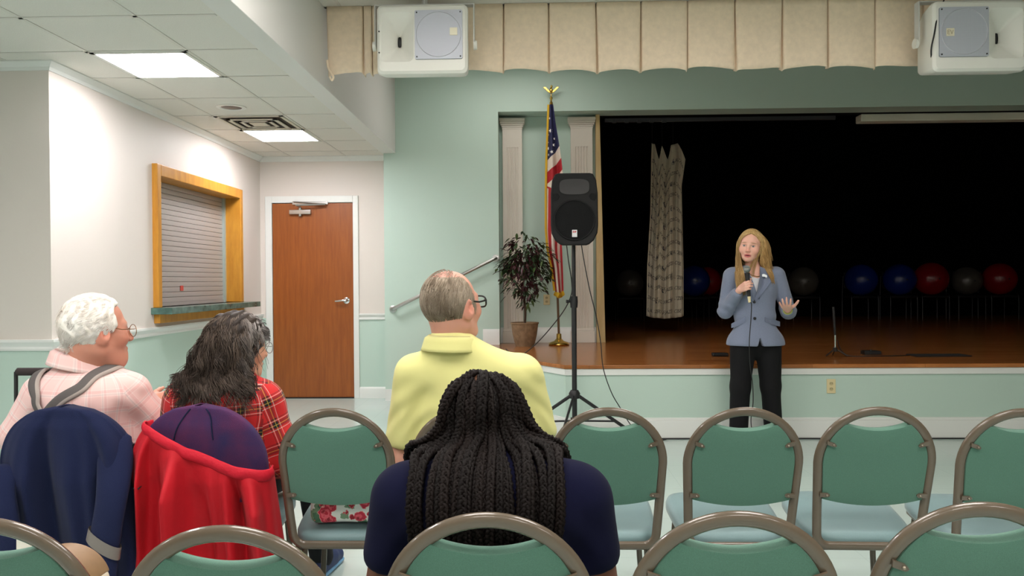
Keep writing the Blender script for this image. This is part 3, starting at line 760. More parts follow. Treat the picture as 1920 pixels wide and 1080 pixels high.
def polymesh(fn, lo, hi, h):
    """surface nets of fn's zero level inside the box lo..hi with cell size h"""
    lo = np.array(lo, float); hi = np.array(hi, float)
    B = 6; n = (np.ceil((hi - lo) / h / B).astype(int)) * B
    nb = n // B
    cc = [lo[i] + (np.arange(nb[i]) + 0.5) * B * h for i in range(3)]
    G = np.stack(np.meshgrid(*cc, indexing='ij'), -1).reshape(-1, 3).astype(np.float32)
    dc = fn(G).reshape(nb)
    val = np.repeat(np.repeat(np.repeat(dc, B, 0), B, 1), B, 2).astype(np.float32)
    near = np.abs(dc) < 9.5 * h
    mask = np.repeat(np.repeat(np.repeat(near, B, 0), B, 1), B, 2)
    idx = np.argwhere(mask)
    for s in range(0, len(idx), 400000):
        q = idx[s:s + 400000]
        val[q[:, 0], q[:, 1], q[:, 2]] = fn((lo + q * h).astype(np.float32))
    sg = val < 0
    c = np.zeros(tuple(n - 1), np.int8)
    for dx in (0, 1):
        for dy in (0, 1):
            for dz in (0, 1):
                c += sg[dx:n[0] - 1 + dx, dy:n[1] - 1 + dy, dz:n[2] - 1 + dz]
    act = np.argwhere((c > 0) & (c < 8))
    vid = -np.ones(tuple(n - 1), np.int64); vid[act[:, 0], act[:, 1], act[:, 2]] = np.arange(len(act))
    acc = np.zeros((len(act), 3)); cnt = np.zeros(len(act))
    corners = [(x, y, z) for x in (0, 1) for y in (0, 1) for z in (0, 1)]
    V8 = {k: val[act[:, 0] + k[0], act[:, 1] + k[1], act[:, 2] + k[2]] for k in corners}
    for ax in range(3):
        for k in corners:
            if k[ax] == 1: continue
            k2 = list(k); k2[ax] = 1; k2 = tuple(k2)
            a, b = V8[k], V8[k2]; m = (a < 0) != (b < 0)
            t = np.where(m, a / np.where(m, a - b, 1), 0)
            p = np.tile(np.array(k, float), (len(act), 1)); p[:, ax] += t
            acc[m] += p[m]; cnt[m] += 1
    V = lo + (act + acc / np.maximum(cnt, 1)[:, None]) * h
    F = []
    for ax in range(3):
        s0 = [slice(0, n[i] - 1) for i in range(3)]; s1 = list(s0); s1[ax] = slice(1, n[ax])
        for i in range(3):
            if i != ax: s0[i] = slice(1, n[i] - 1); s1[i] = slice(1, n[i] - 1)
        a, b = sg[tuple(s0)], sg[tuple(s1)]
        e = np.argwhere(a != b)
        inside = a[e[:, 0], e[:, 1], e[:, 2]]
        off = [1 if i != ax else 0 for i in range(3)]; g = e + off
        u, w = (ax + 1) % 3, (ax + 2) % 3
        def cell(du, dw):
            q = g.copy(); q[:, u] -= du; q[:, w] -= dw; return vid[q[:, 0], q[:, 1], q[:, 2]]
        q = np.stack([cell(1, 1), cell(0, 1), cell(0, 0), cell(1, 0)], 1)
        q[~inside] = q[~inside][:, ::-1]
        F.append(q)
    F = np.concatenate(F); F = F[(F >= 0).all(1)]
    return V, F
def relax(V, F, it=2, lam=0.5):
    for _ in range(it):
        s = np.zeros_like(V); c = np.zeros(len(V))
        for a, b in ((0, 1), (1, 2), (2, 3), (3, 0)):
            np.add.at(s, F[:, a], V[F[:, b]]); np.add.at(s, F[:, b], V[F[:, a]]); np.add.at(c, F[:, a], 1); np.add.at(c, F[:, b], 1)
        V = V + lam * (s / np.maximum(c, 1)[:, None] - V)
    return V
def mesh_np(name, V, F, m, parent=None, origin=(0, 0, 0), color=None, uv=None):
    me = bpy.data.meshes.new(name); V = np.asarray(V) - np.array(origin)
    me.vertices.add(len(V)); me.vertices.foreach_set('co', V.astype(np.float32).ravel())
    k = F.shape[1]; me.loops.add(F.size); me.loops.foreach_set('vertex_index', F.astype(np.int32).ravel())
    me.polygons.add(len(F)); me.polygons.foreach_set('loop_start', (np.arange(len(F)) * k).astype(np.int32)); me.polygons.foreach_set('loop_total', np.full(len(F), k, np.int32))
    me.update(calc_edges=True); me.validate()
    me.polygons.foreach_set('use_smooth', [True] * len(me.polygons))
    for q in (m if isinstance(m, (list, tuple)) else [m]): me.materials.append(q)
    if color is not None:
        at = me.color_attributes.new('tint', 'FLOAT_COLOR', 'POINT'); at.data.foreach_set('color', np.concatenate([color, np.ones((len(V), 1))], 1).astype(np.float32).ravel())
    if uv is not None:
        l = me.uv_layers.new(name='UVMap'); vi = np.empty(len(me.loops), np.int32); me.loops.foreach_get('vertex_index', vi)
        l.data.foreach_set('uv', uv[vi].astype(np.float32).ravel() if uv.ndim == 2 else uv.reshape(-1, 2).astype(np.float32).ravel())
    o = bpy.data.objects.new(name, me); COL.objects.link(o)
    if parent is not None: o.parent = parent
    else: o.location = origin
    return o
def sdf_obj(name, fn, lo, hi, h, m, parent=None, origin=(0, 0, 0), color=None, uv=None, it=2):
    V, F = polymesh(fn, lo, hi, h); V = relax(V, F, it)
    if callable(color): color = color(V)
    if uv is not None: uv = uv(V, F)
    return mesh_np(name, V, F, m, parent, origin, color, uv)
def tint_mat(name, rough=0.5, sss=0.0, spec=0.5, bump=0.0, bscale=300, sheen=0.0):
    m = mat(name, (200, 200, 200), rough=rough, sss=sss, spec=spec, bump=bump, bscale=bscale, sheen=sheen)
    nt = m.node_tree; a = nt.nodes.new('ShaderNodeVertexColor'); a.layer_name = 'tint'
    nt.links.new(a.outputs['Color'], nt.nodes['Principled BSDF'].inputs['Base Color']); return m
def L3(rgb): return np.array(lin(rgb)[:3])

# ---- heads and hands
class Head:
    """a head posed by centre (midway between the ears at eye level) and axes; sdf in world space"""
    def __init__(s, c, yaw=0, pitch=0, roll=0, k=1.0, sex='m', jowl=0.0, mouth=0.0):
        s.c = np.array(c, float); s.M = rotz(yaw) @ rotx(pitch) @ roty(roll); s.k = k; s.sex = sex; s.jowl = jowl; s.mouth = mouth
    def loc(s, P): return ((np.asarray(P, float) - s.c) @ s.M / s.k).astype(np.float32)
    def wor(s, p): return s.c + (np.asarray(p, float) * s.k) @ s.M.T
    def skull(s, P):
        p = s.loc(P); d = s_ell(p, (0, -0.012, 0.026), (0.078, 0.099, 0.091))
        return smin(d, s_ell(p, (0, 0.030, -0.04), (0.06, 0.062, 0.075)), 0.04) * s.k
    def sdf(s, P):
        p = s.loc(P); f = 0.94 if s.sex == 'f' else 1.0
        d = s_ell(p, (0, -0.012, 0.026), (0.078, 0.099, 0.091))
        d = smin(d, s_ell(p, (0, 0.026, -0.042), (0.057 * f, 0.062, 0.074 * (0.96 if f < 1 else 1))), 0.04)
        q = p.copy(); q[:, 0] = np.abs(q[:, 0])
        d = smin(d, s_cap(q, (0.050 * f * f, 0.0, -0.066), (0.016 * f, 0.066, -0.098 + (0.006 if f < 1 else 0)), 0.019 * f ** 3 + 0.006 * s.jowl, 0.017 * f * f), 0.03)
        d = smin(d, s_ball(p, (0, 0.074, -0.099 + (0.006 if f < 1 else 0)), 0.018 * f * f), 0.025)
        if s.jowl: d = smin(d, s_ell(p, (0, 0.03, -0.10), (0.05, 0.05, 0.03 * s.jowl + 0.005)), 0.03)
        d = smin(d, s_cap(q, (0.012, 0.086, 0.016), (0.046, 0.070, 0.020), 0.011 * f, 0.010), 0.018)
        d = smin(d, s_ball(q, (0.042, 0.058, -0.028), 0.026), 0.03)
        d = smax(d, -s_ell(q, (0.032, 0.100, -0.002), (0.019, 0.017, 0.011)), 0.014)
        d = smin(d, s_ball(q, (0.0315, 0.0765, -0.002), 0.0135), 0.003)
        d = smin(d, s_cap(p, (0, 0.090, 0.010), (0, 0.113 - 0.004 * (f < 1), -0.032), 0.0075, 0.0125 * f), 0.014)
        d = smin(d, s_ball(q, (0.0125 * f, 0.101, -0.036), 0.0088 * f), 0.008)
        d = smin(d, s_ell(p, (0, 0.088, -0.064), (0.026, 0.012, 0.0075)), 0.007)
        d = smin(d, s_ell(p, (0, 0.087, -0.0765 - 0.004 * s.mouth), (0.022, 0.012, 0.0075)), 0.007)
        d = smax(d, -s_ell(p, (0, 0.1, -0.0695 - 0.002 * s.mouth), (0.022, 0.014, 0.0016 + 0.004 * s.mouth)), 0.003)
        # ears
        M = roty(0.0) @ rotz(-0.35)
        e = s_ell(q, (0.0815, -0.012, -0.010), (0.010, 0.023, 0.037), rotz(-0.45))
        e = smax(e, -s_ell(q, (0.0925, -0.005, -0.004), (0.009, 0.012, 0.020), rotz(-0.45)), 0.005)
        e = smin(e, s_ell(q, (0.077, -0.001, -0.038), (0.006, 0.010, 0.010)), 0.008)
        d = smin(d, e, 0.006)
        return d * s.k
    def tint(s, V, skin, lip, brow=None, iris=(70, 80, 80), beard=None):
        p = s.loc(V); q = p.copy(); q[:, 0] = np.abs(q[:, 0])
        C = np.tile(L3(skin), (len(V), 1))
        def put(mask, rgb, a=1.0):
            m = np.clip(mask, 0, 1)[:, None] * a; C[:] = C * (1 - m) + L3(rgb) * m
        front = (p[:, 1] > 0.06)
        blush = tuple(int(v) for v in np.array(skin) * (1.04, 0.86, 0.84))
        put(np.exp(-(((q - (0.045, 0.06, -0.03)) / 0.024) ** 2).sum(1)), blush, 0.6)
        put(np.exp(-(((p - (0, 0.113, -0.03)) / 0.014) ** 2).sum(1)), blush, 0.6)
        put(np.exp(-(((q - (0.08, -0.01, -0.01)) / (0.012, 0.024, 0.034)) ** 2).sum(1)), blush, 0.7)
        lipm = 1.25 - np.sqrt((p[:, 0] / 0.0205) ** 2 + ((p[:, 2] + 0.0705 + 0.002 * s.mouth) / (0.0095 + 0.003 * s.mouth)) ** 2)
        put(np.clip(lipm * 6, 0, 1) * front * (p[:, 1] > 0.078), lip)
        gap = 1 - np.sqrt((p[:, 0] / 0.018) ** 2 + ((p[:, 2] + 0.0695 + 0.002 * s.mouth) / (0.0022 + 0.003 * s.mouth)) ** 2)
        put(np.clip(gap * 6, 0, 1) * front * (p[:, 1] > 0.078), (70, 30, 28))
        eye = 1 - np.sqrt(((q[:, 0] - 0.0315) / 0.0135) ** 2 + ((p[:, 2] + 0.002) / 0.0062) ** 2)
        put(np.clip(eye * 5, 0, 1) * front, (196, 184, 176))
        g = p.copy(); g[:, 0] = np.where(p[:, 0] > 0, p[:, 0] - 0.0315, p[:, 0] + 0.0315)
        ir = 1 - np.sqrt((g[:, 0] / 0.0065) ** 2 + ((p[:, 2] + 0.002) / 0.0062) ** 2)
        put(np.clip(ir * 5, 0, 1) * front, iris)
        lash = np.exp(-(((q[:, 0] - 0.032) / 0.015) ** 2)) * np.exp(-(((p[:, 2] - 0.005) / 0.0022) ** 2))
        put(lash * front, (48, 32, 26), 0.95)
        if brow is not None:
            put(np.clip(1.6 * np.exp(-(((q[:, 0] - 0.034) / 0.017) ** 2 + ((p[:, 2] - 0.021 + (q[:, 0] - 0.034) * 0.12) / 0.0042) ** 2)), 0, 1) * front, brow, 0.75)
        return C
def hand_caps(w, f, p, t, curl=0.4, spread=0.1, k=1.0, thumb=(0.75, 0.25), curls=None):
    """capsules of a hand: wrist w, finger direction f, palm normal p, thumb side t"""
    f = _unit(f); p = np.array(p, float); p = _unit(p - f * p.dot(f)); t = np.array(t, float); t = _unit(t - f * t.dot(f) - p * t.dot(p))
    w = np.array(w, float); out = []
    base = [(0.030, 0.088, 0.074), (0.010, 0.092, 0.082), (-0.010, 0.088, 0.076), (-0.028, 0.080, 0.058)]
    for i, (x, y, L) in enumerate(base):
        kn = w + k * (t * x + f * y); out.append((w + k * (t * x * 0.55 + f * 0.012), kn, 0.0145 * k, 0.0115 * k))
        c = (curls[i] if curls else curl); a = 0.0; d0 = _unit(f + t * spread * (x / 0.03)); q = kn
        for j, (fr, bend) in enumerate(((0.45, 0.55), (0.32, 1.0), (0.23, 0.7))):
            a += c * bend; d = d0 * math.cos(a) + p * math.sin(a); n = q + k * L * fr * d
            r0 = (0.0088 - 0.0008 * j) * k * (0.92 if i == 3 else 1); out.append((q, n, r0, r0 * 0.92)); q = n
    b = w + k * (t * 0.022 + f * 0.022 + p * 0.006)
    d1 = _unit(t * thumb[0] + f * 0.62 + p * thumb[1]); m1 = b + k * 0.042 * d1
    d2 = _unit(d1 * 0.8 + f * 0.45 + p * thumb[1] * 0.6); m2 = m1 + k * 0.032 * d2; d3 = _unit(d2 + f * 0.3); m3 = m2 + k * 0.026 * d3
    out += [(b, m1, 0.015 * k, 0.0115 * k), (m1, m2, 0.0108 * k, 0.0098 * k), (m2, m3, 0.0098 * k, 0.008 * k)]
    return out
def u_caps(P, caps, k):
    d = None
    for a, b, ra, rb in caps:
        e = s_cap(P, a, b, ra, rb); d = e if d is None else smin(d, e, k)
    return d
def grad(fn, P, e=0.002):
    P = P.astype(np.float32); g = np.stack([fn(P + A3(*v)) - fn(P - A3(*v)) for v in ((e, 0, 0), (0, e, 0), (0, 0, e))], 1)
    return g / np.maximum(np.linalg.norm(g, axis=1), 1e-6)[:, None]
def roots_on(fn, c, D, far=0.2):
    """points where rays from c along D leave fn"""
    lo = np.zeros(len(D)); hi = np.full(len(D), far); c = np.array(c, float)
    for _ in range(22):
        m = (lo + hi) / 2; ins = fn((c + D * m[:, None]).astype(np.float32)) < 0
        lo = np.where(ins, m, lo); hi = np.where(ins, hi, m)
    return c + D * hi[:, None]
def grow(fn, P, flow, n, step, off):
    """follow flow(P, i) from roots P, kept outside fn by off"""
    out = [P.copy()]
    for i in range(n):
        d = flow(P, i); d = d / np.maximum(np.linalg.norm(d, axis=1), 1e-6)[:, None]
        P = P + d * (step if np.isscalar(step) else step[:, None])
        for _ in range(2):
            v = fn(P.astype(np.float32)); o = off(i) if callable(off) else (off if np.isscalar(off) else off[i] if len(off) == n else off)
            pen = np.maximum(o - v, 0)
            if (pen > 0).any(): P = P + grad(fn, P) * pen[:, None]
        out.append(P.copy())
    return np.stack(out, 1)
def strand_mesh(S, r, taper=0.5, sides=3):
    """S: strands x points x 3 -> verts, quads"""
    N, K, _ = S.shape
    T = np.empty_like(S); T[:, 1:-1] = S[:, 2:] - S[:, :-2]; T[:, 0] = S[:, 1] - S[:, 0]; T[:, -1] = S[:, -1] - S[:, -2]
    T /= np.maximum(np.linalg.norm(T, axis=2), 1e-8)[..., None]
    ref = np.where(np.abs(T[..., 2:3]) < 0.85, np.array([0, 0, 1.0]), np.array([1.0, 0, 0]))
    u = np.cross(T, ref); u /= np.maximum(np.linalg.norm(u, axis=2), 1e-8)[..., None]; w = np.cross(T, u)
    rr = (r if np.isscalar(r) else r[:, None]) * (1 - (1 - taper) * np.linspace(0, 1, K) ** 2)[None, :] * np.ones((N, K))
    V = np.stack([S + rr[..., None] * (math.cos(2 * PI * k / sides) * u + math.sin(2 * PI * k / sides) * w) for k in range(sides)], 2)
    idx = np.arange(N * K * sides).reshape(N, K, sides)
    F = [np.stack([idx[:, :-1, k], idx[:, :-1, (k + 1) % sides], idx[:, 1:, (k + 1) % sides], idx[:, 1:, k]], -1).reshape(-1, 4) for k in range(sides)]
    return V.reshape(-1, 3), np.concatenate(F)
def clump(S, n, c0, c1, seed=0, wave=0.0, freq=1.0, grow_=1.0):
    """gather strands into locks round n guide strands; wave adds a curl that each lock shares"""
    rg = np.random.default_rng(seed); N, K, _ = S.shape; gi = rg.choice(N, min(n, N), replace=False); R0 = S[:, 0]
    own = np.empty(N, int)
    for s in range(0, N, 2000): own[s:s + 2000] = np.argmin(((R0[s:s + 2000, None] - R0[gi][None]) ** 2).sum(2), 1)
    G = S[gi].copy(); t = np.linspace(0, 1, K)
    if wave:
        T = np.gradient(G, axis=1); T /= np.maximum(np.linalg.norm(T, axis=2), 1e-8)[..., None]
        a = np.cross(T, [0.3, 0.2, 1.0]); a = np.where(np.linalg.norm(a, axis=2, keepdims=True) < 0.2, np.cross(T, [1.0, 0, 0]), a); a /= np.maximum(np.linalg.norm(a, axis=2), 1e-8)[..., None]; b = np.cross(T, a)
        ph = rg.uniform(0, 6.28, len(gi))[:, None]; fq = freq * rg.uniform(0.8, 1.25, len(gi))[:, None]; am = wave * rg.uniform(0.6, 1.3, len(gi))[:, None] * t[None] ** grow_
        W = a * (am * np.sin(2 * PI * fq * t + ph))[..., None] + b * (am * np.cos(2 * PI * fq * t + ph))[..., None]
        G = G + W; S = S + W[own] * (1 - (c0 + (c1 - c0) * t))[None, :, None]
    c = (c0 + (c1 - c0) * t)[None, :, None]
    return S * (1 - c) + G[own] * c, own
RNG = np.random.default_rng(11)
def dirs(n, up=None):
    v = RNG.normal(size=(n, 3)); return v / np.linalg.norm(v, axis=1)[:, None]
def fbm(P, f, seed=0):
    """cheap smooth pseudo-noise from sines, about -1..1"""
    r = np.random.default_rng(seed); o = 0
    for k in range(5):
        d = r.normal(size=3) * f * (1 + 0.35 * k); o = o + np.sin(P @ d + r.uniform(0, 6.28)) / (1 + 0.4 * k)
    return o / 2.4

# ---- woven plaids (UV in metres)
def plaid(name, ru, rv, period, rough=0.8, mixf=0.5):
    m = mat(name, (255, 255, 255), rough=rough, bump=0.15, bscale=700, sheen=0.1)
    nt = m.node_tree; b = nt.nodes['Principled BSDF']
    uv = nt.nodes.new('ShaderNodeUVMap'); sp = nt.nodes.new('ShaderNodeSeparateXYZ'); nt.links.new(uv.outputs[0], sp.inputs[0])
    outs = []
    for ax, rr in (('X', ru), ('Y', rv)):
        d = nt.nodes.new('ShaderNodeMath'); d.operation = 'DIVIDE'; d.inputs[1].default_value = period; nt.links.new(sp.outputs[ax], d.inputs[0])
        f = nt.nodes.new('ShaderNodeMath'); f.operation = 'FRACT'; nt.links.new(d.outputs[0], f.inputs[0])
        cr = nt.nodes.new('ShaderNodeValToRGB'); cr.color_ramp.interpolation = 'CONSTANT'
        els = cr.color_ramp.elements
        while len(els) < len(rr): els.new(0.5)
        for e, (p, c) in zip(els, rr): e.position = p; e.color = lin(c)
        nt.links.new(f.outputs[0], cr.inputs[0]); outs.append(cr.outputs[0])
    mx = nt.nodes.new('ShaderNodeMix'); mx.data_type = 'RGBA'; mx.inputs[0].default_value = mixf
    nt.links.new(outs[0], mx.inputs[6]); nt.links.new(outs[1], mx.inputs[7]); nt.links.new(mx.outputs[2], b.inputs['Base Color'])
    return m
def limb_uv(segs, cx, cy):
    """UV in metres: sleeve faces use the nearest limb axis, the rest wrap round the trunk axis at cx, cy"""
    def f(V, F):
        C = V[F].mean(1); best = np.full(len(C), 1e9); reg = np.zeros(len(C), int)
        for i, (a, b, r) in enumerate(segs):
            d = s_cap(C.astype(np.float32), a, b, r); m = d < np.minimum(best, 0.012); reg[m] = i + 1; best = np.where(m, d, best)
        uv = np.zeros((len(F), 4, 2)); P = V[F]
        ang = np.arctan2(P[..., 0] - cx, -(P[..., 1] - cy)); uv[..., 0] = ang * 0.17; uv[..., 1] = P[..., 2]
        for i, (a, b, r) in enumerate(segs):
            m = reg == i + 1
            if not m.any(): continue
            a = np.array(a, float); ax = _unit(np.array(b, float) - a); u = _unit(np.cross(ax, [0.2, 1, 0.1])); w = np.cross(ax, u)
            q = P[m] - a; uv[m, :, 1] = q @ ax + 0.31 * i; uv[m, :, 0] = np.arctan2(q @ u, q @ w) * r
        # seam guard
        s = uv[..., 0].max(1) - uv[..., 0].min(1); bad = s > 0.2
        uv[bad, :, 0] = uv[bad, :1, 0]
        return uv
    return f
# ------------------------------------------------------------------ people
M_skinA = tint_mat('fair_skin', rough=0.5, sss=0.15, spec=0.35)
M_skinB = tint_mat('brown_skin', rough=0.5, sss=0.08, spec=0.35)
M_hair = tint_mat('hair', rough=0.55, spec=0.2)
M_trouser = mat('dark_trousers', (24, 25, 30), rough=0.85, bump=0.1, bscale=500)
M_shoe = mat('navy_shoe', (28, 44, 92), rough=0.6, bump=0.2, bscale=400)
M_sole = mat('blue_white_sole', (120, 170, 210), rough=0.5)
M_black = MATS['stage_black']
def P3(x, y, Y): return np.array(px(x, y, Y))
def color_noise(V, base, alt, f, seed):
    n = np.clip(0.5 + 0.5 * fbm(V, f, seed), 0, 1)[:, None]; return L3(base) * (1 - n) + L3(alt) * n
def glasses(head, parent, o, m, rim=0.0016, w=0.026, h=0.018, zc=-0.004, name='glasses', round_=2.0, rimless=False):
    yf = 0.108; mb = MB()
    for s in (-1, 1):
        pts = []
        for k in range(28):
            a = 2 * PI * k / 28; ca, sa = math.cos(a), math.sin(a)
            pts.append(head.wor((s * 0.034 + w * math.copysign(abs(ca) ** (2 / round_), ca), yf - 0.10 * max(0, abs(s * 0.034 + w * ca) - 0.03) ** 1.2, zc + h * math.copysign(abs(sa) ** (2 / round_), sa))))
        mb.tube(pts, rim, n=6, closed=True)
        mb.tube([head.wor(q) for q in ((s * 0.0595, yf - 0.005, zc + 0.007), (s * 0.074, yf - 0.016, zc + 0.007), (s * 0.079, 0.05, zc + 0.008), (s * 0.080, 0.016, zc + 0.016), (s * 0.079, 0.004, zc + 0.026), (s * 0.078, -0.012, zc + 0.030))], rim * 1.1, n=6)
    mb.tube([head.wor(q) for q in ((-0.009, yf, zc + 0.004), (0, yf + 0.004, zc + 0.008), (0.009, yf, zc + 0.004))], rim, n=6)
    g = mb.build(name, m, parent, o)
    for s in (-1, 1):
        pts = [head.wor((s * 0.034 + w * math.cos(2 * PI * k / 20), yf - 0.10 * max(0, abs(s * 0.034 + w * math.cos(2 * PI * k / 20)) - 0.03) ** 1.2, zc + h * math.sin(2 * PI * k / 20))) for k in range(20)]
        q = [tuple(np.array(p) + head.M @ np.array([0, 0.0008, 0])) for p in pts]
        MB().add(pts + q, [tuple(range(20)), tuple(range(39, 19, -1))] + [(i, (i + 1) % 20, 20 + (i + 1) % 20, 20 + i) for i in range(20)]).build('lens', M_lens, g, o, sharp=30)
    return g
M_lens = mat('glass_lens', (255, 255, 255), rough=0.03, trans=1.0, spec=0.5)
M_lens.node_tree.nodes['Principled BSDF'].inputs['IOR'].default_value = 1.05
M_wire = mat('gold_wire', (150, 115, 80), rough=0.3, metal=0.9)
M_blackrim = mat('black_rim', (14, 14, 16), rough=0.3)

def seated_legs(t_, o, hip, rz, m_tr, m_sh, spread=0.09, foot=(0.0, 0.0), sole=True, vox=0.011):
    """trousers and shoes of a seated person; hip = (x, y) of the pelvis centre"""
    f = np.array([-math.sin(rz), math.cos(rz), 0]); s_ = np.array([math.cos(rz), math.sin(rz), 0]); H = np.array([hip[0], hip[1], 0])
    legs = []
    for s in (-1, 1):
        a = H + s_ * s * spread + (0, 0, 0.555); k = H + f * 0.41 + s_ * s * (spread + 0.03) + (0, 0, 0.52); an = H + f * (0.40 + foot[0]) + s_ * s * (spread + 0.04) + (0, 0, 0.085)
        legs.append((a, k, an))
    def fn(P):
        d = s_ell(P, H + (0, 0, 0.565), (0.175, 0.15, 0.098))
        for a, k, an in legs:
            d = smin(d, s_cap(P, a, k, 0.082, 0.066), 0.05); d = smin(d, s_cap(P, k, an, 0.066, 0.052), 0.02)
        return d
    allp = np.array([q for l in legs for q in l] + [H + (0, 0, 0.5)])
    sdf_obj('trousers', fn, allp.min(0) - 0.2, allp.max(0) + 0.17, vox, m_tr, t_, o)
    for a, k, an in legs:
        c = an + f * 0.07; c[2] = 0
        def sh(P, c=c, an=an):
            d = s_cap(P, c - f * 0.10 + (0, 0, 0.045), c + f * 0.10 + (0, 0, 0.038), 0.038, 0.034)
            d = smin(d, s_cap(P, c - f * 0.06 + (0, 0, 0.09), c + f * 0.02 + (0, 0, 0.06), 0.036, 0.034), 0.03)
            return smax(d, 0.014 - P[:, 2], 0.006)
        so = sdf_obj('shoe', sh, c - 0.19 - np.array([0, 0, -0.19]), c + (0.19, 0.19, 0.16), 0.008, m_sh, t_, o)
        def sl(P, c=c): return smax(s_cap(P, c - f * 0.10 + (0, 0, 0.03), c + f * 0.10 + (0, 0, 0.03), 0.042, 0.039), np.abs(P[:, 2] - 0.0125) - 0.011, 0.004)
        sdf_obj('sole', sl, c - (0.19, 0.19, 0.03), c + (0.19, 0.19, 0.06), 0.006, M_sole, so, o)
        mb = MB()
        for j in range(3):
            b = c + f * (0.02 + 0.022 * j) + (0, 0, 0.098 - 0.008 * j); mb.tube([b - s_ * 0.022, b + (0, 0, 0.006), b + s_ * 0.022], 0.0028, n=6)
        mb.build('laces', M_dark, so, o)
    return legs

def torso_fn(sl, sr, neck, hip, belly=1.0, chest=1.0, back=0.0, arm_r=0.06, arms=(), trap=0.05, k=0.06, hump=0.0):
    """torso of shirt cloth: sl, sr shoulder joints, neck base, hip centre"""
    sl, sr, neck, hip = map(lambda q: np.array(q, float), (sl, sr, neck, hip))
    mid = (sl + sr) / 2; ax = mid - hip; w = np.linalg.norm(sr - sl) / 2
    c1 = hip + ax * 0.72 + (0, 0.015, 0); c2 = hip + ax * 0.35 + (0, 0.03, 0)
    def fn(P):
        d = s_ell(P, c1, (w * 0.98 * chest, 0.125 * chest, 0.17))
        d = smin(d, s_ell(P, c2, (w * 0.92 * belly, 0.145 * belly, 0.18)), 0.09)
        d = smin(d, s_ell(P, hip + (0, 0, 0.0), (w * 0.95 * belly, 0.145 * belly, 0.12)), 0.08)
        d = smin(d, s_cap(P, sl + (0.02, 0, 0), sr - (0.02, 0, 0), arm_r * 1.02), k)
        d = smin(d, s_cap(P, neck + (0, 0, 0.005), sl * 0.72 + mid * 0.28 + (0, 0, 0.012), trap, arm_r * 0.9), 0.04)
        d = smin(d, s_cap(P, neck + (0, 0, 0.005), sr * 0.72 + mid * 0.28 + (0, 0, 0.012), trap, arm_r * 0.9), 0.04)
        if hump: d = smin(d, s_ell(P, mid + (0, -0.05, -0.02), (w * 0.8, 0.09, 0.10)), 0.07)
        for a, b, ra, rb in arms: d = smin(d, s_cap(P, a, b, ra, rb), 0.035)
        return d
    return fn
def collar(fn_name, head, neck, parent, o, m, r=0.072, h=0.045, tilt=(0, 0.25), fold=True, nv=5, open_a=0.5):
    """shirt collar: a band round the neck that folds over"""
    n = np.array(neck, float)
    def g(u, v):
        a = 2 * PI * u; rr = r * (1.0 + (0.10 * (1 - v) if not fold else 0.16 * abs(v - 0.55) ** 1.0))
        z = h * (v / 0.55) if v < 0.55 else h * (1 - (v - 0.55) / 0.45 * 1.05)
        if v >= 0.55: rr += 0.010 + 0.012 * (v - 0.55) / 0.45
        x, y = rr * math.sin(a), -rr * math.cos(a) * 1.02
        return (n[0] + x, n[1] + y, n[2] + z + tilt[1] * (-y) * 0.9 + tilt[0] * x)
    return MB().grid(g, 48, 12, closed_u=True).build('collar', m, parent, o, sharp=0, thick=0.003)

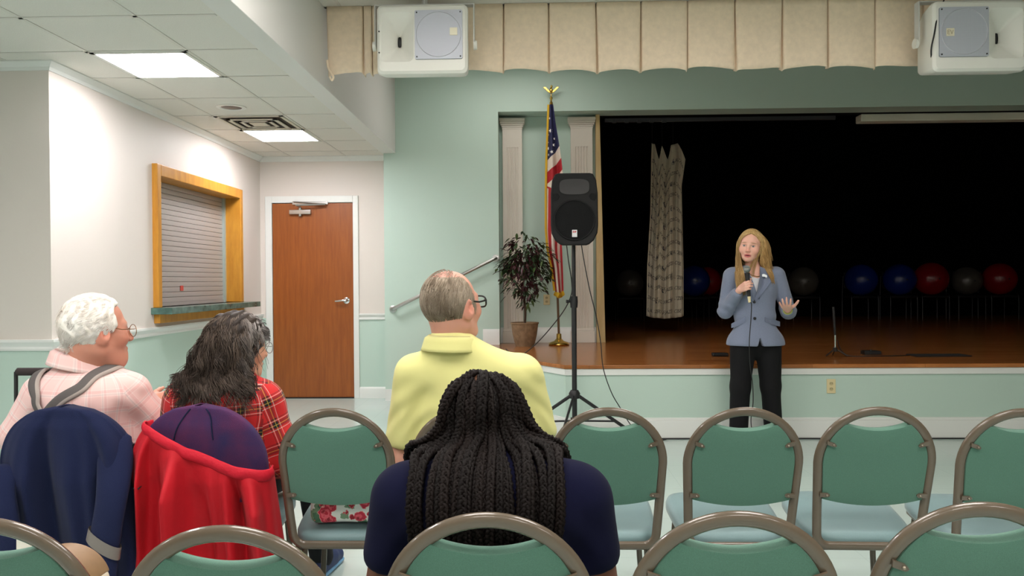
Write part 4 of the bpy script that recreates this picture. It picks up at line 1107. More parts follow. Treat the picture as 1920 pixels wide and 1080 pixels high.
# ================= man in the yellow polo shirt
def man_yellow():
    Y = 2.86
    sl, sr = P3(772, 702, Y), P3(984, 702, Y); neck = P3(842, 652, Y + 0.0); hip = np.array([-0.235, 2.945, 0.585])
    el, er = P3(752, 860, Y + 0.03), P3(1017, 836, Y + 0.06)
    hl, hr_ = np.array([-0.33, 3.22, 0.62]), np.array([-0.12, 3.24, 0.62])
    o = (hip[0], hip[1], 0)
    t_ = thing('person', 'seated man in a yellow polo shirt and black glasses, seen from behind', 'person', o)
    top = P3(845, 507, Y); k = 1.10
    hd = Head((top[0] + 0.002, Y + 0.01, top[2] - 0.122 * k + 0.006), yaw=R(-36), pitch=R(8), k=k, jowl=0.5)
    nk = hd.wor((0, -0.03, -0.05)); nb = neck + (0, 0.02, -0.02)
    caps_l = hand_caps(hl, (0.5, 0.6, -0.2), (0, 0, -1), (1, 0, 0), 0.5); caps_r = hand_caps(hr_, (-0.5, 0.6, -0.2), (0, 0, -1), (-1, 0, 0), 0.5)
    def body(P):
        d = hd.sdf(P)
        d = smin(d, s_cap(P, nk, nb, 0.064, 0.054), 0.03)
        d = smin(d, s_cap(P, nb, hip + (0, 0.02, 0.1), 0.05, 0.09), 0.03)
        for s, e, h in ((sl, el, hl), (sr, er, hr_)):
            d = smin(d, s_cap(P, nb - (0, 0, 0.03), s, 0.05, 0.046), 0.04); d = smin(d, s_cap(P, s, e, 0.046, 0.042), 0.03); d = smin(d, s_cap(P, e, h, 0.042, 0.028), 0.02)
        d = smin(d, u_caps(P, caps_l, 0.008), 0.012); d = smin(d, u_caps(P, caps_r, 0.008), 0.012)
        return d
    def tint(V):
        C = hd.tint(V, (214, 158, 138), (176, 110, 100), (120, 105, 90))
        p = hd.loc(V); n = np.exp(-(((p - (0, -0.03, 0.13)) / (0.07, 0.08, 0.05)) ** 2).sum(1))[:, None]
        return C * (1 - 0.5 * n) + L3((214, 158, 150)) * 0.5 * n
    sdf_obj('body', body, (-0.62, 2.66, 0.5), (0.16, 3.46, 1.38), 0.0055, M_skinA, t_, o, tint)
    arms = [(sl, sl * 0.25 + el * 0.75, 0.066, 0.064), (sr, sr * 0.22 + er * 0.78, 0.066, 0.066)]
    tf = torso_fn(sl, sr, neck, hip, belly=1.12, arms=arms, arm_r=0.065, trap=0.072)
    hb = [(arms[0][1], _unit(el - sl)), (arms[1][1], _unit(er - sr))]
    def shirt(P):
        d = tf(P)
        w = 0.0035 * np.sin((P[:, 2] * 0.8 + (P[:, 0] + 0.25) ** 2 * 2.5) * 95) * np.exp(-((P[:, 2] - 0.80) / 0.05) ** 2)
        w = w + 0.0035 * np.sin((P[:, 0] * 0.7 - P[:, 2]) * 70 + 1.0) * np.exp(-(((P[:, 0] + 0.46) / 0.07) ** 2 + ((P[:, 2] - 0.88) / 0.10) ** 2))
        w = w + 0.003 * np.sin((P[:, 0] + P[:, 2]) * 75) * np.exp(-(((P[:, 0] - 0.0) / 0.06) ** 2 + ((P[:, 2] - 0.9) / 0.10) ** 2))
        d = d + w + 0.003 * fbm(P, 16, 3)
        for c, n in hb:
            e = s_ball(P, c, 0.075); d = np.where(e < 0.03, smax(d, s_plane(P, c + n * 0.03, n), 0.006), d)
        return smax(d, -s_cap(P, neck + (0, 0.02, 0.085), neck + (0, 0.03, 0.2), 0.062), 0.012)
    M_y = mat('yellow_pique_knit', (224, 220, 146), rough=0.85, bump=0.12, bscale=900, sheen=0.1)
    sh = sdf_obj('shirt', shirt, (-0.62, 2.64, 0.44), (0.16, 3.16, 1.14), 0.007, M_y, t_, o)
    collar('collar', hd, neck + (0.004, 0, -0.008), sh, o, M_y, r=0.078, h=0.054, tilt=(-0.03, 0.02))
    # fringe of hair, thin over the crown
    hair_at = lambda p: (p[:, 2] > -0.062 + 0.20 * np.clip(p[:, 1] + 0.05, 0, 1)) & (p[:, 1] < 0.055 - 0.25 * np.clip(p[:, 2] - 0.03, 0, 1) + 0.0)
    def cap(P):
        p = hd.loc(P); d = hd.skull(P) - 0.006 * hd.k + 0.0016 * np.sin(p[:, 0] * 420 + 3 * np.sin(p[:, 2] * 40)) 
        zt = np.where(p[:, 1] < 0, -0.078, -0.078 + 1.15 * p[:, 1] + 0.03)
        d = smax(d, (np.where(p[:, 1] > -0.01, -0.025 + 1.1 * (p[:, 1] + 0.01) + 0.03, -0.088) - p[:, 2]) * hd.k * 0.7, 0.006)
        d = smax(d, (p[:, 1] - 0.045 + 0.5 * np.clip(p[:, 2] - 0.02, 0, 1)) * hd.k, 0.01)
        return smax(d, -(s_ell(p, (0.006, 0.01, 0.128), (0.062, 0.085, 0.046)) * hd.k), 0.012)
    def hc(V):
        p = hd.loc(V); C = color_noise(V * (1, 1, 0.3), (124, 108, 90), (168, 154, 136), 120, 5)
        g = np.clip((np.abs(p[:, 0]) - 0.045) / 0.03, 0, 1)[:, None] * np.clip(0.4 - p[:, 2] * 8, 0, 1)[:, None]
        return C * (1 - 0.5 * g) + L3((188, 176, 156)) * 0.5 * g
    hp = sdf_obj('hair', cap, hd.c - 0.15, hd.c + 0.16, 0.0045, M_hair, t_, o, hc)
    D = dirs(5200); r_ = roots_on(hd.skull, hd.c + (0, 0, 0.02), D); p = hd.loc(r_)
    keep = (p[:, 2] > -0.062) & (p[:, 1] < 0.03 - 0.35 * np.clip(p[:, 2] - 0.02, 0, 1)) & ((RNG.uniform(size=len(p)) < 0.38) | (p[:, 2] < 0.075)) & ~((np.abs(p[:, 0]) > 0.06) & (p[:, 1] > -0.03) & (p[:, 2] < 0.005))
    r_ = r_[keep]; fw = hd.M @ np.array([0, 1.0, 0]); upv = hd.M @ np.array([0, 0, 1.0]); sw = RNG.normal(size=(len(r_), 3)) * 0.16
    def flow(P, i):
        g = grad(hd.skull, P); q = hd.loc(P); d = -upv * 1.0 - fw * np.clip(q[:, 2:3] * 9, 0, 1.2) + sw
        return d - g * (d * g).sum(1)[:, None] * 0.97
    S = grow(hd.skull, r_, flow, 7, 0.0065, 0.0075)
    V, F = strand_mesh(S, 0.00085); mesh_np('hair_strands', V, F, M_hair, hp, o, color_noise(np.repeat(S.mean(1), S.shape[1] * 3, 0) * (1, 1, 0.2), (116, 100, 82), (186, 172, 154), 60, 9))
    glasses(hd, t_, o, M_blackrim, rim=0.0032, w=0.027, h=0.019, round_=3.0)
    seated_legs(t_, o, (hip[0], hip[1]), 0, mat('tan_trousers', (150, 130, 100), rough=0.85), mat('brown_shoe', (70, 48, 34), rough=0.5))
    return t_

# ================= man in the pink plaid shirt
def man_pink():
    Y = 2.82
    sl, sr = P3(78, 738, Y), P3(246, 736, Y + 0.03); neck = P3(152, 690, Y + 0.03); hip = np.array([-1.60, 2.945, 0.585])
    el, er = P3(34, 818, Y + 0.02), P3(306, 800, Y + 0.10)
    hl, hr_ = np.array([-1.70, 3.20, 0.64]), P3(285, 752, Y + 0.34)
    o = (hip[0], hip[1], 0)
    t_ = thing('person', 'seated white-haired man in a pink plaid shirt with grey suspenders', 'person', o)
    top = P3(172, 552, Y); k = 1.09
    hd = Head((top[0] + 0.004, Y + 0.02, top[2] - 0.119 * k - 0.004), yaw=R(-38), pitch=R(0), k=k, jowl=1.0, mouth=0.8)
    nk = hd.wor((0, -0.03, -0.05)); nb = neck + (0, 0, -0.03)
    caps_l = hand_caps(hl, (0.5, 0.6, -0.2), (0, 0, -1), (1, 0, 0), 0.5); caps_r = hand_caps(hr_, (0.55, 0.8, 0.05), (-0.5, 0.3, -0.6), (0.2, 0.1, 1), 0.9)
    def body(P):
        d = hd.sdf(P); d = smin(d, s_cap(P, nk, nb, 0.066, 0.072), 0.035)
        d = smin(d, s_cap(P, hd.wor((0, 0.045, -0.10)), nb + (0.03, 0.05, 0.02), 0.035, 0.04), 0.05)
        d = smin(d, s_cap(P, nb, hip + (0, 0, 0.1), 0.07, 0.10), 0.05)
        for s, e, h in ((sl, el, hl), (sr, er, hr_)):
            d = smin(d, s_cap(P, nb - (0, 0, 0.03), s, 0.05, 0.046), 0.04); d = smin(d, s_cap(P, s, e, 0.046, 0.042), 0.03); d = smin(d, s_cap(P, e, h, 0.042, 0.028), 0.02)
        return smin(smin(d, u_caps(P, caps_l, 0.008), 0.012), u_caps(P, caps_r, 0.008), 0.012)
    sdf_obj('body', body, (-2.02, 2.62, 0.5), (-1.10, 3.48, 1.30), 0.0058, M_skinA, t_, o, lambda V: hd.tint(V, (204, 142, 120), (172, 100, 92), (190, 180, 170)))
    arms = [(sl, el, 0.066, 0.060), (sr, er, 0.066, 0.060), (el, el * 0.3 + hl * 0.7, 0.058, 0.05), (er, er * 0.35 + hr_ * 0.65, 0.058, 0.046)]
    tf = torso_fn(sl, sr, neck, hip, belly=1.2, chest=1.08, arms=arms, arm_r=0.066, trap=0.07, hump=1)
    def shirt(P):
        d = tf(P) + 0.004 * fbm(P, 14, 21)
        d = d + 0.005 * np.sin((P[:, 0] * 0.8 + P[:, 2] * 1.0) * 62 + 2 * np.sin(P[:, 2] * 20)) * np.exp(-(((P[:, 0] + 1.36) / 0.12) ** 2 + ((P[:, 2] - 0.83) / 0.12) ** 2))
        d = d + 0.005 * np.sin((P[:, 0] * 1.0 - P[:, 2] * 0.6) * 55) * np.exp(-(((P[:, 0] + 1.78) / 0.10) ** 2 + ((P[:, 2] - 0.85) / 0.12) ** 2))
        return smax(d, -s_cap(P, neck + (0, 0.02, 0.085), neck + (0, 0.02, 0.2), 0.064), 0.012)
    pk, wh, gr, dp = (236, 196, 190), (240, 214, 208), (206, 194, 192), (228, 178, 174)
    M_p = plaid('pink_plaid', [(0, pk), (0.42, wh), (0.50, gr), (0.54, wh), (0.62, dp), (0.78, wh), (0.82, pk)], [(0, pk), (0.42, wh), (0.50, gr), (0.54, wh), (0.62, dp), (0.78, wh), (0.82, pk)], 0.062)
    sh = sdf_obj('shirt', shirt, (-2.06, 2.58, 0.44), (-1.08, 3.30, 1.12), 0.007, M_p, t_, o, uv=limb_uv([(a, b, ra) for a, b, ra, rb in arms], -1.6, 2.85))
    cl = collar('collar', hd, neck + (0.0, 0, -0.002), sh, o, M_p, r=0.084, h=0.056, tilt=(-0.22, 0.10))
    ul = cl.data.uv_layers.new(name='UVMap')
    for lp in cl.data.loops: ul.data[lp.index].uv = ((lp.vertex_index % 48) / 48 * 0.56, (lp.vertex_index // 48) / 12 * 0.11)
    # suspenders laid on the shirt
    M_sus = mat('grey_suspender_webbing', (92, 86, 84), rough=0.8, bump=0.3, bscale=900)
    M_sus2 = mat('suspender_pale_edge', (170, 158, 150), rough=0.8)
    def strap(ctrl, nm):
        pts = np.array(spline(ctrl, 10)); pts = pts - grad(tf, pts) * tf(pts.astype(np.float32))[:, None]
        N = grad(tf, pts); T = np.gradient(pts, axis=0); T /= np.linalg.norm(T, axis=1)[:, None]; B = np.cross(N, T)
        vs = []
        for q, n, b in zip(pts, N, B):
            for s, hgt in ((-1, 0.002), (-0.9, 0.008), (-0.45, 0.0095), (0, 0.010), (0.45, 0.0095), (0.9, 0.008), (1, 0.002)): vs.append(q + b * 0.021 * s + n * hgt)
        K = len(pts); fs = [(i * 7 + j, i * 7 + j + 1, (i + 1) * 7 + j + 1, (i + 1) * 7 + j) for i in range(K - 1) for j in range(6)]
        m = MB(); m.add(vs, fs); m.m = [1 if (f % 6) >= 4 else 0 for f in range(len(fs))]
        m.build('suspender', [M_sus, M_sus2], t_, o, sharp=0)
    yb = Y - 0.13
    strap([P3(214, 712, Y + 0.07), P3(204, 697, Y + 0.0), P3(176, 706, Y - 0.06), P3(146, 724, yb), P3(112, 750, yb), P3(84, 776, yb), P3(60, 800, yb), P3(30, 840, yb)], 'r')
    strap([P3(84, 716, Y + 0.06), P3(80, 694, Y), P3(62, 712, Y - 0.07), P3(50, 740, yb), P3(52, 765, yb), P3(68, 792, yb), P3(96, 830, yb)], 'l')
    # white hair
    def cap(P):
        p = hd.loc(P); d = hd.skull(P) - 0.010 * hd.k + 0.0022 * np.sin(p[:, 1] * 260 + 4 * np.sin(p[:, 2] * 50)) + 0.002 * fbm(p, 90, 4)
        d = smax(d, (-0.092 + np.clip(p[:, 1] + 0.035, 0, 1) * 1.5 - p[:, 2]) * hd.k * 0.65, 0.006)
        d = smax(d, (p[:, 1] - 0.040 - 0.30 * np.clip(p[:, 2] - 0.035, 0, 1) + 0.9 * np.clip(np.abs(p[:, 2] - 0.055) * 0.0, 0, 1)) * hd.k, 0.008)
        e = s_ell(p, (0.055, 0.075, 0.055), (0.035, 0.05, 0.035)) * hd.k
        return smax(smax(d, -e, 0.01), -s_ell(P - 0, hd.wor((0.08, -0.008, -0.012)), (0.03, 0.03, 0.035)) , 0.006)
    hcol = lambda V: color_noise(V, (232, 224, 212), (250, 247, 240), 80, 7)
    hp = sdf_obj('hair', cap, hd.c - 0.16, hd.c + 0.17, 0.0045, M_hair, t_, o, hcol)
    D = dirs(6500); r_ = roots_on(hd.skull, hd.c + (0, 0, 0.02), D); p = hd.loc(r_)
    keep = (p[:, 2] > -0.075 + np.clip(p[:, 1] + 0.035, 0, 1) * 1.6) & (p[:, 1] < 0.035 + 0.28 * np.clip(p[:, 2] - 0.035, 0, 1)) & ~((p[:, 0] > 0.03) & (p[:, 1] > 0.03) & (p[:, 2] > 0.02) & (p[:, 2] < 0.085))
    r_ = r_[keep]; fw = hd.M @ np.array([0, 1.0, 0]); upv = hd.M @ np.array([0, 0, 1.0]); sw = RNG.normal(size=(len(r_), 3)) * 0.18
    def flow(P, i):
        g = grad(hd.skull, P); q = hd.loc(P); d = -fw * 0.9 - upv * np.clip(0.75 - q[:, 2:3] * 6 + 0.25 * np.sin(q[:, 1:2] * 45 + q[:, 2:3] * 30), 0.1, 1.6) + sw
        return d - g * (d * g).sum(1)[:, None] * 0.9
    S = grow(hd.skull, r_, flow, 8, 0.0058, np.linspace(0.009, 0.013, 8)); S, _ = clump(S, 420, 0.0, 0.6, 3)
    V, F = strand_mesh(S, 0.0009); mesh_np('hair_strands', V, F, M_hair, hp, o, color_noise(np.repeat(S.mean(1), S.shape[1] * 3, 0), (226, 216, 204), (252, 249, 243), 60, 19))
    glasses(hd, t_, o, M_wire, rim=0.0014, w=0.027, h=0.021)
    seated_legs(t_, o, (hip[0], hip[1]), 0, M_trouser, mat('black_shoe', (24, 24, 26), rough=0.5))
    return t_

# ================= woman in the red tartan shirt
def woman_tartan():
    Y = 2.86
    sl, sr = P3(342, 752, Y - 0.02), P3(496, 752, Y + 0.03); neck = P3(430, 706, Y + 0.04); hip = np.array([-1.14, 2.945, 0.585])
    el, er = P3(322, 870, Y + 0.05), P3(540, 862, Y + 0.06)
    hl, hr_ = np.array([-1.24, 3.22, 0.63]), np.array([-1.0, 3.24, 0.63])
    o = (hip[0], hip[1], 0)
    t_ = thing('person', 'seated woman with wavy dark grey hair in a red tartan shirt', 'person', o)
    top = P3(446, 588, Y + 0.06); k = 1.02
    hd = Head((top[0] + 0.0, Y + 0.06, top[2] - 0.116 * k - 0.004), yaw=R(-42), pitch=R(-4), k=k, sex='f', jowl=0.6)
    nk = hd.wor((0, -0.03, -0.05)); nb = neck + (0, 0, -0.03)
    caps_l = hand_caps(hl, (0.5, 0.6, -0.2), (0, 0, -1), (1, 0, 0), 0.5); caps_r = hand_caps(hr_, (-0.5, 0.6, -0.2), (0, 0, -1), (-1, 0, 0), 0.5)
    def body(P):
        d = hd.sdf(P); d = smin(d, s_cap(P, nk, nb, 0.054, 0.062), 0.03); d = smin(d, s_cap(P, nb, hip + (0, 0, 0.1), 0.06, 0.10), 0.05)
        for s, e, h in ((sl, el, hl), (sr, er, hr_)):
            d = smin(d, s_cap(P, nb - (0, 0, 0.03), s, 0.045, 0.042), 0.04); d = smin(d, s_cap(P, s, e, 0.042, 0.038), 0.03); d = smin(d, s_cap(P, e, h, 0.038, 0.026), 0.02)
        return smin(smin(d, u_caps(P, caps_l, 0.008), 0.012), u_caps(P, caps_r, 0.008), 0.012)
    sdf_obj('body', body, (-1.46, 2.66, 0.5), (-0.80, 3.46, 1.26), 0.0055, M_skinA, t_, o, lambda V: hd.tint(V, (216, 164, 138), (178, 108, 100), (110, 95, 85)))
    arms = [(sl, el, 0.068, 0.062), (sr, er, 0.068, 0.064), (el, el * 0.3 + hl * 0.7, 0.058, 0.05), (er, er * 0.3 + hr_ * 0.7, 0.058, 0.05)]
    tf = torso_fn(sl, sr, neck, hip, belly=1.25, chest=1.12, arms=arms, arm_r=0.068, trap=0.06, hump=1)
    def shirt(P):
        d = tf(P) + 0.004 * fbm(P, 15, 31)
        d = d + 0.004 * np.sin((P[:, 0] * 0.9 + P[:, 2] * 0.7) * 60) * np.exp(-(((P[:, 0] + 0.93) / 0.1) ** 2 + ((P[:, 2] - 0.8) / 0.12) ** 2))
        return smax(d, -s_cap(P, neck + (0, 0, 0.03), neck + (0, 0, 0.2), 0.056), 0.012)
    rd, bk, wh, ye, dk = (196, 22, 26), (14, 14, 16), (225, 215, 205), (205, 180, 70), (120, 12, 16)
    ramp = [(0, rd), (0.26, bk), (0.30, rd), (0.34, wh), (0.365, rd), (0.40, bk), (0.52, ye), (0.55, bk), (0.66, rd), (0.72, wh), (0.745, rd)]
    M_t = plaid('red_tartan', ramp, ramp, 0.088, mixf=0.5)
    base_uv = limb_uv([(a, b, ra) for a, b, ra, rb in arms], hip[0] - 0.02, 2.87)
    def uvf(V, F):
        uv = base_uv(V, F); C = V[F].mean(1)
        yoke = (C[:, 2] > 0.905 + 0.10 * np.abs(C[:, 0] + 1.16)) & (np.abs(C[:, 0] + 1.17) < 0.20)
        a = R(28); u = V[F][yoke][..., 0]; v = V[F][yoke][..., 2] - V[F][yoke][..., 1]
        uv[yoke, :, 0] = u * math.cos(a) - v * math.sin(a); uv[yoke, :, 1] = u * math.sin(a) + v * math.cos(a)
        return uv
    sh = sdf_obj('shirt', shirt, (-1.48, 2.58, 0.44), (-0.78, 3.22, 1.10), 0.0065, M_t, t_, o, uv=uvf)
    collar('collar', hd, neck + (0, 0, -0.02), sh, o, mat('red_collar', (180, 24, 26), rough=0.85), r=0.078, h=0.045, tilt=(-0.05, 0.08))
    # wavy hair
    def solid(P): return smin(hd.skull(P), tf(P), 0.01)
    def cap(P):
        p = hd.loc(P); d = hd.skull(P) - 0.014 * hd.k + 0.003 * np.sin(p[:, 0] * 130 + p[:, 1] * 130 + 5 * np.sin(p[:, 2] * 30)) + 0.003 * fbm(p, 60, 14)
        d = smin(d, s_ell(p, (0.0, -0.055, -0.055), (0.085, 0.06, 0.085)) * hd.k + 0.004 * fbm(p, 70, 15), 0.03)
        return smax(d, (p[:, 1] - 0.012 - 0.9 * np.clip(p[:, 2] - 0.02, 0, 1)) * hd.k * 0.8, 0.008)
    hcol = lambda V: color_noise(V * (1, 1, 0.4), (34, 28, 25), (60, 50, 44), 60, 17)
    hp = sdf_obj('hair', cap, hd.c - 0.2, hd.c + 0.18, 0.005, M_hair, t_, o, hcol)
    D = dirs(6000); r_ = roots_on(hd.skull, hd.c + (0, 0, 0.02), D); p = hd.loc(r_)
    keep = (p[:, 2] > -0.06) & (p[:, 1] < 0.012 + 0.9 * np.clip(p[:, 2] - 0.02, 0, 1))
    r_ = r_[keep]; p = p[keep]; n = len(r_)
    fw = hd.M @ np.array([0, 1.0, 0]); rt = hd.M @ np.array([1.0, 0, 0]); upv = hd.M @ np.array([0, 0, 1.0]); sw = RNG.normal(size=(n, 3)) * 0.08
    out0 = (r_ - hd.c); out0[:, 2] = 0; out0 /= np.maximum(np.linalg.norm(out0, axis=1), 1e-6)[:, None]
    bang = (p[:, 1] > 0.03) & (p[:, 2] > 0.04)
    def flow(P, i):
        q = hd.loc(P); g = grad(hd.skull, P); t = i / 24.0
        d = np.tile(-upv, (n, 1)) * (0.5 + 0.6 * t) + out0 * (0.62 if i < 7 else (0.15 if i < 15 else 0.42)) - fw * (0.55 * (q[:, 1:2] > -0.005) + 0.12) + sw
        d[bang] += (fw * 0.9 * (1 if i < 5 else 0.3) + rt * 0.15)
        return d - g * (d * g).sum(1)[:, None] * (0.75 if i < 8 else 0.2)
    ln = np.where(bang, 0.0038, 0.0102) * RNG.uniform(0.72, 1.15, n)
    S = grow(solid, r_, flow, 24, ln, np.linspace(0.010, 0.020, 24)); S, own = clump(S, 210, 0.05, 0.72, 5, 0.017, 2.1, 0.8)
    V, F = strand_mesh(S, 0.0013, 0.45)
    grey = np.exp(-(((p - (0.03, 0.05, 0.10)) / (0.05, 0.05, 0.05)) ** 2).sum(1)); rr = 0.5 * RNG.uniform(size=n) + 0.5 * ((own * 0.618) % 1.0)
    t = np.linspace(0, 1, S.shape[1])[None, :, None]
    c = L3((48, 39, 34)) * (1 - rr[:, None]) + L3((128, 110, 96)) * rr[:, None]; c = c * (1 - grey[:, None]) + L3((182, 176, 174)) * grey[:, None]
    c = c[:, None, :] * (1 - 0.75 * t) + L3((36, 29, 26)) * 0.75 * t
    mesh_np('hair_strands', V, F, M_hair, hp, o, np.repeat(c.reshape(-1, 3), 3, 0))
    glasses(hd, t_, o, mat('silver_wire', (170, 170, 172), rough=0.3, metal=0.9), rim=0.0015, w=0.026, h=0.020)
    seated_legs(t_, o, (hip[0], hip[1]), R(-8), M_trouser, M_shoe, foot=(0.10, 0))
    return t_

# ================= woman with long braids
def woman_braids():
    Y = 1.69
    sl, sr = P3(758, 936, Y), P3(1088, 936, Y); neck = P3(915, 872, Y + 0.05); hip = np.array([-0.095, 1.775, 0.585])
    el, er = P3(722, 1130, Y + 0.03), P3(1122, 1130, Y + 0.03)
    hl, hr_ = np.array([-0.20, 2.10, 0.62]), np.array([0.0, 2.12, 0.62])
    o = (hip[0], hip[1], 0)
    t_ = thing('person', 'seated woman in a navy T-shirt with long dark braids down her back', 'person', o)
    top = P3(905, 708, Y + 0.10); k = 1.0
    hd = Head((top[0], Y + 0.10, top[2] - 0.112 * k), yaw=R(3), pitch=R(-24), k=k, sex='f')
    nk = hd.wor((0, -0.03, -0.05)); nb = neck + (0, 0, -0.02)
    caps_l = hand_caps(hl, (0.5, 0.6, -0.2), (0, 0, 1), (1, 0, 0), 0.7); caps_r = hand_caps(hr_, (-0.5, 0.6, -0.2), (0, 0, 1), (-1, 0, 0), 0.7)
    def body(P):
        d = hd.sdf(P); d = smin(d, s_cap(P, nk, nb, 0.055, 0.06), 0.03); d = smin(d, s_cap(P, nb, hip + (0, 0, 0.1), 0.06, 0.10), 0.05)
        for s, e, h in ((sl, el, hl), (sr, er, hr_)):
            d = smin(d, s_cap(P, nb - (0, 0, 0.03), s, 0.05, 0.052), 0.04); d = smin(d, s_cap(P, s, e, 0.056, 0.050), 0.03); d = smin(d, s_cap(P, e, h, 0.050, 0.027), 0.02)
        return smin(smin(d, u_caps(P, caps_l, 0.008), 0.012), u_caps(P, caps_r, 0.008), 0.012)
    sdf_obj('body', body, (-0.46, 1.50, 0.5), (0.26, 2.34, 1.14), 0.006, M_skinB, t_, o, lambda V: hd.tint(V, (112, 68, 48), (120, 66, 58), (20, 16, 14), (30, 20, 16)))
    arms = [(sl, sl * 0.52 + el * 0.48, 0.070, 0.067), (sr, sr * 0.52 + er * 0.48, 0.070, 0.067)]
    tf = torso_fn(sl, sr, neck, hip, belly=1.05, chest=1.02, arms=arms, arm_r=0.070, trap=0.06, hump=1)
    hb = [(arms[0][1], _unit(el - sl)), (arms[1][1], _unit(er - sr))]
    def shirt(P):
        d = tf(P) + 0.003 * fbm(P, 14, 41)
        d = d + 0.004 * np.sin((np.abs(P[:, 0] + 0.09) * 0.9 + P[:, 2] * 0.8) * 70) * np.exp(-(((np.abs(P[:, 0] + 0.09) - 0.17) / 0.06) ** 2 + ((P[:, 2] - 0.72) / 0.09) ** 2))
        for c, n in hb:
            e = s_ball(P, c, 0.08); d = np.where(e < 0.03, smax(d, s_plane(P, c + n * 0.035, n), 0.006), d)
        return smax(d, -s_cap(P, neck + (0, 0, 0.04), neck + (0, 0.02, 0.2), 0.058), 0.012)
    sdf_obj('shirt', shirt, (-0.48, 1.46, 0.44), (0.28, 2.02, 1.04), 0.0065, mat('navy_jersey', (11, 13, 40), rough=0.95, spec=0.15, bump=0.12, bscale=700, sheen=0.02), t_, o)
    def cap(P):
        p = hd.loc(P); d = hd.skull(P) - 0.004 + 0.0012 * np.sin(p[:, 1] * 500)
        return smax(smax(d, (p[:, 1] - 0.05 - 0.3 * np.clip(p[:, 2] - 0.03, 0, 1)) , 0.006), (-0.07 - p[:, 2]), 0.006)
    def hc(V):
        p = hd.loc(V); C = np.tile(L3((17, 13, 12)), (len(V), 1)); m = np.exp(-((p[:, 0] + 0.012) / 0.003) ** 2) * (p[:, 2] > 0.03)
        m = np.maximum(m, np.exp(-((p[:, 1] + 0.03) / 0.003) ** 2) * (p[:, 2] > 0.05))[:, None]; return C * (1 - m) + L3((120, 78, 54)) * m
    hp = sdf_obj('hair', cap, hd.c - 0.15, hd.c + 0.16, 0.005, tint_mat('braid_hair', rough=0.6, spec=0.12), t_, o, hc)
    # braids
    def solid(P): return np.minimum(hd.skull(P), tf(P))
    rts = []
    for ring, (th, cnt) in enumerate(((4, 3), (18, 8), (32, 12), (47, 14), (64, 15), (81, 15), (98, 13))):
        for j in range(cnt):
            az = R(-118 + 236 * (j + 0.5 * (ring % 2)) / (cnt - 1 + 0.5)) + RNG.normal() * 0.03
            t2 = R(th); rts.append((math.sin(t2) * math.sin(az), -math.sin(t2) * math.cos(az), math.cos(t2), az, ring))
    rts = np.array(rts); D = rts[:, :3] @ (hd.M @ rotx(R(18))).T
    r_ = roots_on(hd.skull, hd.c + (0, 0, 0.02), D); az = rts[:, 3]; n = len(r_)
    lane = np.clip(az, -2.2, 2.2); ring = rts[:, 4]
    xt = neck[0] + lane * np.where(lane > 0, 0.122, 0.090) + RNG.normal(size=n) * 0.012   # where each braid hangs across the back
    hang = RNG.uniform(0.50, 0.60, n)
    crown = hd.wor((-0.012, -0.01, 0.115))
    def flow(P, i):
        g = grad(solid, P); d = np.zeros_like(P); d[:, 2] = -1
        rad = (P - crown) - g * ((P - crown) * g).sum(1)[:, None]; rad /= np.maximum(np.linalg.norm(rad, axis=1), 1e-6)[:, None]
        d = d + rad * 1.6 * np.exp(-i / 4.0); d[:, 1] -= 0.5 * np.exp(-i / 4.0)
        d[:, 0] += np.clip((xt - P[:, 0]) * 5.0, -0.5, 0.5)
        return d - g * np.minimum((d * g).sum(1), 0)[:, None]
    layer = 0.007 + (6 - ring) * 0.0028 + RNG.uniform(0, 0.006, n)
    S = grow(solid, r_, flow, 44, hang / 44, lambda i: 0.006 + (layer - 0.006) * min(1.0, i / 14.0))
    M_br = tint_mat('braid_hair')
    for b in range(n):
        pts = np.array(spline(S[b][::4], 9)); L = len(pts)
        seg = np.linalg.norm(np.diff(pts, axis=0), axis=1); s = np.concatenate([[0], np.cumsum(seg)])
        T = np.gradient(pts, axis=0); T /= np.maximum(np.linalg.norm(T, axis=1), 1e-8)[:, None]
        N = np.cross(T, [1.0, 0, 0]); N /= np.maximum(np.linalg.norm(N, axis=1), 1e-6)[:, None]; Bv = np.cross(T, N)
        rb = RNG.uniform(0.0058, 0.0074); wl = 0.027
        tp = np.clip((s[-1] - s) / 0.06, 0.55, 1) * np.clip(0.55 + s / 0.05, 0.5, 1)
        mb = MB()
        for kk in range(3):
            a = 2 * PI * s / wl + 2 * PI * kk / 3 + b
            c = pts + (Bv * (np.sin(a) * rb * 0.95 * tp)[:, None] + N * (np.sin(2 * a) * rb * 0.55 * tp)[:, None])
            mb.tube(c, rb * 0.82 * tp, n=6, flat=1.0)
        ob = mb.build('braid', M_br, hp, o, sharp=0, fix=False)
        at = ob.data.color_attributes.new('tint', 'FLOAT_COLOR', 'POINT'); cc = L3((17, 11, 9)) * RNG.uniform(0.6, 1.4)
        at.data.foreach_set('color', np.tile(np.append(cc, 1), (len(ob.data.vertices), 1)).astype(np.float32).ravel())
    seated_legs(t_, o, (hip[0], hip[1]), 0, mat('blue_jeans', (44, 56, 84), rough=0.85), mat('black_shoe', (24, 24, 26), rough=0.5))
    return t_

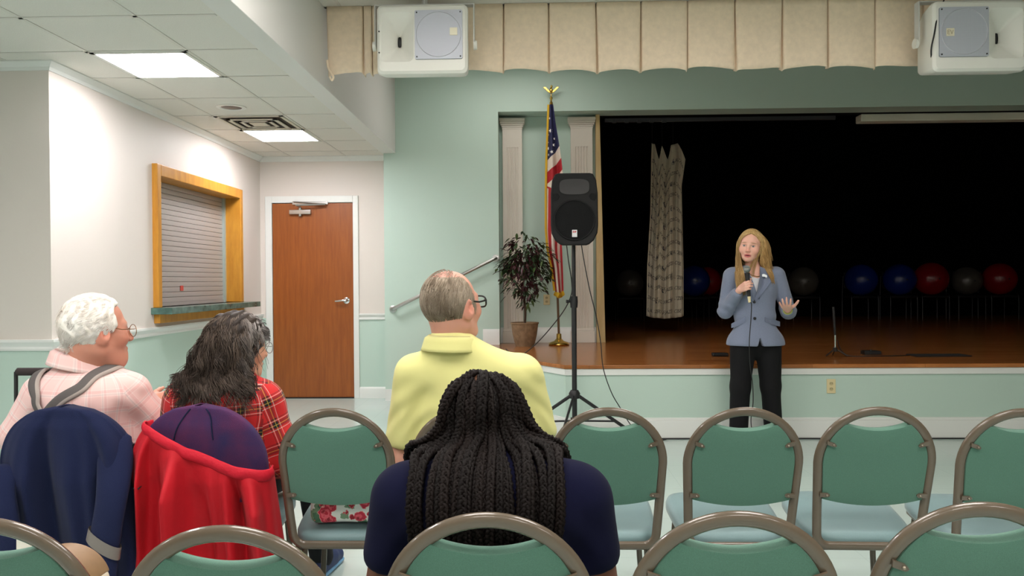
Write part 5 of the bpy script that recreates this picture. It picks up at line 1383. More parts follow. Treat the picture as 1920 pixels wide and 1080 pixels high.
# ================= standing woman with the microphone
def woman_stage():
    Y = 6.08
    def p(x, y, dy=0.0): return P3(x, y, Y + dy)
    o = (p(1415, 700)[0], Y, 0)
    t_ = thing('person', 'standing blonde woman in a grey-blue blazer and black trousers with a microphone', 'person', o)
    top = p(1408, 431); k = 1.05
    hd = Head((top[0] - 0.006, Y - 0.01, top[2] - 0.118 * k), yaw=R(180 - 24), pitch=R(-2), roll=R(-7), k=k, sex='f', mouth=0.3)
    sl, sr = p(1371, 517), p(1457, 516)            # picture left and right shoulder joints
    el, er = p(1360, 583, 0.03), p(1478, 584, 0.02)
    neck = p(1414, 508, 0.01); hipc = p(1417, 640)
    mic_lo, mic_hi = p(1404.5, 556, -0.215), p(1400.5, 506, -0.20)
    f1 = _unit(mic_hi - mic_lo); fist = mic_lo * 0.62 + mic_hi * 0.38
    hl_f = _unit(np.array([0.30, -0.85, 0.30])); hl_p = _unit(np.array([0.88, 0.36, 0.05]))
    wl = fist - hl_p * 0.031 - hl_f * 0.070; wr = p(1477, 581, -0.13)
    caps_l = hand_caps(wl, hl_f, hl_p, (0, 0, 1), 1.15, 0.03, 0.92, thumb=(0.55, 0.75))
    caps_r = hand_caps(wr, (-0.42, -0.84, 0.36), (0.10, 0.36, 0.92), (0.88, -0.40, 0.30), 0.3, 0.22, 1.0, thumb=(1.1, 0.35), curls=[0.35, 0.42, 0.35, 0.22])
    ankL, ankR = p(1384, 812, 0.0), p(1451, 812, 0.03); ankL[2] = ankR[2] = 0.08
    hpL, hpR = hipc + (-0.095, 0, 0.02), hipc + (0.095, 0, 0.02)
    knL, knR = p(1388, 724, -0.02), p(1445, 724, 0.0)
    def body(P):
        d = hd.sdf(P); d = smin(d, s_cap(P, hd.wor((0, -0.025, -0.06)), neck - (0, 0, 0.03), 0.047, 0.052), 0.03)
        d = smin(d, s_ell(P, neck * 0.6 + hipc * 0.4 + (0, 0.02, 0.02), (0.13, 0.085, 0.24)), 0.05)
        d = smin(d, s_cap(P, neck - (0.0, 0, 0.05), hipc + (0, 0.02, 0), 0.07, 0.08), 0.05)
        for s, e, w in ((sl, el, wl), (sr, er, wr)):
            d = smin(d, s_cap(P, neck - (0, 0, 0.04), s, 0.045, 0.042), 0.04); d = smin(d, s_cap(P, s, e, 0.043, 0.038), 0.03); d = smin(d, s_cap(P, e, w, 0.037, 0.023), 0.02)
        for h, kn, an in ((hpL, knL, ankL), (hpR, knR, ankR)):
            d = smin(d, s_cap(P, h + (0, 0.01, 0), kn, 0.06, 0.05), 0.03); d = smin(d, s_cap(P, kn, an, 0.05, 0.036), 0.02)
        return smin(smin(d, u_caps(P, caps_l, 0.006), 0.01), u_caps(P, caps_r, 0.005), 0.01)
    sdf_obj('body', body, np.array([1.38, 5.75, 0.04]), np.array([2.14, 6.3, 1.74]), 0.0048, M_skinA, t_, o, lambda V: hd.tint(V, (232, 180, 160), (196, 104, 104), (150, 112, 74), (70, 74, 80)), it=1)
    # trousers
    def tro(P):
        d = s_ell(P, hipc + (0, 0.01, 0.03), (0.168, 0.112, 0.15))
        for h, kn, an in ((hpL, knL, ankL), (hpR, knR, ankR)):
            d = smin(d, s_cap(P, h - (0, 0, 0.02), kn, 0.100, 0.076), 0.035); d = smin(d, s_cap(P, kn, an + (0, 0, -0.02), 0.074, 0.068), 0.03)
        return smax(d + 0.003 * fbm(P, 18, 51), P[:, 2] - (hipc[2] + 0.12), 0.01)
    sdf_obj('trousers', tro, (1.45, 5.85, 0.02), (2.05, 6.3, 1.0), 0.0085, mat('black_trousers', (9, 9, 12), rough=0.85, spec=0.3), t_, o)
    for an in (ankL, ankR):
        c = an + (0, -0.05, 0); c[2] = 0
        def sh(P, c=c): return smax(smin(s_cap(P, c + (0, 0.08, 0.04), c + (0, -0.10, 0.03), 0.038, 0.03), s_cap(P, c + (0, 0.05, 0.08), c + (0, -0.02, 0.05), 0.035, 0.03), 0.03), 0.003 - P[:, 2], 0.004)
        sdf_obj('shoe', sh, c - (0.08, 0.2, 0.02), c + (0.08, 0.17, 0.15), 0.007, mat('black_shoe', (24, 24, 26), rough=0.5), t_, o)
    # white top
    def toptee(P):
        d = s_ell(P, neck * 0.6 + hipc * 0.4 + (0, 0.008, 0.02), (0.14, 0.108, 0.25))
        return smax(d, P[:, 2] - (neck[2] - 0.055 + 1.2 * np.abs(P[:, 0] - neck[0]) ** 1.3), 0.006)
    sdf_obj('top', toptee, (1.5, 5.9, 0.9), (2.0, 6.25, 1.42), 0.007, mat('white_knit_top', (236, 236, 240), rough=0.8), t_, o)
    # blazer
    cx = p(1415, 560)[0]
    ch = p(1415, 548); ws = p(1416, 590); hm = p(1417, 646)
    arms = [(sl, el, 0.062, 0.056), (el, el * 0.22 + wl * 0.78, 0.056, 0.047), (sr, er, 0.062, 0.056), (er, er * 0.28 + wr * 0.72, 0.056, 0.052)]
    def shell(P):
        d = s_ell(P, ch + (0, 0.012, 0.03), (0.178, 0.132, 0.19))
        d = smin(d, s_ell(P, ws + (0, 0.008, 0), (0.158, 0.118, 0.16)), 0.06)
        d = smin(d, s_ell(P, hm + (0, 0.005, 0.0), (0.222, 0.15, 0.17)), 0.08)
        d = smin(d, s_cap(P, sl + (0.02, 0, 0), sr - (0.02, 0, 0), 0.056), 0.04)
        d = smin(d, s_cap(P, neck + (0, 0.025, -0.02), sl + (0.02, 0, 0.012), 0.05, 0.048), 0.03); d = smin(d, s_cap(P, neck + (0, 0.025, -0.02), sr + (-0.02, 0, 0.012), 0.05, 0.048), 0.03)
        return d
    def blazer(P):
        d = shell(P); 
        d = d + 0.0035 * np.sin(P[:, 2] * 60 + 6 * np.abs(P[:, 0] - cx)) * np.exp(-(((P[:, 2] - ws[2]) / 0.08) ** 2)) * np.exp(-((np.abs(P[:, 0] - cx) - 0.13) / 0.05) ** 2)
        # neck opening: a V down to the upper button, only in front
        zb = p(1415, 561)[2]; wv = np.clip((P[:, 2] - zb) * 0.30, -1, 1)
        v = np.maximum(np.abs(P[:, 0] - cx + 0.0) - wv, P[:, 1] - (Y - 0.01)); d = smax(d, -v, 0.006)
        d = smax(d, -s_cap(P, neck + (0, -0.02, 0.02), neck + (0, 0.0, 0.2), 0.06), 0.008)
        # cutaway below the lower button and the hem
        zc = p(1415, 614)[2]; v2 = np.maximum(np.abs(P[:, 0] - cx - 0.004) - (np.clip(zc - P[:, 2], 0, 1) ** 2 * 1.5 - 0.006), P[:, 1] - Y); d = smax(d, -v2, 0.004)
        d = smax(d, (p(1415, 647)[2] + 0.25 * np.abs(P[:, 1] - Y + 0.0) * 0 - P[:, 2]), 0.006)
        d = smax(d, -(s_ell(P, hm + (0, 0.005, -0.11), (0.17, 0.105, 0.13))), 0.006)
        a = None
        for q in arms: e = s_cap(P, *q); a = e if a is None else np.minimum(a, e)
        a = smin(smin(s_cap(P, *arms[0]), s_cap(P, *arms[1]), 0.025), smin(s_cap(P, *arms[2]), s_cap(P, *arms[3]), 0.025), 0.001)
        a = a + 0.004 * np.sin((P[:, 2] + 0.6 * P[:, 0]) * 85) * np.exp(-(((P[:, 2] - el[2] - 0.03) / 0.05) ** 2))
        for q, w, e in ((arms[1], wl, el), (arms[3], wr, er)):
            n = _unit(w - e); c = q[1]; b = s_ball(P, c, 0.075); a = np.where(b < 0.02, smax(a, s_plane(P, c + n * 0.035, n), 0.005), a)
        return smin(d, a, 0.018)
    M_bl = mat('grey_blue_wool', (118, 127, 148), rough=0.9, var=0.12, vscale=300, bump=0.15, bscale=700, sheen=0.2)
    bz = sdf_obj('blazer', blazer, (1.36, 5.74, 0.72), (2.14, 6.32, 1.50), 0.0058, M_bl, t_, o, it=1)
    M_bl2 = mat('grey_blue_lapel', (112, 121, 143), rough=0.9, var=0.10, vscale=300, bump=0.15, bscale=700, sheen=0.2)
    def on(x, y, lift=0.004):
        """a point on the blazer's front at picture x, y"""
        a = CAM.copy(); dvec = _unit(P3(x, y, Y) - a); t = np.linalg.norm(P3(x, y, Y - 0.45) - a)
        for _ in range(60):
            t += max(float(shell((a + dvec * t)[None].astype(np.float32))[0]) * 0.8, -0.01)
        t = min(t, np.linalg.norm(P3(x, y, Y - 0.02) - a))
        return a + dvec * t + np.array([0, -lift, 0])
    def patch(name, outline, m, lift=0.006, thick=0.004):
        pts = [on(x, y, lift) for x, y in outline]; k_ = len(pts); q = [a + (0, thick, 0) for a in pts]
        c0 = np.mean(pts, 0); c1 = c0 + (0, thick, 0)
        return MB().add(pts + q + [c0, c1], [(i, (i + 1) % k_, 2 * k_) for i in range(k_)] + [(k_ + (i + 1) % k_, k_ + i, 2 * k_ + 1) for i in range(k_)] + [(i, k_ + i, k_ + (i + 1) % k_, (i + 1) % k_) for i in range(k_)]).build(name, m, bz, o, sharp=30)
    patch('lapel', [(1424, 500), (1430, 502), (1440, 507), (1447, 514), (1443, 521), (1446, 526), (1438, 538), (1424, 556), (1416, 566), (1414, 560), (1419, 545), (1424, 520)], M_bl2, 0.012)
    patch('lapel', [(1400, 508), (1392, 512), (1385, 518), (1388, 524), (1385, 530), (1396, 548), (1408, 562), (1413, 566), (1411, 556), (1404, 540), (1401, 522)], M_bl2, 0.012)
    for x0, x1, y0_, y1_ in ((1371, 1397, 608, 596), (1434, 1462, 596, 604)):
        patch('pocket_flap', [(x0, y0_ - 1), ((x0 + x1) / 2, (y0_ + y1_) / 2 - 2), (x1, y1_ - 1), (x1, y1_ + 8), ((x0 + x1) / 2, (y0_ + y1_) / 2 + 9), (x0, y0_ + 7)], M_bl2, 0.007)
    for x, y in ((1414, 566), (1415, 597)):
        q = on(x, y, 0.006); MB().lathe([(0, q[1] - 0.006), (0.009, q[1] - 0.005), (0.011, q[1] - 0.002), (0.011, q[1] + 0.006), (0, q[1] + 0.006)], (q[0], 0, q[2]), axis='y', n=16).build('button', M_dark, bz, o)
    q = on(1432.5, 517.5, 0.016); pin = [(-0.020, 0.012), (-0.008, 0.016), (0.016, 0.006), (0.018, -0.006), (0.012, -0.014), (0.002, -0.006), (-0.018, -0.004)]
    MB().prism([(q[0] + a, q[2] + b) for a, b in pin], q[1] - 0.003, q[1] + 0.002, axis='y').build('lapel_pin', mat('white_enamel_pin', (245, 248, 252), rough=0.25), bz, o, smooth=False)
    n = _unit(wl - el); c = arms[1][1] - n * 0.05
    for j in range(3): MB().ball(c - n * 0.018 * j + (0.0, -0.047, -0.012), (0.006, 0.005, 0.006), 10, 6).build('cuff_button', M_dark, bz, o)
    MB().tube(spline([neck + (-0.062, -0.03, 0.0), neck + (-0.05, -0.065, -0.025), neck + (0, -0.085, -0.043), neck + (0.05, -0.065, -0.025), neck + (0.062, -0.03, 0.0)], 6), 0.0022, n=6).build('necklace', M_brass, t_, o)
    MB().ball(hd.wor((0.082, 0.0, -0.052)), 0.005, 10, 6).build('earring', M_chrome, t_, o)
    n = _unit(wr - er); MB().tube([wr - n * 0.012 + 0.030 * (math.cos(a) * _unit(np.cross(n, [0, 0, 1])) + math.sin(a) * _unit(np.cross(n, np.cross(n, [0, 0, 1])))) for a in np.linspace(0, 2 * PI, 24, endpoint=False)], 0.007, n=6, closed=True).build('bracelet', mat('lime_band', (170, 176, 96), rough=0.4), t_, o)
    # long straight hair
    solid = lambda P: np.minimum(hd.skull(P), np.minimum(shell(P), s_cap(P, neck - (0, 0, 0.05), hd.c - (0, 0, 0.06), 0.05)))
    def cap(P):
        q = hd.loc(P); d = hd.skull(P) - 0.010 * hd.k + 0.0018 * np.sin(q[:, 0] * 260 + q[:, 1] * 200)
        return smax(d, (q[:, 1] - 0.03 - 0.55 * np.clip(q[:, 2] - 0.03, 0, 1)) * hd.k, 0.008)
    hp = sdf_obj('hair', cap, hd.c - 0.17, hd.c + 0.17, 0.005, M_hair, t_, o, lambda V: color_noise(V * (1, 1, 0.2), (160, 128, 76), (206, 172, 118), 150, 61))
    D = dirs(7500); r_ = roots_on(hd.skull, hd.c + (0, 0, 0.02), D); q = hd.loc(r_)
    keep = (q[:, 2] > -0.03) & (q[:, 1] < 0.035 + 0.55 * np.clip(q[:, 2] - 0.03, 0, 1)); r_ = r_[keep]; q = q[keep]; n = len(r_)
    left = r_[:, 0] < hd.c[0] + 0.0                 # picture-left half falls in front of the shoulder
    rr = RNG.uniform(size=n); front = left & (rr < 0.8)
    xs = np.where(front, p(1366, 550)[0] + 0.105 * RNG.uniform(size=n), np.where(left, hd.c[0] - 0.085, np.where(rr < 0.55, p(1452, 500)[0] - 0.10 * RNG.uniform(size=n), hd.c[0] + 0.08)))
    ytar = np.where(front, Y - 0.20, np.where(rr < 0.45, Y - 0.09, Y + 0.12))
    sw = RNG.normal(size=(n, 3)) * 0.03
    L = np.where(front, 0.47, np.where(left, 0.36, 0.30)) * RNG.uniform(0.85, 1.08, n)
    fwd = hd.M @ np.array([0, 1.0, 0]); part = hd.M @ np.array([1.0, 0, 0])
    def flow(P, i):
        g = grad(hd.skull, P); loc = hd.loc(P); d = sw.copy(); d[:, 2] -= 1.0
        up = np.clip(loc[:, 2:3] * 9, 0, 1.2); d += (np.sign(q[:, 0:1] + 0.008) * part) * up * 0.9 - fwd * up * 0.35
        d -= fwd * (loc[:, 1:2] > 0.012) * 0.5 * (np.abs(loc[:, 2:3]) < 0.09)
        if i > 5: d[:, 0] += np.clip((xs - P[:, 0]) * 4, -0.45, 0.45); d[:, 1] += np.clip((ytar - P[:, 1]) * 4, -0.5, 0.5)
        return d
    S = grow(solid, r_, flow, 24, L / 24, 0.010); S, _ = clump(S, 90, 0.0, 0.5, 9, 0.008, 1.2)
    V, F = strand_mesh(S, 0.0017, 0.6)
    c = L3((158, 122, 70)) * (1 - rr[:, None]) + L3((224, 192, 138)) * rr[:, None]
    mesh_np('hair_strands', V, F, M_hair, hp, o, np.repeat(c, S.shape[1] * 3, 0))
    # microphone, held: a thing of its own
    mo = tuple((mic_lo + mic_hi) / 2)
    mt = thing('microphone', 'black handheld microphone with a silver grille in the standing woman\'s hand', 'microphone', mo)
    MB().tube([mic_lo, mic_lo + f1 * 0.16, mic_lo + f1 * 0.175], [0.0125, 0.0165, 0.02], n=16).build('handle', M_dark, mt, mo)
    hb_ = mic_lo + f1 * 0.205; MB().ball(hb_, (0.026, 0.026, 0.028), 20, 12).build('grille', mat('mic_mesh', (150, 160, 158), rough=0.35, metal=0.8, bump=0.6, bscale=900), mt, mo)
    MB().tube([hb_ - f1 * 0.004, hb_ + f1 * 0.004], 0.0275, n=20).build('grille_band', M_chrome, mt, mo)
    MB().tube([mic_lo - f1 * 0.045, mic_lo], [0.009, 0.0125], n=12).build('connector', M_ivory, mt, mo)
    cpts = spline([mic_lo - f1 * 0.045, p(1409, 570, -0.22), p(1408, 600, -0.20), p(1405, 640, -0.20), p(1406, 680, -0.18), p(1411, 720, -0.15), p(1412, 755, -0.15), p(1408, 790, -0.16), (p(1400, 800)[0], Y - 0.2, 0.10), (p(1400, 800)[0] + 0.05, Y - 0.15, 0.006), (p(1400, 800)[0] + 0.2, Y + 0.05, 0.006), (p(1400, 800)[0] - 0.1, Y + 0.24, 0.006)], 8)
    MB().tube(cpts, 0.0036, n=6).build('cable', M_cable, mt, mo)
    return t_
man_yellow(); man_pink(); woman_tartan(); woman_braids(); woman_stage()
# ------------------------------------------------------------------ jackets over the chair backs
def chair_root(i): return np.array([MID[i][0], ROW1 + MIDDY[i] + 0.30, 0.0])
M_fleece = mat('navy_fleece', (26, 33, 64), rough=0.95, spec=0.2, bump=0.3, bscale=350, sheen=0.04)
M_red = mat('red_shell_fabric', (186, 20, 34), rough=0.65, spec=0.25, bump=0.15, bscale=60, sheen=0.03)
M_lining = mat('purple_navy_mesh_lining', (42, 34, 84), rough=0.9, rgb2=(92, 34, 78), vscale=9, bump=0.4, bscale=600)
def drape_ring(root, w_top, w_bot, folds, amp, gap, seed, d0=lambda x: -0.012, dmax=0.62, front=0.045, shear=0.0, byv=False, nu=150, nv=44, flare=1.0, depth=0.03):
    """cloth hung over a chair back: closed rings from the top edge down to the hem"""
    rg = np.random.default_rng(seed); ph = rg.uniform(0, 6.28, 4); fr = np.array([folds, folds * 1.7, folds * 0.55, folds * 2.6]); am = np.array([1, 0.45, 0.6, 0.2])
    def fn(u, v):
        a = 2 * PI * u; ca, sa = math.cos(a), math.sin(a)        # a=0 right, a=pi/2 back
        xn = ca
        top = d0(xn); d = top + (dmax - top) * v
        A = 0.20
        hw = w_top * math.sqrt(max(0.0, 1 - (1 - min(max(d + 0.012, 0) / A, 1)) ** 2)) + (w_bot - w_top) * max(0, d - 0.12) ** flare / 0.5 ** flare
        th = gap + depth * min(1, d / 0.25) * (1.0 if sa > 0 else 0.5)
        if d < 0.05: th = gap * (0.35 + 0.65 * max(0, d + 0.012) / 0.062)
        f = sum(am[k] * math.sin(fr[k] * xn * 3.0 + ph[k] + 0.8 * v * (k - 1)) for k in range(4)) / 1.6
        fa = amp * (min(1.0, v / 0.3) if byv else min(1.0, max(0, d - 0.0) / 0.25)) * (1.0 if sa > 0 else 0.25)
        dd = min(d, BL); p = BT - BD * dd; z = p[2] - max(0, d - BL); y = p[1]
        ex = math.copysign(abs(ca) ** 0.8, ca); ey = math.copysign(abs(sa) ** 0.6, sa)
        x = ex * (hw + 0.012) + shear * max(0, d) + fa * 0.35 * f * abs(ca)
        y2 = y - ey * (th if sa > 0 else front + th * 0.3) - fa * f * max(0, sa) ** 0.5
        return (root[0] + x, root[1] + y2, z)
    return fn
def surf_pt(fn, u, v, lift=0.004):
    p = np.array(fn(u, v)); q = np.array(fn(u + 0.004, v)) - p; r_ = np.array(fn(u, v + 0.01)) - p; n = np.cross(q, r_); n = n / max(np.linalg.norm(n), 1e-9)
    if n[1] > 0: n = -n
    return p + n * lift, n
def on_jacket(fn, pts, r, name, m, parent, o, lift=0.004, n=6):
    return MB().tube([surf_pt(fn, u, v, lift)[0] for u, v in pts], r, n=n).build(name, m, parent, o)
root = chair_root(0)
nj = drape_ring(root, 0.215, 0.250, 3.4, 0.046, 0.034, 3, dmax=0.66, depth=0.05)
on_ = tuple(root + (0, -0.3, 0.25))
tj = thing('jacket', 'navy blue fleece jacket draped over the chair at the left edge', 'jacket', on_)
MB().grid(nj, 150, 44, closed_u=True).build('jacket_body', M_fleece, tj, on_, sharp=0, thick=0.006)
def sleeve(ctrl, r0, r1, m, parent, o, name='sleeve', flat=0.48, seed=0):
    c = np.array(spline(ctrl, 8)); K = len(c); rr = np.linspace(r0, r1, K) * (1 + 0.06 * np.sin(np.linspace(0, 9, K) + seed)); rr[0] *= 0.35; rr[1] *= 0.6; rr[2] *= 0.82
    return MB().tube(c, rr, n=24, flat=flat, up=(1, 0, 0)).build(name, m, parent, o, sharp=0), c, rr
Yb = root[1] - 0.36
sc = [P3(212, 812, Yb + 0.10), P3(216, 868, Yb + 0.05), P3(210, 930, Yb + 0.0), P3(200, 990, Yb - 0.01), P3(190, 1060, Yb), P3(182, 1150, Yb)]
s1, c, rr = sleeve(sc, 0.058, 0.050, M_fleece, tj, on_)
k0 = int(len(c) * 0.62)
b0, b1 = np.array(P3(190, 1018, Yb - 0.01)), np.array(P3(186, 1036, Yb - 0.01))
i0 = int(np.argmin(np.abs(c[:, 2] - b0[2]))); i1 = max(i0 + 2, int(np.argmin(np.abs(c[:, 2] - b1[2])))); i0 = max(i0 - 1, 0)
bv = MB().tube(c[i0:i1 + 1] + np.array([0, -0.001, 0]), rr[i0:i1 + 1] * 1.06, n=24, flat=0.50, up=(1, 0, 0), cap=False); bv.v = [(x, y, z - (x - c[i0][0]) * 0.45) for x, y, z in bv.v]; bv.build('reflective_band', mat('pale_reflective_tape', (122, 114, 108), rough=0.45), s1, on_, sharp=0)
s2, c2, rr2 = sleeve([P3(6, 872, Yb + 0.05), P3(-4, 920, Yb), P3(2, 990, Yb - 0.01), P3(6, 1100, Yb)], 0.064, 0.056, M_fleece, tj, on_, seed=2)
for s_, (xa, ya, xb, yb_) in ((s1, (190, 842, 238, 852)), (s2, (0, 884, 44, 896))):
    pass
root = chair_root(1); o_r = tuple(root + (0, -0.3, 0.25))
tr = thing('jacket', 'red rain jacket with purple lining draped over the chair behind the tartan shirt', 'jacket', o_r)
lin_ = drape_ring(root, 0.205, 0.215, 2.2, 0.006, 0.022, 8, dmax=0.34, depth=0.016)
MB().grid(lin_, 120, 26, closed_u=True).build('lining', M_lining, tr, o_r, sharp=0, thick=0.004)
for us in (0.20, 0.285): on_jacket(lin_, [(us + 0.02 * math.sin(k / 9), 0.03 + 0.022 * k) for k in range(15)], 0.0025, 'lining_seam', M_fleece, tr, o_r, 0.003)
edge = lambda x: 0.150 + 0.085 * x + 0.015 * math.sin(3 * x)
rj = drape_ring(root, 0.218, 0.262, 4.2, 0.088, 0.050, 15, byv=True, d0=edge, dmax=0.66, shear=-0.03, front=0.058, depth=0.055)
rb = MB().grid(rj, 180, 44, closed_u=True).build('jacket_body', M_red, tr, o_r, sharp=0, thick=0.004)
def band(u, v):
    a = PI * (-0.06 + 1.12 * u); p, n = surf_pt(rj, a / (2 * PI), 0.0, 0); z = (0.5 - v)
    q = np.array(p); w = 0.019
    return tuple(q + n * (0.009 * math.cos(PI * z * 0.98) + 0.001) + np.array([0, 0, z * 2 * w]))
bd = MB().grid(band, 90, 9).build('collar_band', mat('red_collar_band', (192, 24, 44), rough=0.65, spec=0.25, bump=0.25, bscale=90), tr, o_r, sharp=0, thick=0.006)
on_jacket(rj, [(0.470, 0.10 + 0.02 * k) for k in range(40)], 0.0035, 'zip', M_dark, rb, o_r)
on_jacket(rj, [(0.452, 0.36 + 0.01 * k) for k in range(14)], 0.006, 'pocket_tab', mat('black_webbing', (30, 24, 28), rough=0.7), rb, o_r)
on_jacket(rj, [(0.428, 0.20), (0.430, 0.28), (0.433, 0.36), (0.434, 0.42), (0.434, 0.50)], 0.0022, 'drawcord', M_dark, rb, o_r, 0.008)
q = surf_pt(rj, 0.434, 0.515, 0.010)[0]; MB().ball(q, (0.009, 0.008, 0.011), 12, 8).build('cord_toggle', M_dark, rb, o_r)
on_jacket(rj, [(0.388, 0.315), (0.375, 0.315), (0.362, 0.308)], 0.003, 'pocket_zip', M_dark, rb, o_r)
# ------------------------------------------------------------------ things on the chairs
def floral():
    m = mat('rose_print_cotton', (232, 236, 230), rough=0.7, bump=0.1, bscale=500)
    nt = m.node_tree; b = nt.nodes['Principled BSDF']; tc = nt.nodes.new('ShaderNodeTexCoord')
    nz = nt.nodes.new('ShaderNodeTexNoise'); nz.inputs['Scale'].default_value = 60
    nt.links.new(tc.outputs['Object'], nz.inputs['Vector'])
    dv = nt.nodes.new('ShaderNodeVectorMath'); dv.operation = 'MULTIPLY_ADD'; dv.inputs[1].default_value = (0.022, 0.022, 0.022); nt.links.new(nz.outputs['Color'], dv.inputs[0]); nt.links.new(tc.outputs['Object'], dv.inputs[2])
    col = None
    prev = lin((232, 236, 230))
    last = None
    for sc, rnd, lim, ramp in ((15, 1.0, 0.34, [(0, (70, 110, 84)), (0.22, (120, 150, 120)), (0.34, None)]), (13, 0.9, 0.36, [(0, (214, 120, 110)), (0.08, (180, 24, 50)), (0.16, (226, 96, 110)), (0.24, (196, 40, 66)), (0.33, (236, 150, 150)), (0.36, None)]), (26, 1.0, 0.2, [(0, (150, 20, 40)), (0.2, (214, 90, 100)), (0.26, None)])):
        mp = nt.nodes.new('ShaderNodeMapping'); mp.inputs['Location'].default_value = (sc * 0.37, sc * 0.11, 0.4); mp.inputs['Scale'].default_value = (sc, sc, sc); nt.links.new(dv.outputs[0], mp.inputs['Vector'])
        v = nt.nodes.new('ShaderNodeTexVoronoi'); v.inputs['Scale'].default_value = 1.0; v.inputs['Randomness'].default_value = rnd; nt.links.new(mp.outputs[0], v.inputs['Vector'])
        cr = nt.nodes.new('ShaderNodeValToRGB'); cr.color_ramp.interpolation = 'CONSTANT'; els = cr.color_ramp.elements
        while len(els) < len(ramp): els.new(0.5)
        for e, (p, c) in zip(els, ramp): e.position = p; e.color = lin(c) if c else (1, 1, 1, 1)
        nt.links.new(v.outputs['Distance'], cr.inputs[0])
        ls = nt.nodes.new('ShaderNodeMath'); ls.operation = 'LESS_THAN'; ls.inputs[1].default_value = ramp[-1][0]; nt.links.new(v.outputs['Distance'], ls.inputs[0])
        mx = nt.nodes.new('ShaderNodeMix'); mx.data_type = 'RGBA'; nt.links.new(ls.outputs[0], mx.inputs[0]); nt.links.new(cr.outputs[0], mx.inputs[7])
        if last is None: mx.inputs[6].default_value = prev
        else: nt.links.new(last, mx.inputs[6])
        last = mx.outputs[2]
    nt.links.new(last, b.inputs['Base Color']); return m
root = chair_root(2); ob = (root[0] + 0.015, root[1] - 0.075, 0.421)
fb = thing('floral_bag', 'white bag with pink roses lying on the chair right of the red jacket', 'bag', ob)
def bag(P):
    p = (P - np.array(ob)).astype(np.float32)
    q = np.abs(p - A3(0, 0, 0.085)) - A3(0.115, 0.055, 0.055)
    d = np.linalg.norm(np.maximum(q, 0), axis=1) + np.minimum(q.max(1), 0) - 0.03
    return d + 0.005 * fbm(P, 30, 71)
M_fl = floral()
sdf_obj('bag_body', bag, np.array(ob) - (0.19, 0.13, 0.0), np.array(ob) + (0.19, 0.13, 0.2), 0.006, M_fl, fb, ob)
MB().tube(spline([(ob[0] - 0.07, ob[1], ob[2] + 0.148), (ob[0] - 0.06, ob[1] + 0.02, ob[2] + 0.21), (ob[0], ob[1] + 0.03, ob[2] + 0.235), (ob[0] + 0.06, ob[1] + 0.02, ob[2] + 0.21), (ob[0] + 0.07, ob[1], ob[2] + 0.148)], 6), 0.008, n=8).build('bag_handle', M_fl, fb, ob)
pk = px(745, 885, root[1] - 0.05); ok_ = (pk[0], root[1] - 0.06, 0.424)
pt = thing('snack_packet', 'narrow red and white snack packet standing on the floral bag chair', 'packet', ok_)
ztop = px(745, 843, ok_[1])[2] - 0.424
MB().prism([(ok_[0] - 0.024, 0.424), (ok_[0] + 0.016, 0.424), (ok_[0] + 0.021, 0.424 + ztop - 0.01), (ok_[0] + 0.008, 0.424 + ztop), (ok_[0] - 0.022, 0.424 + ztop - 0.004)], ok_[1] - 0.012, ok_[1] + 0.012, axis='y').build('packet_body', mat('cream_packet', (232, 214, 190), rough=0.35, rgb2=(190, 60, 50), vscale=38), pt, ok_, smooth=False, bevel=0.004)
MB().box(ok_[0] - 0.022, ok_[0] + 0.018, ok_[1] - 0.0135, ok_[1] + 0.0135, 0.424 + ztop - 0.028, 0.424 + ztop - 0.006).build('red_top_seal', mat('red_foil', (176, 24, 34), rough=0.3), pt, ok_, smooth=False)
# tan handbag and papers on the near chair at the left
rn = np.array([NEAR[0][0], NEAR[0][1] + 0.30, 0]); bo = (px(108, 1060, rn[1] - 0.02)[0], rn[1] - 0.02, 0.428)
tb = thing('handbag', 'tan handbag with a rounded brown flap on the near left chair', 'handbag', bo)
zt = px(108, 1031, bo[1])[2] - 0.428
def arch(w, h, n=24): return [(-w, 0.0)] + [(-w * math.cos(PI * k / n), h - w * 0.95 + w * 0.95 * math.sin(PI * k / n)) for k in range(n + 1)] + [(w, 0.0)]
MB().prism([(bo[0] + a, bo[2] + z) for a, z in arch(0.098, zt - 0.008)], bo[1] - 0.035, bo[1] + 0.05, axis='y').build('bag_body', mat('cream_canvas', (216, 202, 180), rough=0.8, bump=0.3, bscale=500), tb, bo, sharp=30, bevel=0.012)
fl = MB().prism([(bo[0] + a, bo[2] + z) for a, z in arch(0.094, zt) if z > zt - 0.075] , bo[1] - 0.043, bo[1] + 0.052, axis='y').build('flap', mat('brown_leather', (132, 102, 72), rough=0.5, var=0.1, vscale=30), tb, bo, sharp=30, bevel=0.006)
MB().tube([(bo[0] + a * 1.005, bo[1] - 0.044, bo[2] + z) for a, z in arch(0.096, zt + 0.001) if z > zt - 0.09], 0.0036, n=8).build('piping', mat('pale_piping', (176, 156, 126), rough=0.5), fl, bo)
pp = px(56, 1011, rn[1] - 0.03)
MB().prism([(pp[0] - 0.035, 0.428), (pp[0] + 0.012, 0.428), (pp[0] + 0.022, pp[2] + 0.0), (pp[0] + 0.010, pp[2] + 0.018), (pp[0] - 0.03, pp[2] + 0.004)], rn[1] - 0.03, rn[1] - 0.024, axis='y').build('folded_paper', mat('white_paper', (244, 242, 230), rough=0.7), origin=(pp[0], rn[1] - 0.027, 0.428), smooth=False)
tag(bpy.data.objects['folded_paper'], 'folded white paper standing beside the tan handbag on the near left chair', 'paper')
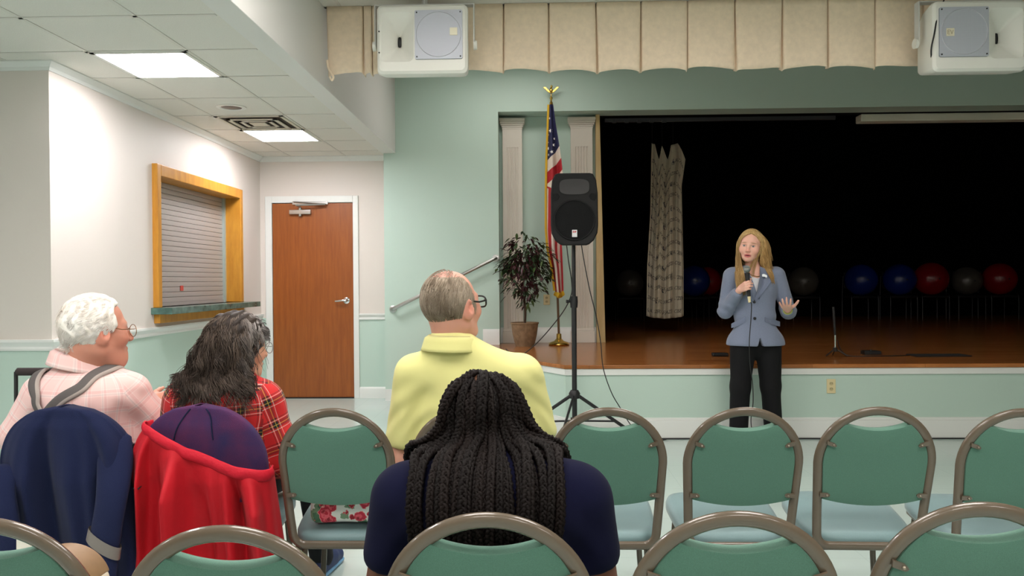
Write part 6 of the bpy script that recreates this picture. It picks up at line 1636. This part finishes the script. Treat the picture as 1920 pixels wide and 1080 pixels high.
# wheeled cart beside the man in pink
ca, cb = P3(30, 697, 3.30), P3(30, 697, 3.30) + (0.30, 0, 0); co = (float((ca[0] + cb[0]) / 2), 3.30, 0)
wc = thing('folding_cart', 'black folding cart with a padded handle standing left of the man in pink', 'cart', co)
m = MB()
for p in (ca, cb): m.tube([p, (p[0] - 0.004, 3.30, 0.55), (p[0] - 0.012, 3.30, 0.10)], 0.008, n=8)
m.tube([ca, cb], 0.009, n=8); m.build('frame', M_dark, wc, co)
MB().tube([ca + (0.008, 0, 0), cb - (0.008, 0, 0)], 0.017, n=14).build('grip', mat('foam_grip', (44, 34, 34), rough=0.8), wc, co)
m = MB().box(co[0] - 0.16, co[0] + 0.14, 3.27, 3.50, 0.10, 0.50); m.build('cart_bag', mat('black_nylon', (26, 26, 30), rough=0.8), wc, co, bevel=0.03)
for s in (-0.14, 0.12): MB().lathe([(0, -0.018), (0.055, -0.018), (0.07, -0.008), (0.07, 0.008), (0.055, 0.018), (0, 0.018)], (co[0] + s, 3.33, 0.07), axis='x', n=20).build('wheel', M_dark, wc, co)

# ------------------------------------------------------------------ loudspeaker on its tripod
SY = 6.05; M_cab = mat('black_speaker_shell', (11, 11, 12), rough=0.6, spec=0.3, bump=0.1, bscale=400)
c0 = P3(1077, 392, SY); so = (float(c0[0]), SY + 0.15, float(P3(1077, 460, SY)[2]))
ls = thing('tripod_loudspeaker', 'black loudspeaker on a tripod stand in front of the flag', 'loudspeaker', so)
hz = float(c0[2] - so[2]) ; hw = 0.183
prof = [(-hw * 0.66, hz), (-hw * 0.8, hz * 0.97), (-hw * 0.93, hz * 0.80), (-hw * 0.99, hz * 0.45), (-hw, -hz * 0.45), (-hw * 0.97, -hz * 0.66), (-hw * 0.82, -hz * 0.86), (-hw * 0.62, -hz * 0.97), (-hw * 0.5, -hz)]
prof = prof + [(-a, b) for a, b in prof[::-1]]
m = MB(); vs = []; K = len(prof)
for y, s in ((SY + 0.30, 0.66), (SY + 0.27, 0.72), (SY + 0.06, 0.985), (SY + 0.02, 1.0), (SY + 0.004, 0.985), (SY, 0.95), (SY + 0.004, 0.88)): vs += [(c0[0] + a * s, y, c0[2] + b * (s if s < 0.9 else 1 - (1 - s) * 0.7)) for a, b in prof]
fs = [(i * K + k, i * K + (k + 1) % K, (i + 1) * K + (k + 1) % K, (i + 1) * K + k) for i in range(6) for k in range(K)] + [tuple(range(K)), tuple(range(7 * K - 1, 6 * K - 1, -1))]
m.add(vs, fs); m.build('cabinet', M_cab, ls, so, sharp=35, bevel=0.004)
gz = c0[2] - 0.085
MB().lathe([(0, SY - 0.010), (0.10, SY - 0.009), (0.146, SY - 0.004), (0.150, SY + 0.006), (0, SY + 0.006)], (c0[0], 0, gz), axis='y', n=48).build('woofer_grille', mat('speaker_mesh_black', (16, 16, 18), rough=0.7, spec=0.3, bump=0.8, bscale=500), ls, so)
m = MB(); m.tube([(c0[0] + 0.153 * math.cos(a), SY - 0.002, gz + 0.153 * math.sin(a)) for a in np.linspace(0, 2 * PI, 48, endpoint=False)], 0.006, n=8, closed=True); m.build('grille_rim', M_cab, ls, so)
def horn(u, v):
    a = 2 * PI * u; s = 1 - v
    return (c0[0] + 0.115 * math.copysign(abs(math.cos(a)) ** 0.6, math.cos(a)) * s, SY - 0.003 + 0.002 * v, c0[2] + 0.172 + (0.06 * math.copysign(abs(math.sin(a)) ** 0.6, math.sin(a))) * s)
MB().grid(horn, 40, 6, closed_u=True).build('horn', mat('horn_black', (9, 9, 10), rough=0.4), ls, so)
for s in (-1, 1):
    pts = [(s * 0.165, 0.115), (s * 0.13, 0.122), (s * 0.112, 0.10), (s * 0.125, 0.075), (s * 0.155, 0.062), (s * 0.166, 0.085)]
    MB().prism([(c0[0] + a, c0[2] + b) for a, b in pts], SY - 0.003, SY + 0.004, axis='y').build('bass_port', mat('port_black', (4, 4, 5), rough=0.9), ls, so, bevel=0.003)
bz_ = c0[2] - 0.188
bg = MB().box(c0[0] - 0.020, c0[0] + 0.020, SY - 0.016, SY - 0.006, bz_ - 0.028, bz_ + 0.028).build('badge', mat('white_badge', (225, 225, 228), rough=0.3), ls, so, smooth=False, bevel=0.003)
m = MB()
for a, b in (((-0.012, 0.004), (-0.012, 0.018)), ((-0.012, 0.018), (-0.002, 0.016)), ((-0.002, 0.016), (-0.002, 0.010)), ((-0.002, 0.010), (-0.012, 0.008)), ((0.002, 0.004), (0.006, 0.018)), ((0.006, 0.018), (0.012, 0.012)), ((0.012, 0.012), (0.003, 0.010))):
    m.tube([(c0[0] + a[0], SY - 0.017, bz_ + a[1]), (c0[0] + b[0], SY - 0.017, bz_ + b[1])], 0.0022, n=5)
m.build('badge_emblem', mat('badge_red', (200, 50, 50), rough=0.4), bg, so)
# stand (a thing of its own)
sx, sy = float(c0[0]), SY + 0.16; ST_O = (sx, sy, 0)
st = thing('speaker_stand', 'black tripod stand carrying the loudspeaker before the stage', 'speaker stand', ST_O)
zc = float(P3(1077, 565, sy)[2]); zh = float(P3(1077, 742, sy)[2])
MB().tube([(sx, sy, zc - 0.05), (sx, sy, so[2] + 0.01)], 0.0155, n=14).build('upper_pole', M_dark, st, ST_O)
MB().tube([(sx, sy, 0.16), (sx, sy, zc + 0.02)], 0.020, n=14).build('lower_pole', M_dark, st, ST_O)
MB().lathe([(0, zc - 0.05), (0.028, zc - 0.05), (0.031, zc), (0.028, zc + 0.04), (0, zc + 0.04)], (sx, sy, 0), n=16).build('collar', M_dark, st, ST_O)
MB().tube([(sx - 0.025, sy - 0.01, zc), (sx - 0.06, sy - 0.02, zc)], [0.008, 0.014], n=10).build('knob', M_dark, st, ST_O)
MB().lathe([(0, zh - 0.02), (0.04, zh - 0.02), (0.045, zh + 0.02), (0.03, zh + 0.045), (0, zh + 0.045)], (sx, sy, 0), n=18).build('hub', M_dark, st, ST_O)
MB().lathe([(0, 0.16), (0.032, 0.16), (0.032, 0.21), (0, 0.21)], (sx, sy, 0), n=18).build('lower_hub', M_dark, st, ST_O)
for az in (172, 12, 252):
    d = np.array([math.cos(R(az)), math.sin(R(az)), 0]); a = np.array([sx, sy, zh]) + d * 0.03; e = np.array([sx, sy, 0.012]) + d * 0.56
    lg = MB().tube([a, e], 0.0135, n=10, flat=0.7).build('leg', M_dark, st, ST_O)
    MB().tube([e + d * -0.03 + (0, 0, 0.02), e + d * 0.01], 0.018, n=10).build('rubber_foot', M_cable, lg, ST_O)
    q = a * 0.42 + e * 0.58; MB().tube([(sx + d[0] * 0.02, sy + d[1] * 0.02, 0.185), q], 0.008, n=8).build('brace', M_dark, st, ST_O)
def cable(pts, r, label, name='speaker_cable', cat='cable', n=8):
    q = spline(pts, n); return tag(MB().tube(q, r, n=7).build(name, M_cable, origin=tuple(q[0])), label, cat)
cy = SY + 0.05
cable([P3(1062, 458, cy), P3(1066, 490, cy - 0.02), P3(1072, 530, sy - 0.05), P3(1070, 556, sy - 0.05), P3(1052, 590, 6.4), P3(1010, 640, 6.8), P3(976, 667, 7.05), (float(P3(960, 668, 7.1)[0]), 7.3, ST + 0.006), (-0.28, 7.9, ST + 0.006)], 0.0045, 'black cable running from the loudspeaker back up onto the stage at left')
cable([P3(1090, 459, cy), P3(1097, 500, cy), P3(1106, 545, cy), P3(1117, 590, cy), P3(1126, 640, cy), P3(1131, 690, cy), P3(1146, 735, cy), P3(1163, 765, cy), P3(1185, 800, cy + 0.02), (float(P3(1215, 815, 6.2)[0]), 6.25, 0.007), (float(P3(1240, 820, 6.3)[0]) + 0.05, 6.36, 0.007)], 0.004, 'thin black cable hanging from the right underside of the tripod loudspeaker to the floor')
cable([(0.72, 6.30, 0.006), (1.0, 6.385, 0.006), (2.0, 6.388, 0.006), (3.2, 6.386, 0.006), (5.2, 6.388, 0.006)], 0.006, 'black cable lying along the foot of the stage', 'floor_cable')

# ------------------------------------------------------------------ potted tree
TY = 8.30; tp = P3(984, 640, TY); to = (float(tp[0]), TY, ST)
tt = thing('potted_tree', 'artificial ficus tree in a clay pot at the stage corner', 'potted tree', to)
MB().lathe([(0.0, 0.0), (0.095, 0.0), (0.112, 0.05), (0.128, 0.12), (0.138, 0.19), (0.142, 0.232), (0.150, 0.236), (0.150, 0.252), (0.134, 0.252), (0.130, 0.225), (0.0, 0.225)], to, n=36).build('pot', mat('clay_pot', (150, 122, 92), rough=0.8, rgb2=(116, 92, 66), vscale=22, bump=0.7, bscale=45), tt, to)
MB().lathe([(0, 0.226), (0.129, 0.226), (0.06, 0.238), (0, 0.240)], to, n=24).build('moss', mat('brown_moss', (64, 52, 36), rough=0.95, bump=0.8, bscale=120), tt, to)
rg = random.Random(3); m = MB()
B0 = np.array(to) + (0, 0, 0.23)
ends = []
m.tube(spline([B0, B0 + (0.008, 0, 0.15), B0 + (-0.006, 0.004, 0.32), B0 + (0.01, 0, 0.55)], 6), 0.013, n=8)
for k in range(26):
    h = 0.24 + 0.38 * rg.random(); a = rg.uniform(0, 2 * PI); L = rg.uniform(0.14, 0.30)
    b = B0 + (0, 0, h); e = b + np.array([math.cos(a) * L, math.sin(a) * L * 0.72, rg.uniform(-0.02, 0.28)]); mid = (b + e) / 2 + (0, 0, 0.05)
    q = spline([b, mid, e], 5); m.tube(q, np.linspace(0.005, 0.0015, len(q)), n=5); ends += q[4:]
for k in range(6):
    e = B0 + np.array([rg.uniform(-0.12, 0.12), rg.uniform(-0.08, 0.08), rg.uniform(0.75, 0.95)]); q = spline([B0 + (0, 0, 0.5), (B0 + (0, 0, 0.5) + e) / 2, e], 5); m.tube(q, np.linspace(0.006, 0.0015, len(q)), n=5); ends += q[2:]
m.build('trunk', mat('bark', (70, 52, 38), rough=0.9, bump=0.5, bscale=80), tt, to)
m = MB()
cen = P3(985, 505, TY)
def leaf(m, p, d, L, wd, mi):
    d = _unit(d); s = np.cross(d, [0.1, 0.2, 1.0]); s = _unit(s); n = np.cross(s, d); vs = [p]
    prof = [(0.12, 0.3), (0.3, 0.85), (0.5, 1.0), (0.72, 0.72), (0.9, 0.28)]
    for t, w in prof:
        c = p + d * L * t - np.array([0, 0, 1]) * L * 0.25 * t * t
        vs += [c - s * wd * w + n * 0.004, c, c + s * wd * w + n * 0.004]
    vs.append(p + d * L - np.array([0, 0, 1]) * L * 0.25)
    fs = [(0, 1, 2), (0, 2, 3)]
    for i in range(4): a = 1 + 3 * i; fs += [(a, a + 3, a + 4, a + 1), (a + 1, a + 4, a + 5, a + 2)]
    fs += [(13, 16, 14), (14, 16, 15)]
    m.mi = mi; m.add(vs, fs)
count = 0
while count < 900:
    if rg.random() < 0.75: p = np.array(ends[rg.randrange(len(ends))]) + np.array([rg.gauss(0, 0.03), rg.gauss(0, 0.03), rg.gauss(0, 0.035)])
    else:
        a, b = rg.uniform(0, 2 * PI), rg.uniform(-1, 1); rr_ = (1 - b * b) ** 0.5; p = cen + np.array([0.27 * rr_ * math.cos(a), 0.21 * rr_ * math.sin(a), 0.42 * b]) * rg.uniform(0.55, 1.0)
        if p[2] < cen[2] - 0.2: p[0] = cen[0] + (p[0] - cen[0]) * 0.6
    if p[1] > 8.46 and p[0] < -0.33: continue
    if p[1] > 8.62: continue
    v = p - cen; d = np.array([v[0] + rg.gauss(0, 0.15), v[1] + rg.gauss(0, 0.15), -0.12 + rg.gauss(0, 0.12)])
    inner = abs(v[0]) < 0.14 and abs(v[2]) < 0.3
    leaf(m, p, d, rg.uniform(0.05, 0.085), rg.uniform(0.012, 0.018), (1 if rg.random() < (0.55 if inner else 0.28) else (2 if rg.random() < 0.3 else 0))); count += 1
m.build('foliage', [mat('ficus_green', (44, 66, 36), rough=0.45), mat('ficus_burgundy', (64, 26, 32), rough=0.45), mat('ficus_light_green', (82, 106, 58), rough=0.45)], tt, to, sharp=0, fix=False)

# ------------------------------------------------------------------ flag on its stand
FY = 8.40; fa = P3(1048, 636, FY); fo = (float(fa[0]), FY, ST); ftop = P3(1033.5, 196, FY)
fg = thing('flag', 'American flag with gold fringe furled on a brass-based pole', 'flag', fo)
MB().lathe([(0, 0), (0.105, 0), (0.115, 0.012), (0.10, 0.03), (0.055, 0.045), (0.028, 0.07), (0.026, 0.12), (0.020, 0.125), (0, 0.125)], fo, n=32).build('base', M_brass, fg, fo)
MB().tube([np.array(fo) + (0, 0, 0.09), ftop + (0, 0, 0.02)], 0.0125, n=12).build('pole', mat('dark_oak_pole', (92, 66, 38), rough=0.35), fg, fo)
MB().lathe([(0, 0.0), (0.016, 0.0), (0.018, 0.02), (0.010, 0.03), (0.010, 0.05), (0.016, 0.06), (0.016, 0.075), (0.006, 0.085), (0.006, 0.11), (0, 0.11)], tuple(ftop), n=16).build('ferrule', M_brass, fg, fo)
m = MB(); e0 = ftop + (0, 0, 0.105)
m.ball(e0 + (0, 0, 0.045), (0.018, 0.018, 0.035), 14, 10); m.ball(e0 + (0.004, -0.012, 0.085), (0.012, 0.016, 0.014), 12, 8)
for s in (-1, 1):
    w = [(0, 0.03), (0.03, 0.055), (0.06, 0.085), (0.085, 0.082), (0.078, 0.07), (0.07, 0.062), (0.058, 0.05), (0.045, 0.038), (0.03, 0.025), (0.012, 0.015)]
    m.prism([(e0[0] + s * a, e0[2] + b) for a, b in w], e0[1] - 0.006, e0[1] + 0.006, axis='y')
m.build('eagle_finial', M_brass, fg, fo, bevel=0.003)
def flag_mat():
    m = mat('flag_cloth', (200, 190, 180), rough=0.7); nt = m.node_tree; b = nt.nodes['Principled BSDF']
    uv = nt.nodes.new('ShaderNodeUVMap'); sp = nt.nodes.new('ShaderNodeSeparateXYZ'); nt.links.new(uv.outputs[0], sp.inputs[0])
    fr = nt.nodes.new('ShaderNodeMath'); fr.operation = 'FRACT'; nt.links.new(sp.outputs['Y'], fr.inputs[0])
    gt = nt.nodes.new('ShaderNodeMath'); gt.operation = 'GREATER_THAN'; gt.inputs[1].default_value = 0.5; nt.links.new(fr.outputs[0], gt.inputs[0])
    mx = nt.nodes.new('ShaderNodeMix'); mx.data_type = 'RGBA'; mx.inputs[6].default_value = lin((222, 208, 194)); mx.inputs[7].default_value = lin((172, 30, 40)); nt.links.new(gt.outputs[0], mx.inputs[0])
    lt = nt.nodes.new('ShaderNodeMath'); lt.operation = 'LESS_THAN'; lt.inputs[1].default_value = 0.0; nt.links.new(sp.outputs['Y'], lt.inputs[0])
    m2 = nt.nodes.new('ShaderNodeMix'); m2.data_type = 'RGBA'; m2.inputs[7].default_value = lin((34, 36, 74)); nt.links.new(mx.outputs[2], m2.inputs[6]); nt.links.new(lt.outputs[0], m2.inputs[0])
    nt.links.new(m2.outputs[2], b.inputs['Base Color']); return m
LE = [(198, 1029), (250, 1027), (300, 1025), (360, 1024), (430, 1024), (470, 1027), (500, 1034), (545, 1040)]
RE = [(198, 1037), (230, 1041), (260, 1046), (300, 1052), (340, 1056), (400, 1056), (460, 1053), (510, 1055), (545, 1056)]
def interp(t, y):
    for (y0_, x0_), (y1_, x1_) in zip(t, t[1:]):
        if y <= y1_: return x0_ + (x1_ - x0_) * max(0, (y - y0_)) / (y1_ - y0_)
    return t[-1][1]
ZT, ZB = float(P3(1033, 198, FY)[2]), float(P3(1048, 545, FY)[2])
def flagp(u, v):
    yp = 198 + 347 * v; xl, xr = interp(LE, yp), interp(RE, yp)
    a = P3(xl, yp, FY); b = P3(xr, yp, FY); w = u
    fold = 0.035 * math.sin(2 * PI * (1.6 * u + 0.15)) * min(1, 0.3 + v * 2)
    p = a + (b - a) * w
    return (p[0], FY - 0.05 + fold - 0.03 * v, p[2] - 0.03 * math.sin(PI * u) * v)
NU, NV = 40, 70; m = MB().grid(flagp, NU, NV); fl = m.build('flag_cloth', flag_mat(), fg, fo, sharp=0)
uvl = fl.data.uv_layers.new(name='UVMap'); 
for lp in fl.data.loops:
    i = lp.vertex_index; u, v = (i % NU) / (NU - 1), (i // NU) / (NV - 1); yp = 198 + 347 * v
    uvl.data[lp.index].uv = (u, ((yp - 292 + 26 * (u - 0.4)) / 44.0) if yp < 352 else ((u * 2.6 + 0.3 * v)))
md = fl.modifiers.new('thickness', 'SOLIDIFY'); md.thickness = 0.003
m = MB().tube([tuple(np.array(flagp(0, v)) + (-0.004, -0.004, 0)) for v in np.linspace(0, 1, 40)], 0.012, n=8, flat=0.5); m.tube([tuple(np.array(flagp(u, 1.0)) + (0, -0.004, -0.02)) for u in np.linspace(0, 1, 14)], 0.03, n=8, flat=0.3, up=(0, 0, 1))
m.build('gold_fringe', mat('gold_fringe', (214, 170, 32), rough=0.6, bump=0.6, bscale=300), fl, fo)
m = MB()
for x, y, s in ((1031, 224, 4), (1032, 247, 6), (1038, 261, 5), (1028.5, 254, 4), (1036.5, 273, 6), (1028.5, 279, 5), (1034, 286, 5.5), (1029, 291, 4), (1027.5, 268, 4), (1028, 318, 3)):
    yp = y; xl, xr = interp(LE, yp), interp(RE, yp); c = np.array(flagp((x - xl) / (xr - xl), (yp - 198) / 347)) + (0, -0.006, 0); rs = s * 0.55 / 173 * 1.2
    pl = []
    for k in range(10): a = PI / 2 + 0.3 + k * PI / 5; r2 = rs if k % 2 == 0 else rs * 0.42; pl.append((c[0] + r2 * math.cos(a), c[2] + r2 * math.sin(a)))
    m.prism(pl, c[1] - 0.001, c[1] + 0.002, axis='y')
m.build('stars', mat('flag_white', (228, 224, 220), rough=0.7), fl, fo, smooth=False)

# ------------------------------------------------------------------ printed cloth hanging in the dark
CY = 10.3; bl = P3(1248, 597, CY); tl = P3(1222, 268, CY); bo_ = (float(bl[0]), CY, float(tl[2]))
M_print = mat('printed_cotton', (222, 212, 190), rough=0.85, var=0.05, vscale=20)
top_peaks = [(0.0, 268), (0.10, 270), (0.22, 300), (0.34, 272), (0.48, 300), (0.62, 272), (0.80, 270), (0.92, 282), (1.0, 300)]
LB = [(268, 1222), (400, 1219), (500, 1213), (597, 1211)]; RB = [(268, 1280), (300, 1284), (350, 1277), (500, 1281), (597, 1281)]
def hangp(u, v):
    yt = interp([(a, b) for a, b in top_peaks], u) if False else np.interp(u, [a for a, b in top_peaks], [b for a, b in top_peaks])
    yp = yt + (590 + 7 * math.sin(2.4 * u + 0.4) - yt) * v; xl, xr = interp(LB, yp), interp(RB, yp)
    p = P3(xl + (xr - xl) * u, yp, CY); f = math.sin(2 * PI * 3.2 * u + 0.6) + 0.4 * math.sin(2 * PI * 7 * u + 2 * v)
    return (p[0] + 0.012 * math.cos(2 * PI * 3.2 * u) * v, CY + 0.045 * f * (0.5 + 0.5 * v) - 0.10 * (u - 0.2) ** 2, p[2])
hc_ = thing('hanging_cloth', 'pale cloth printed with dark lettering hanging on the dark stage', 'cloth', bo_)
cl_ = MB().grid(hangp, 90, 70).build('cloth', M_print, hc_, bo_, sharp=0, thick=0.003)
M_word = mat('black_print', (26, 26, 30), rough=0.8); M_swoosh = mat('blue_print', (36, 46, 72), rough=0.8)
tv, tf_ = text_mesh('JAZZERCISE', 0.066, shear=0.25)
tvn = np.array(tv); tw = tvn[:, 0].max() - tvn[:, 0].min()
Lw = 0.86                                   # unfolded width of the cloth in metres, gathered to about half
H = 2.28
rows = 0
for r_ in range(14):
    for cidx in range(3):
        u0 = 0.10 + 0.40 * cidx + (0.20 if r_ % 2 else 0.0); v0 = 0.10 + r_ * 0.066 + 0.008 * math.sin(cidx * 2 + r_)
        if u0 > 1.0 or v0 > 0.975: continue
        vs = []; ok = True
        for x, y, z in tv:
            uu, vv = u0 + x / Lw, v0 - y / H
            vs.append(None if not (0.005 < uu < 0.995 and 0.01 < vv < 0.99) else tuple(np.array(hangp(uu, vv)) + (0, -0.006, 0)))
        fs = [f for f in tf_ if all(vs[i] is not None for i in f)]
        vs = [q if q is not None else (0, CY, 1.5) for q in vs]
        used = sorted({i for f in fs for i in f}); rem = {i: k for k, i in enumerate(used)}
        if fs: MB().add([vs[i] for i in used], [tuple(rem[i] for i in f) for f in fs]).build('printed_word', M_word, cl_, bo_, smooth=False, fix=False)
        u1 = u0 - tw / 2 / Lw - 0.035
        sw_ = [(-0.018, 0.0), (-0.008, 0.024), (0.010, 0.030), (-0.002, 0.010), (0.004, -0.008), (0.020, -0.012), (0.004, -0.030), (-0.012, -0.022)]
        if 0.03 < u1 < 0.97: MB().add([tuple(np.array(hangp(min(max(u1 + a / Lw, 0.01), 0.99), min(max(v0 - b / H, 0.01), 0.99))) + (0, -0.006, 0)) for a, b in sw_], [tuple(range(8))]).build('printed_swoosh', M_swoosh, cl_, bo_, smooth=False, fix=False)
for u in (0.02, 0.34, 0.68):
    q = np.array(hangp(u, 0)); MB().tube([q, (q[0], CY, 4.39)], 0.003, n=5).build('hanging_cord', M_dark, hc_, bo_)

# ------------------------------------------------------------------ exercise balls resting on chairs at the back of the stage
M_gseat = mat('dark_vinyl', (20, 20, 22), rough=0.5)
def back_chair():
    t_ = thing('back_chair', 'x', 'chair', group='dark chrome chairs at the back of the stage')
    MB().box(-0.21, 0.21, -0.2, 0.2, 0.36, 0.40).build('seat', M_gseat, t_, bevel=0.02)
    MB().box(-0.19, 0.19, 0.20, 0.23, 0.52, 0.80).build('backrest', M_gseat, t_, bevel=0.02)
    for s in (-1, 1):
        MB().tube(spline([(s * 0.22, 0.21, 0.0), (s * 0.22, 0.21, 0.38), (s * 0.20, 0.22, 0.74)], 6), 0.008, n=8).build('leg', mat('dull_chrome', (66, 66, 68), rough=0.45, metal=1.0), t_)
        MB().tube(spline([(s * 0.22, -0.19, 0.0), (s * 0.22, -0.19, 0.30), (s * 0.22, -0.17, 0.41), (s * 0.22, -0.10, 0.44), (s * 0.22, 0.05, 0.42), (s * 0.22, 0.20, 0.40)], 6), 0.008, n=8).build('leg', mat('dull_chrome', (66, 66, 68), rough=0.45, metal=1.0), t_)
    return t_
BALLS = [(1180, 0.24, 'g', 'grey exercise ball farthest left, at the edge of the stage opening'), (1300, 0.27, 'b', 'blue exercise ball just right of the hanging printed cloth'), (1505, 0.25, 'g', 'grey exercise ball just right of the standing woman'),
         (1613, 0.27, 'b', 'blue exercise ball, left one of the pair in the middle'), (1685, 0.27, 'b', 'blue exercise ball beside the red ball'), (1744, 0.28, 'r', 'red exercise ball right of the two blue balls'),
         (1811, 0.24, 'g', 'grey exercise ball between the two red balls'), (1872, 0.27, 'r', 'red exercise ball farthest right'), (1325, 0.26, 'r', 'red exercise ball half behind the blue one near the hanging cloth')]
BM = {'g': mat('grey_ball_vinyl', (84, 80, 74), rough=0.25), 'b': mat('blue_ball_vinyl', (18, 44, 120), rough=0.25), 'r': mat('red_ball_vinyl', (140, 14, 24), rough=0.25)}
bc = None
for i, (x, r_, c, lab) in enumerate(BALLS):
    Yc = 13.4 if i < 8 else 14.0; q = P3(x, 524, Yc); zb = ST + 0.40
    loc = (float(q[0]), Yc, ST)
    if bc is None: bc = back_chair(); bc.location = loc; bc['label'] = 'dark chair with chrome legs at the back of the stage under an exercise ball'
    else: dup(bc, loc, 0, 'dark chair with chrome legs at the back of the stage under an exercise ball')
    o_ = (float(q[0]), Yc - 0.03, zb)
    bt = thing('exercise_ball', lab, 'exercise ball', o_, group='exercise balls at the back of the stage')
    m = MB().ball((o_[0], o_[1], zb + r_), r_, 40, 24); m.build('ball', BM[c], bt, o_, sharp=0)
    MB().lathe([(0, -0.004), (0.012, -0.003), (0.012, 0.004), (0, 0.004)], (o_[0], o_[1] - r_, zb + r_), axis='y', n=12).build('plug', M_dark, bt, o_)

# ------------------------------------------------------------------ bits on the stage floor
q = P3(1566, 668, 7.03); mo = (float(q[0]), 7.03, ST)
ms = thing('microphone_stand', 'short black tripod microphone stand on the stage floor', 'microphone stand', mo)
MB().tube([(mo[0], 7.03, ST + 0.06), (mo[0], 7.03, ST + 0.20)], 0.008, n=10).build('lower_tube', M_chrome, ms, mo)
MB().tube([(mo[0], 7.03, ST + 0.19), (mo[0] - 0.015, 7.03, ST + 0.44)], 0.011, n=10).build('upper_tube', M_dark, ms, mo)
MB().lathe([(0, 0.045), (0.02, 0.045), (0.02, 0.08), (0, 0.08)], mo, n=12).build('hub', M_dark, ms, mo)
for az in (200, 330, 80): MB().tube([(mo[0], 7.03, ST + 0.07), (mo[0] + 0.10 * math.cos(R(az)), 7.03 + 0.10 * math.sin(R(az)), ST + 0.008)], 0.006, n=8).build('leg', M_dark, ms, mo)
q = P3(1633, 658, 7.2); po = (float(q[0]), 7.2, ST)
pd = thing('pedal_box', 'small black box with a cable on the stage floor right of the microphone stand', 'box', po)
MB().box(po[0] - 0.075, po[0] + 0.075, 7.15, 7.25, ST, ST + 0.035).build('housing', M_dark, pd, po, bevel=0.006)
MB().lathe([(0, ST + 0.035), (0.012, ST + 0.035), (0.010, ST + 0.045), (0, ST + 0.045)], (po[0], 7.2, 0), n=12).build('knob', M_cable, pd, po)
z_ = ST + 0.005
cable([(mo[0] + 0.02, 7.03, ST + 0.15), (mo[0] + 0.05, 7.03, ST + 0.06), (mo[0] + 0.12, 7.02, z_), (mo[0] + 0.3, 7.0, z_), (mo[0] + 0.55, 7.02, z_), (mo[0] + 0.75, 7.10, z_), (mo[0] + 0.86, 7.06, z_)], 0.005, 'black cable curling from the microphone stand across the stage floor', 'stage_cable')
q = P3(1760, 666, 7.05)
tag(MB().box(q[0] - 0.24, q[0] + 0.24, 6.95, 7.15, ST + 0.0005, ST + 0.010).build('floor_mat', mat('black_rubber_mat', (20, 18, 18), rough=0.8), origin=(float(q[0]), 7.05, ST), bevel=0.003), 'flat black mat on the stage floor at right', 'mat')
q = P3(1352, 667, 7.1)
tag(MB().box(q[0] - 0.08, q[0] + 0.06, 7.06, 7.14, ST + 0.0005, ST + 0.03).build('black_pouch', M_cable, origin=(float(q[0]), 7.1, ST), bevel=0.008), 'small flat black object on the stage floor left of the standing woman', 'pouch')
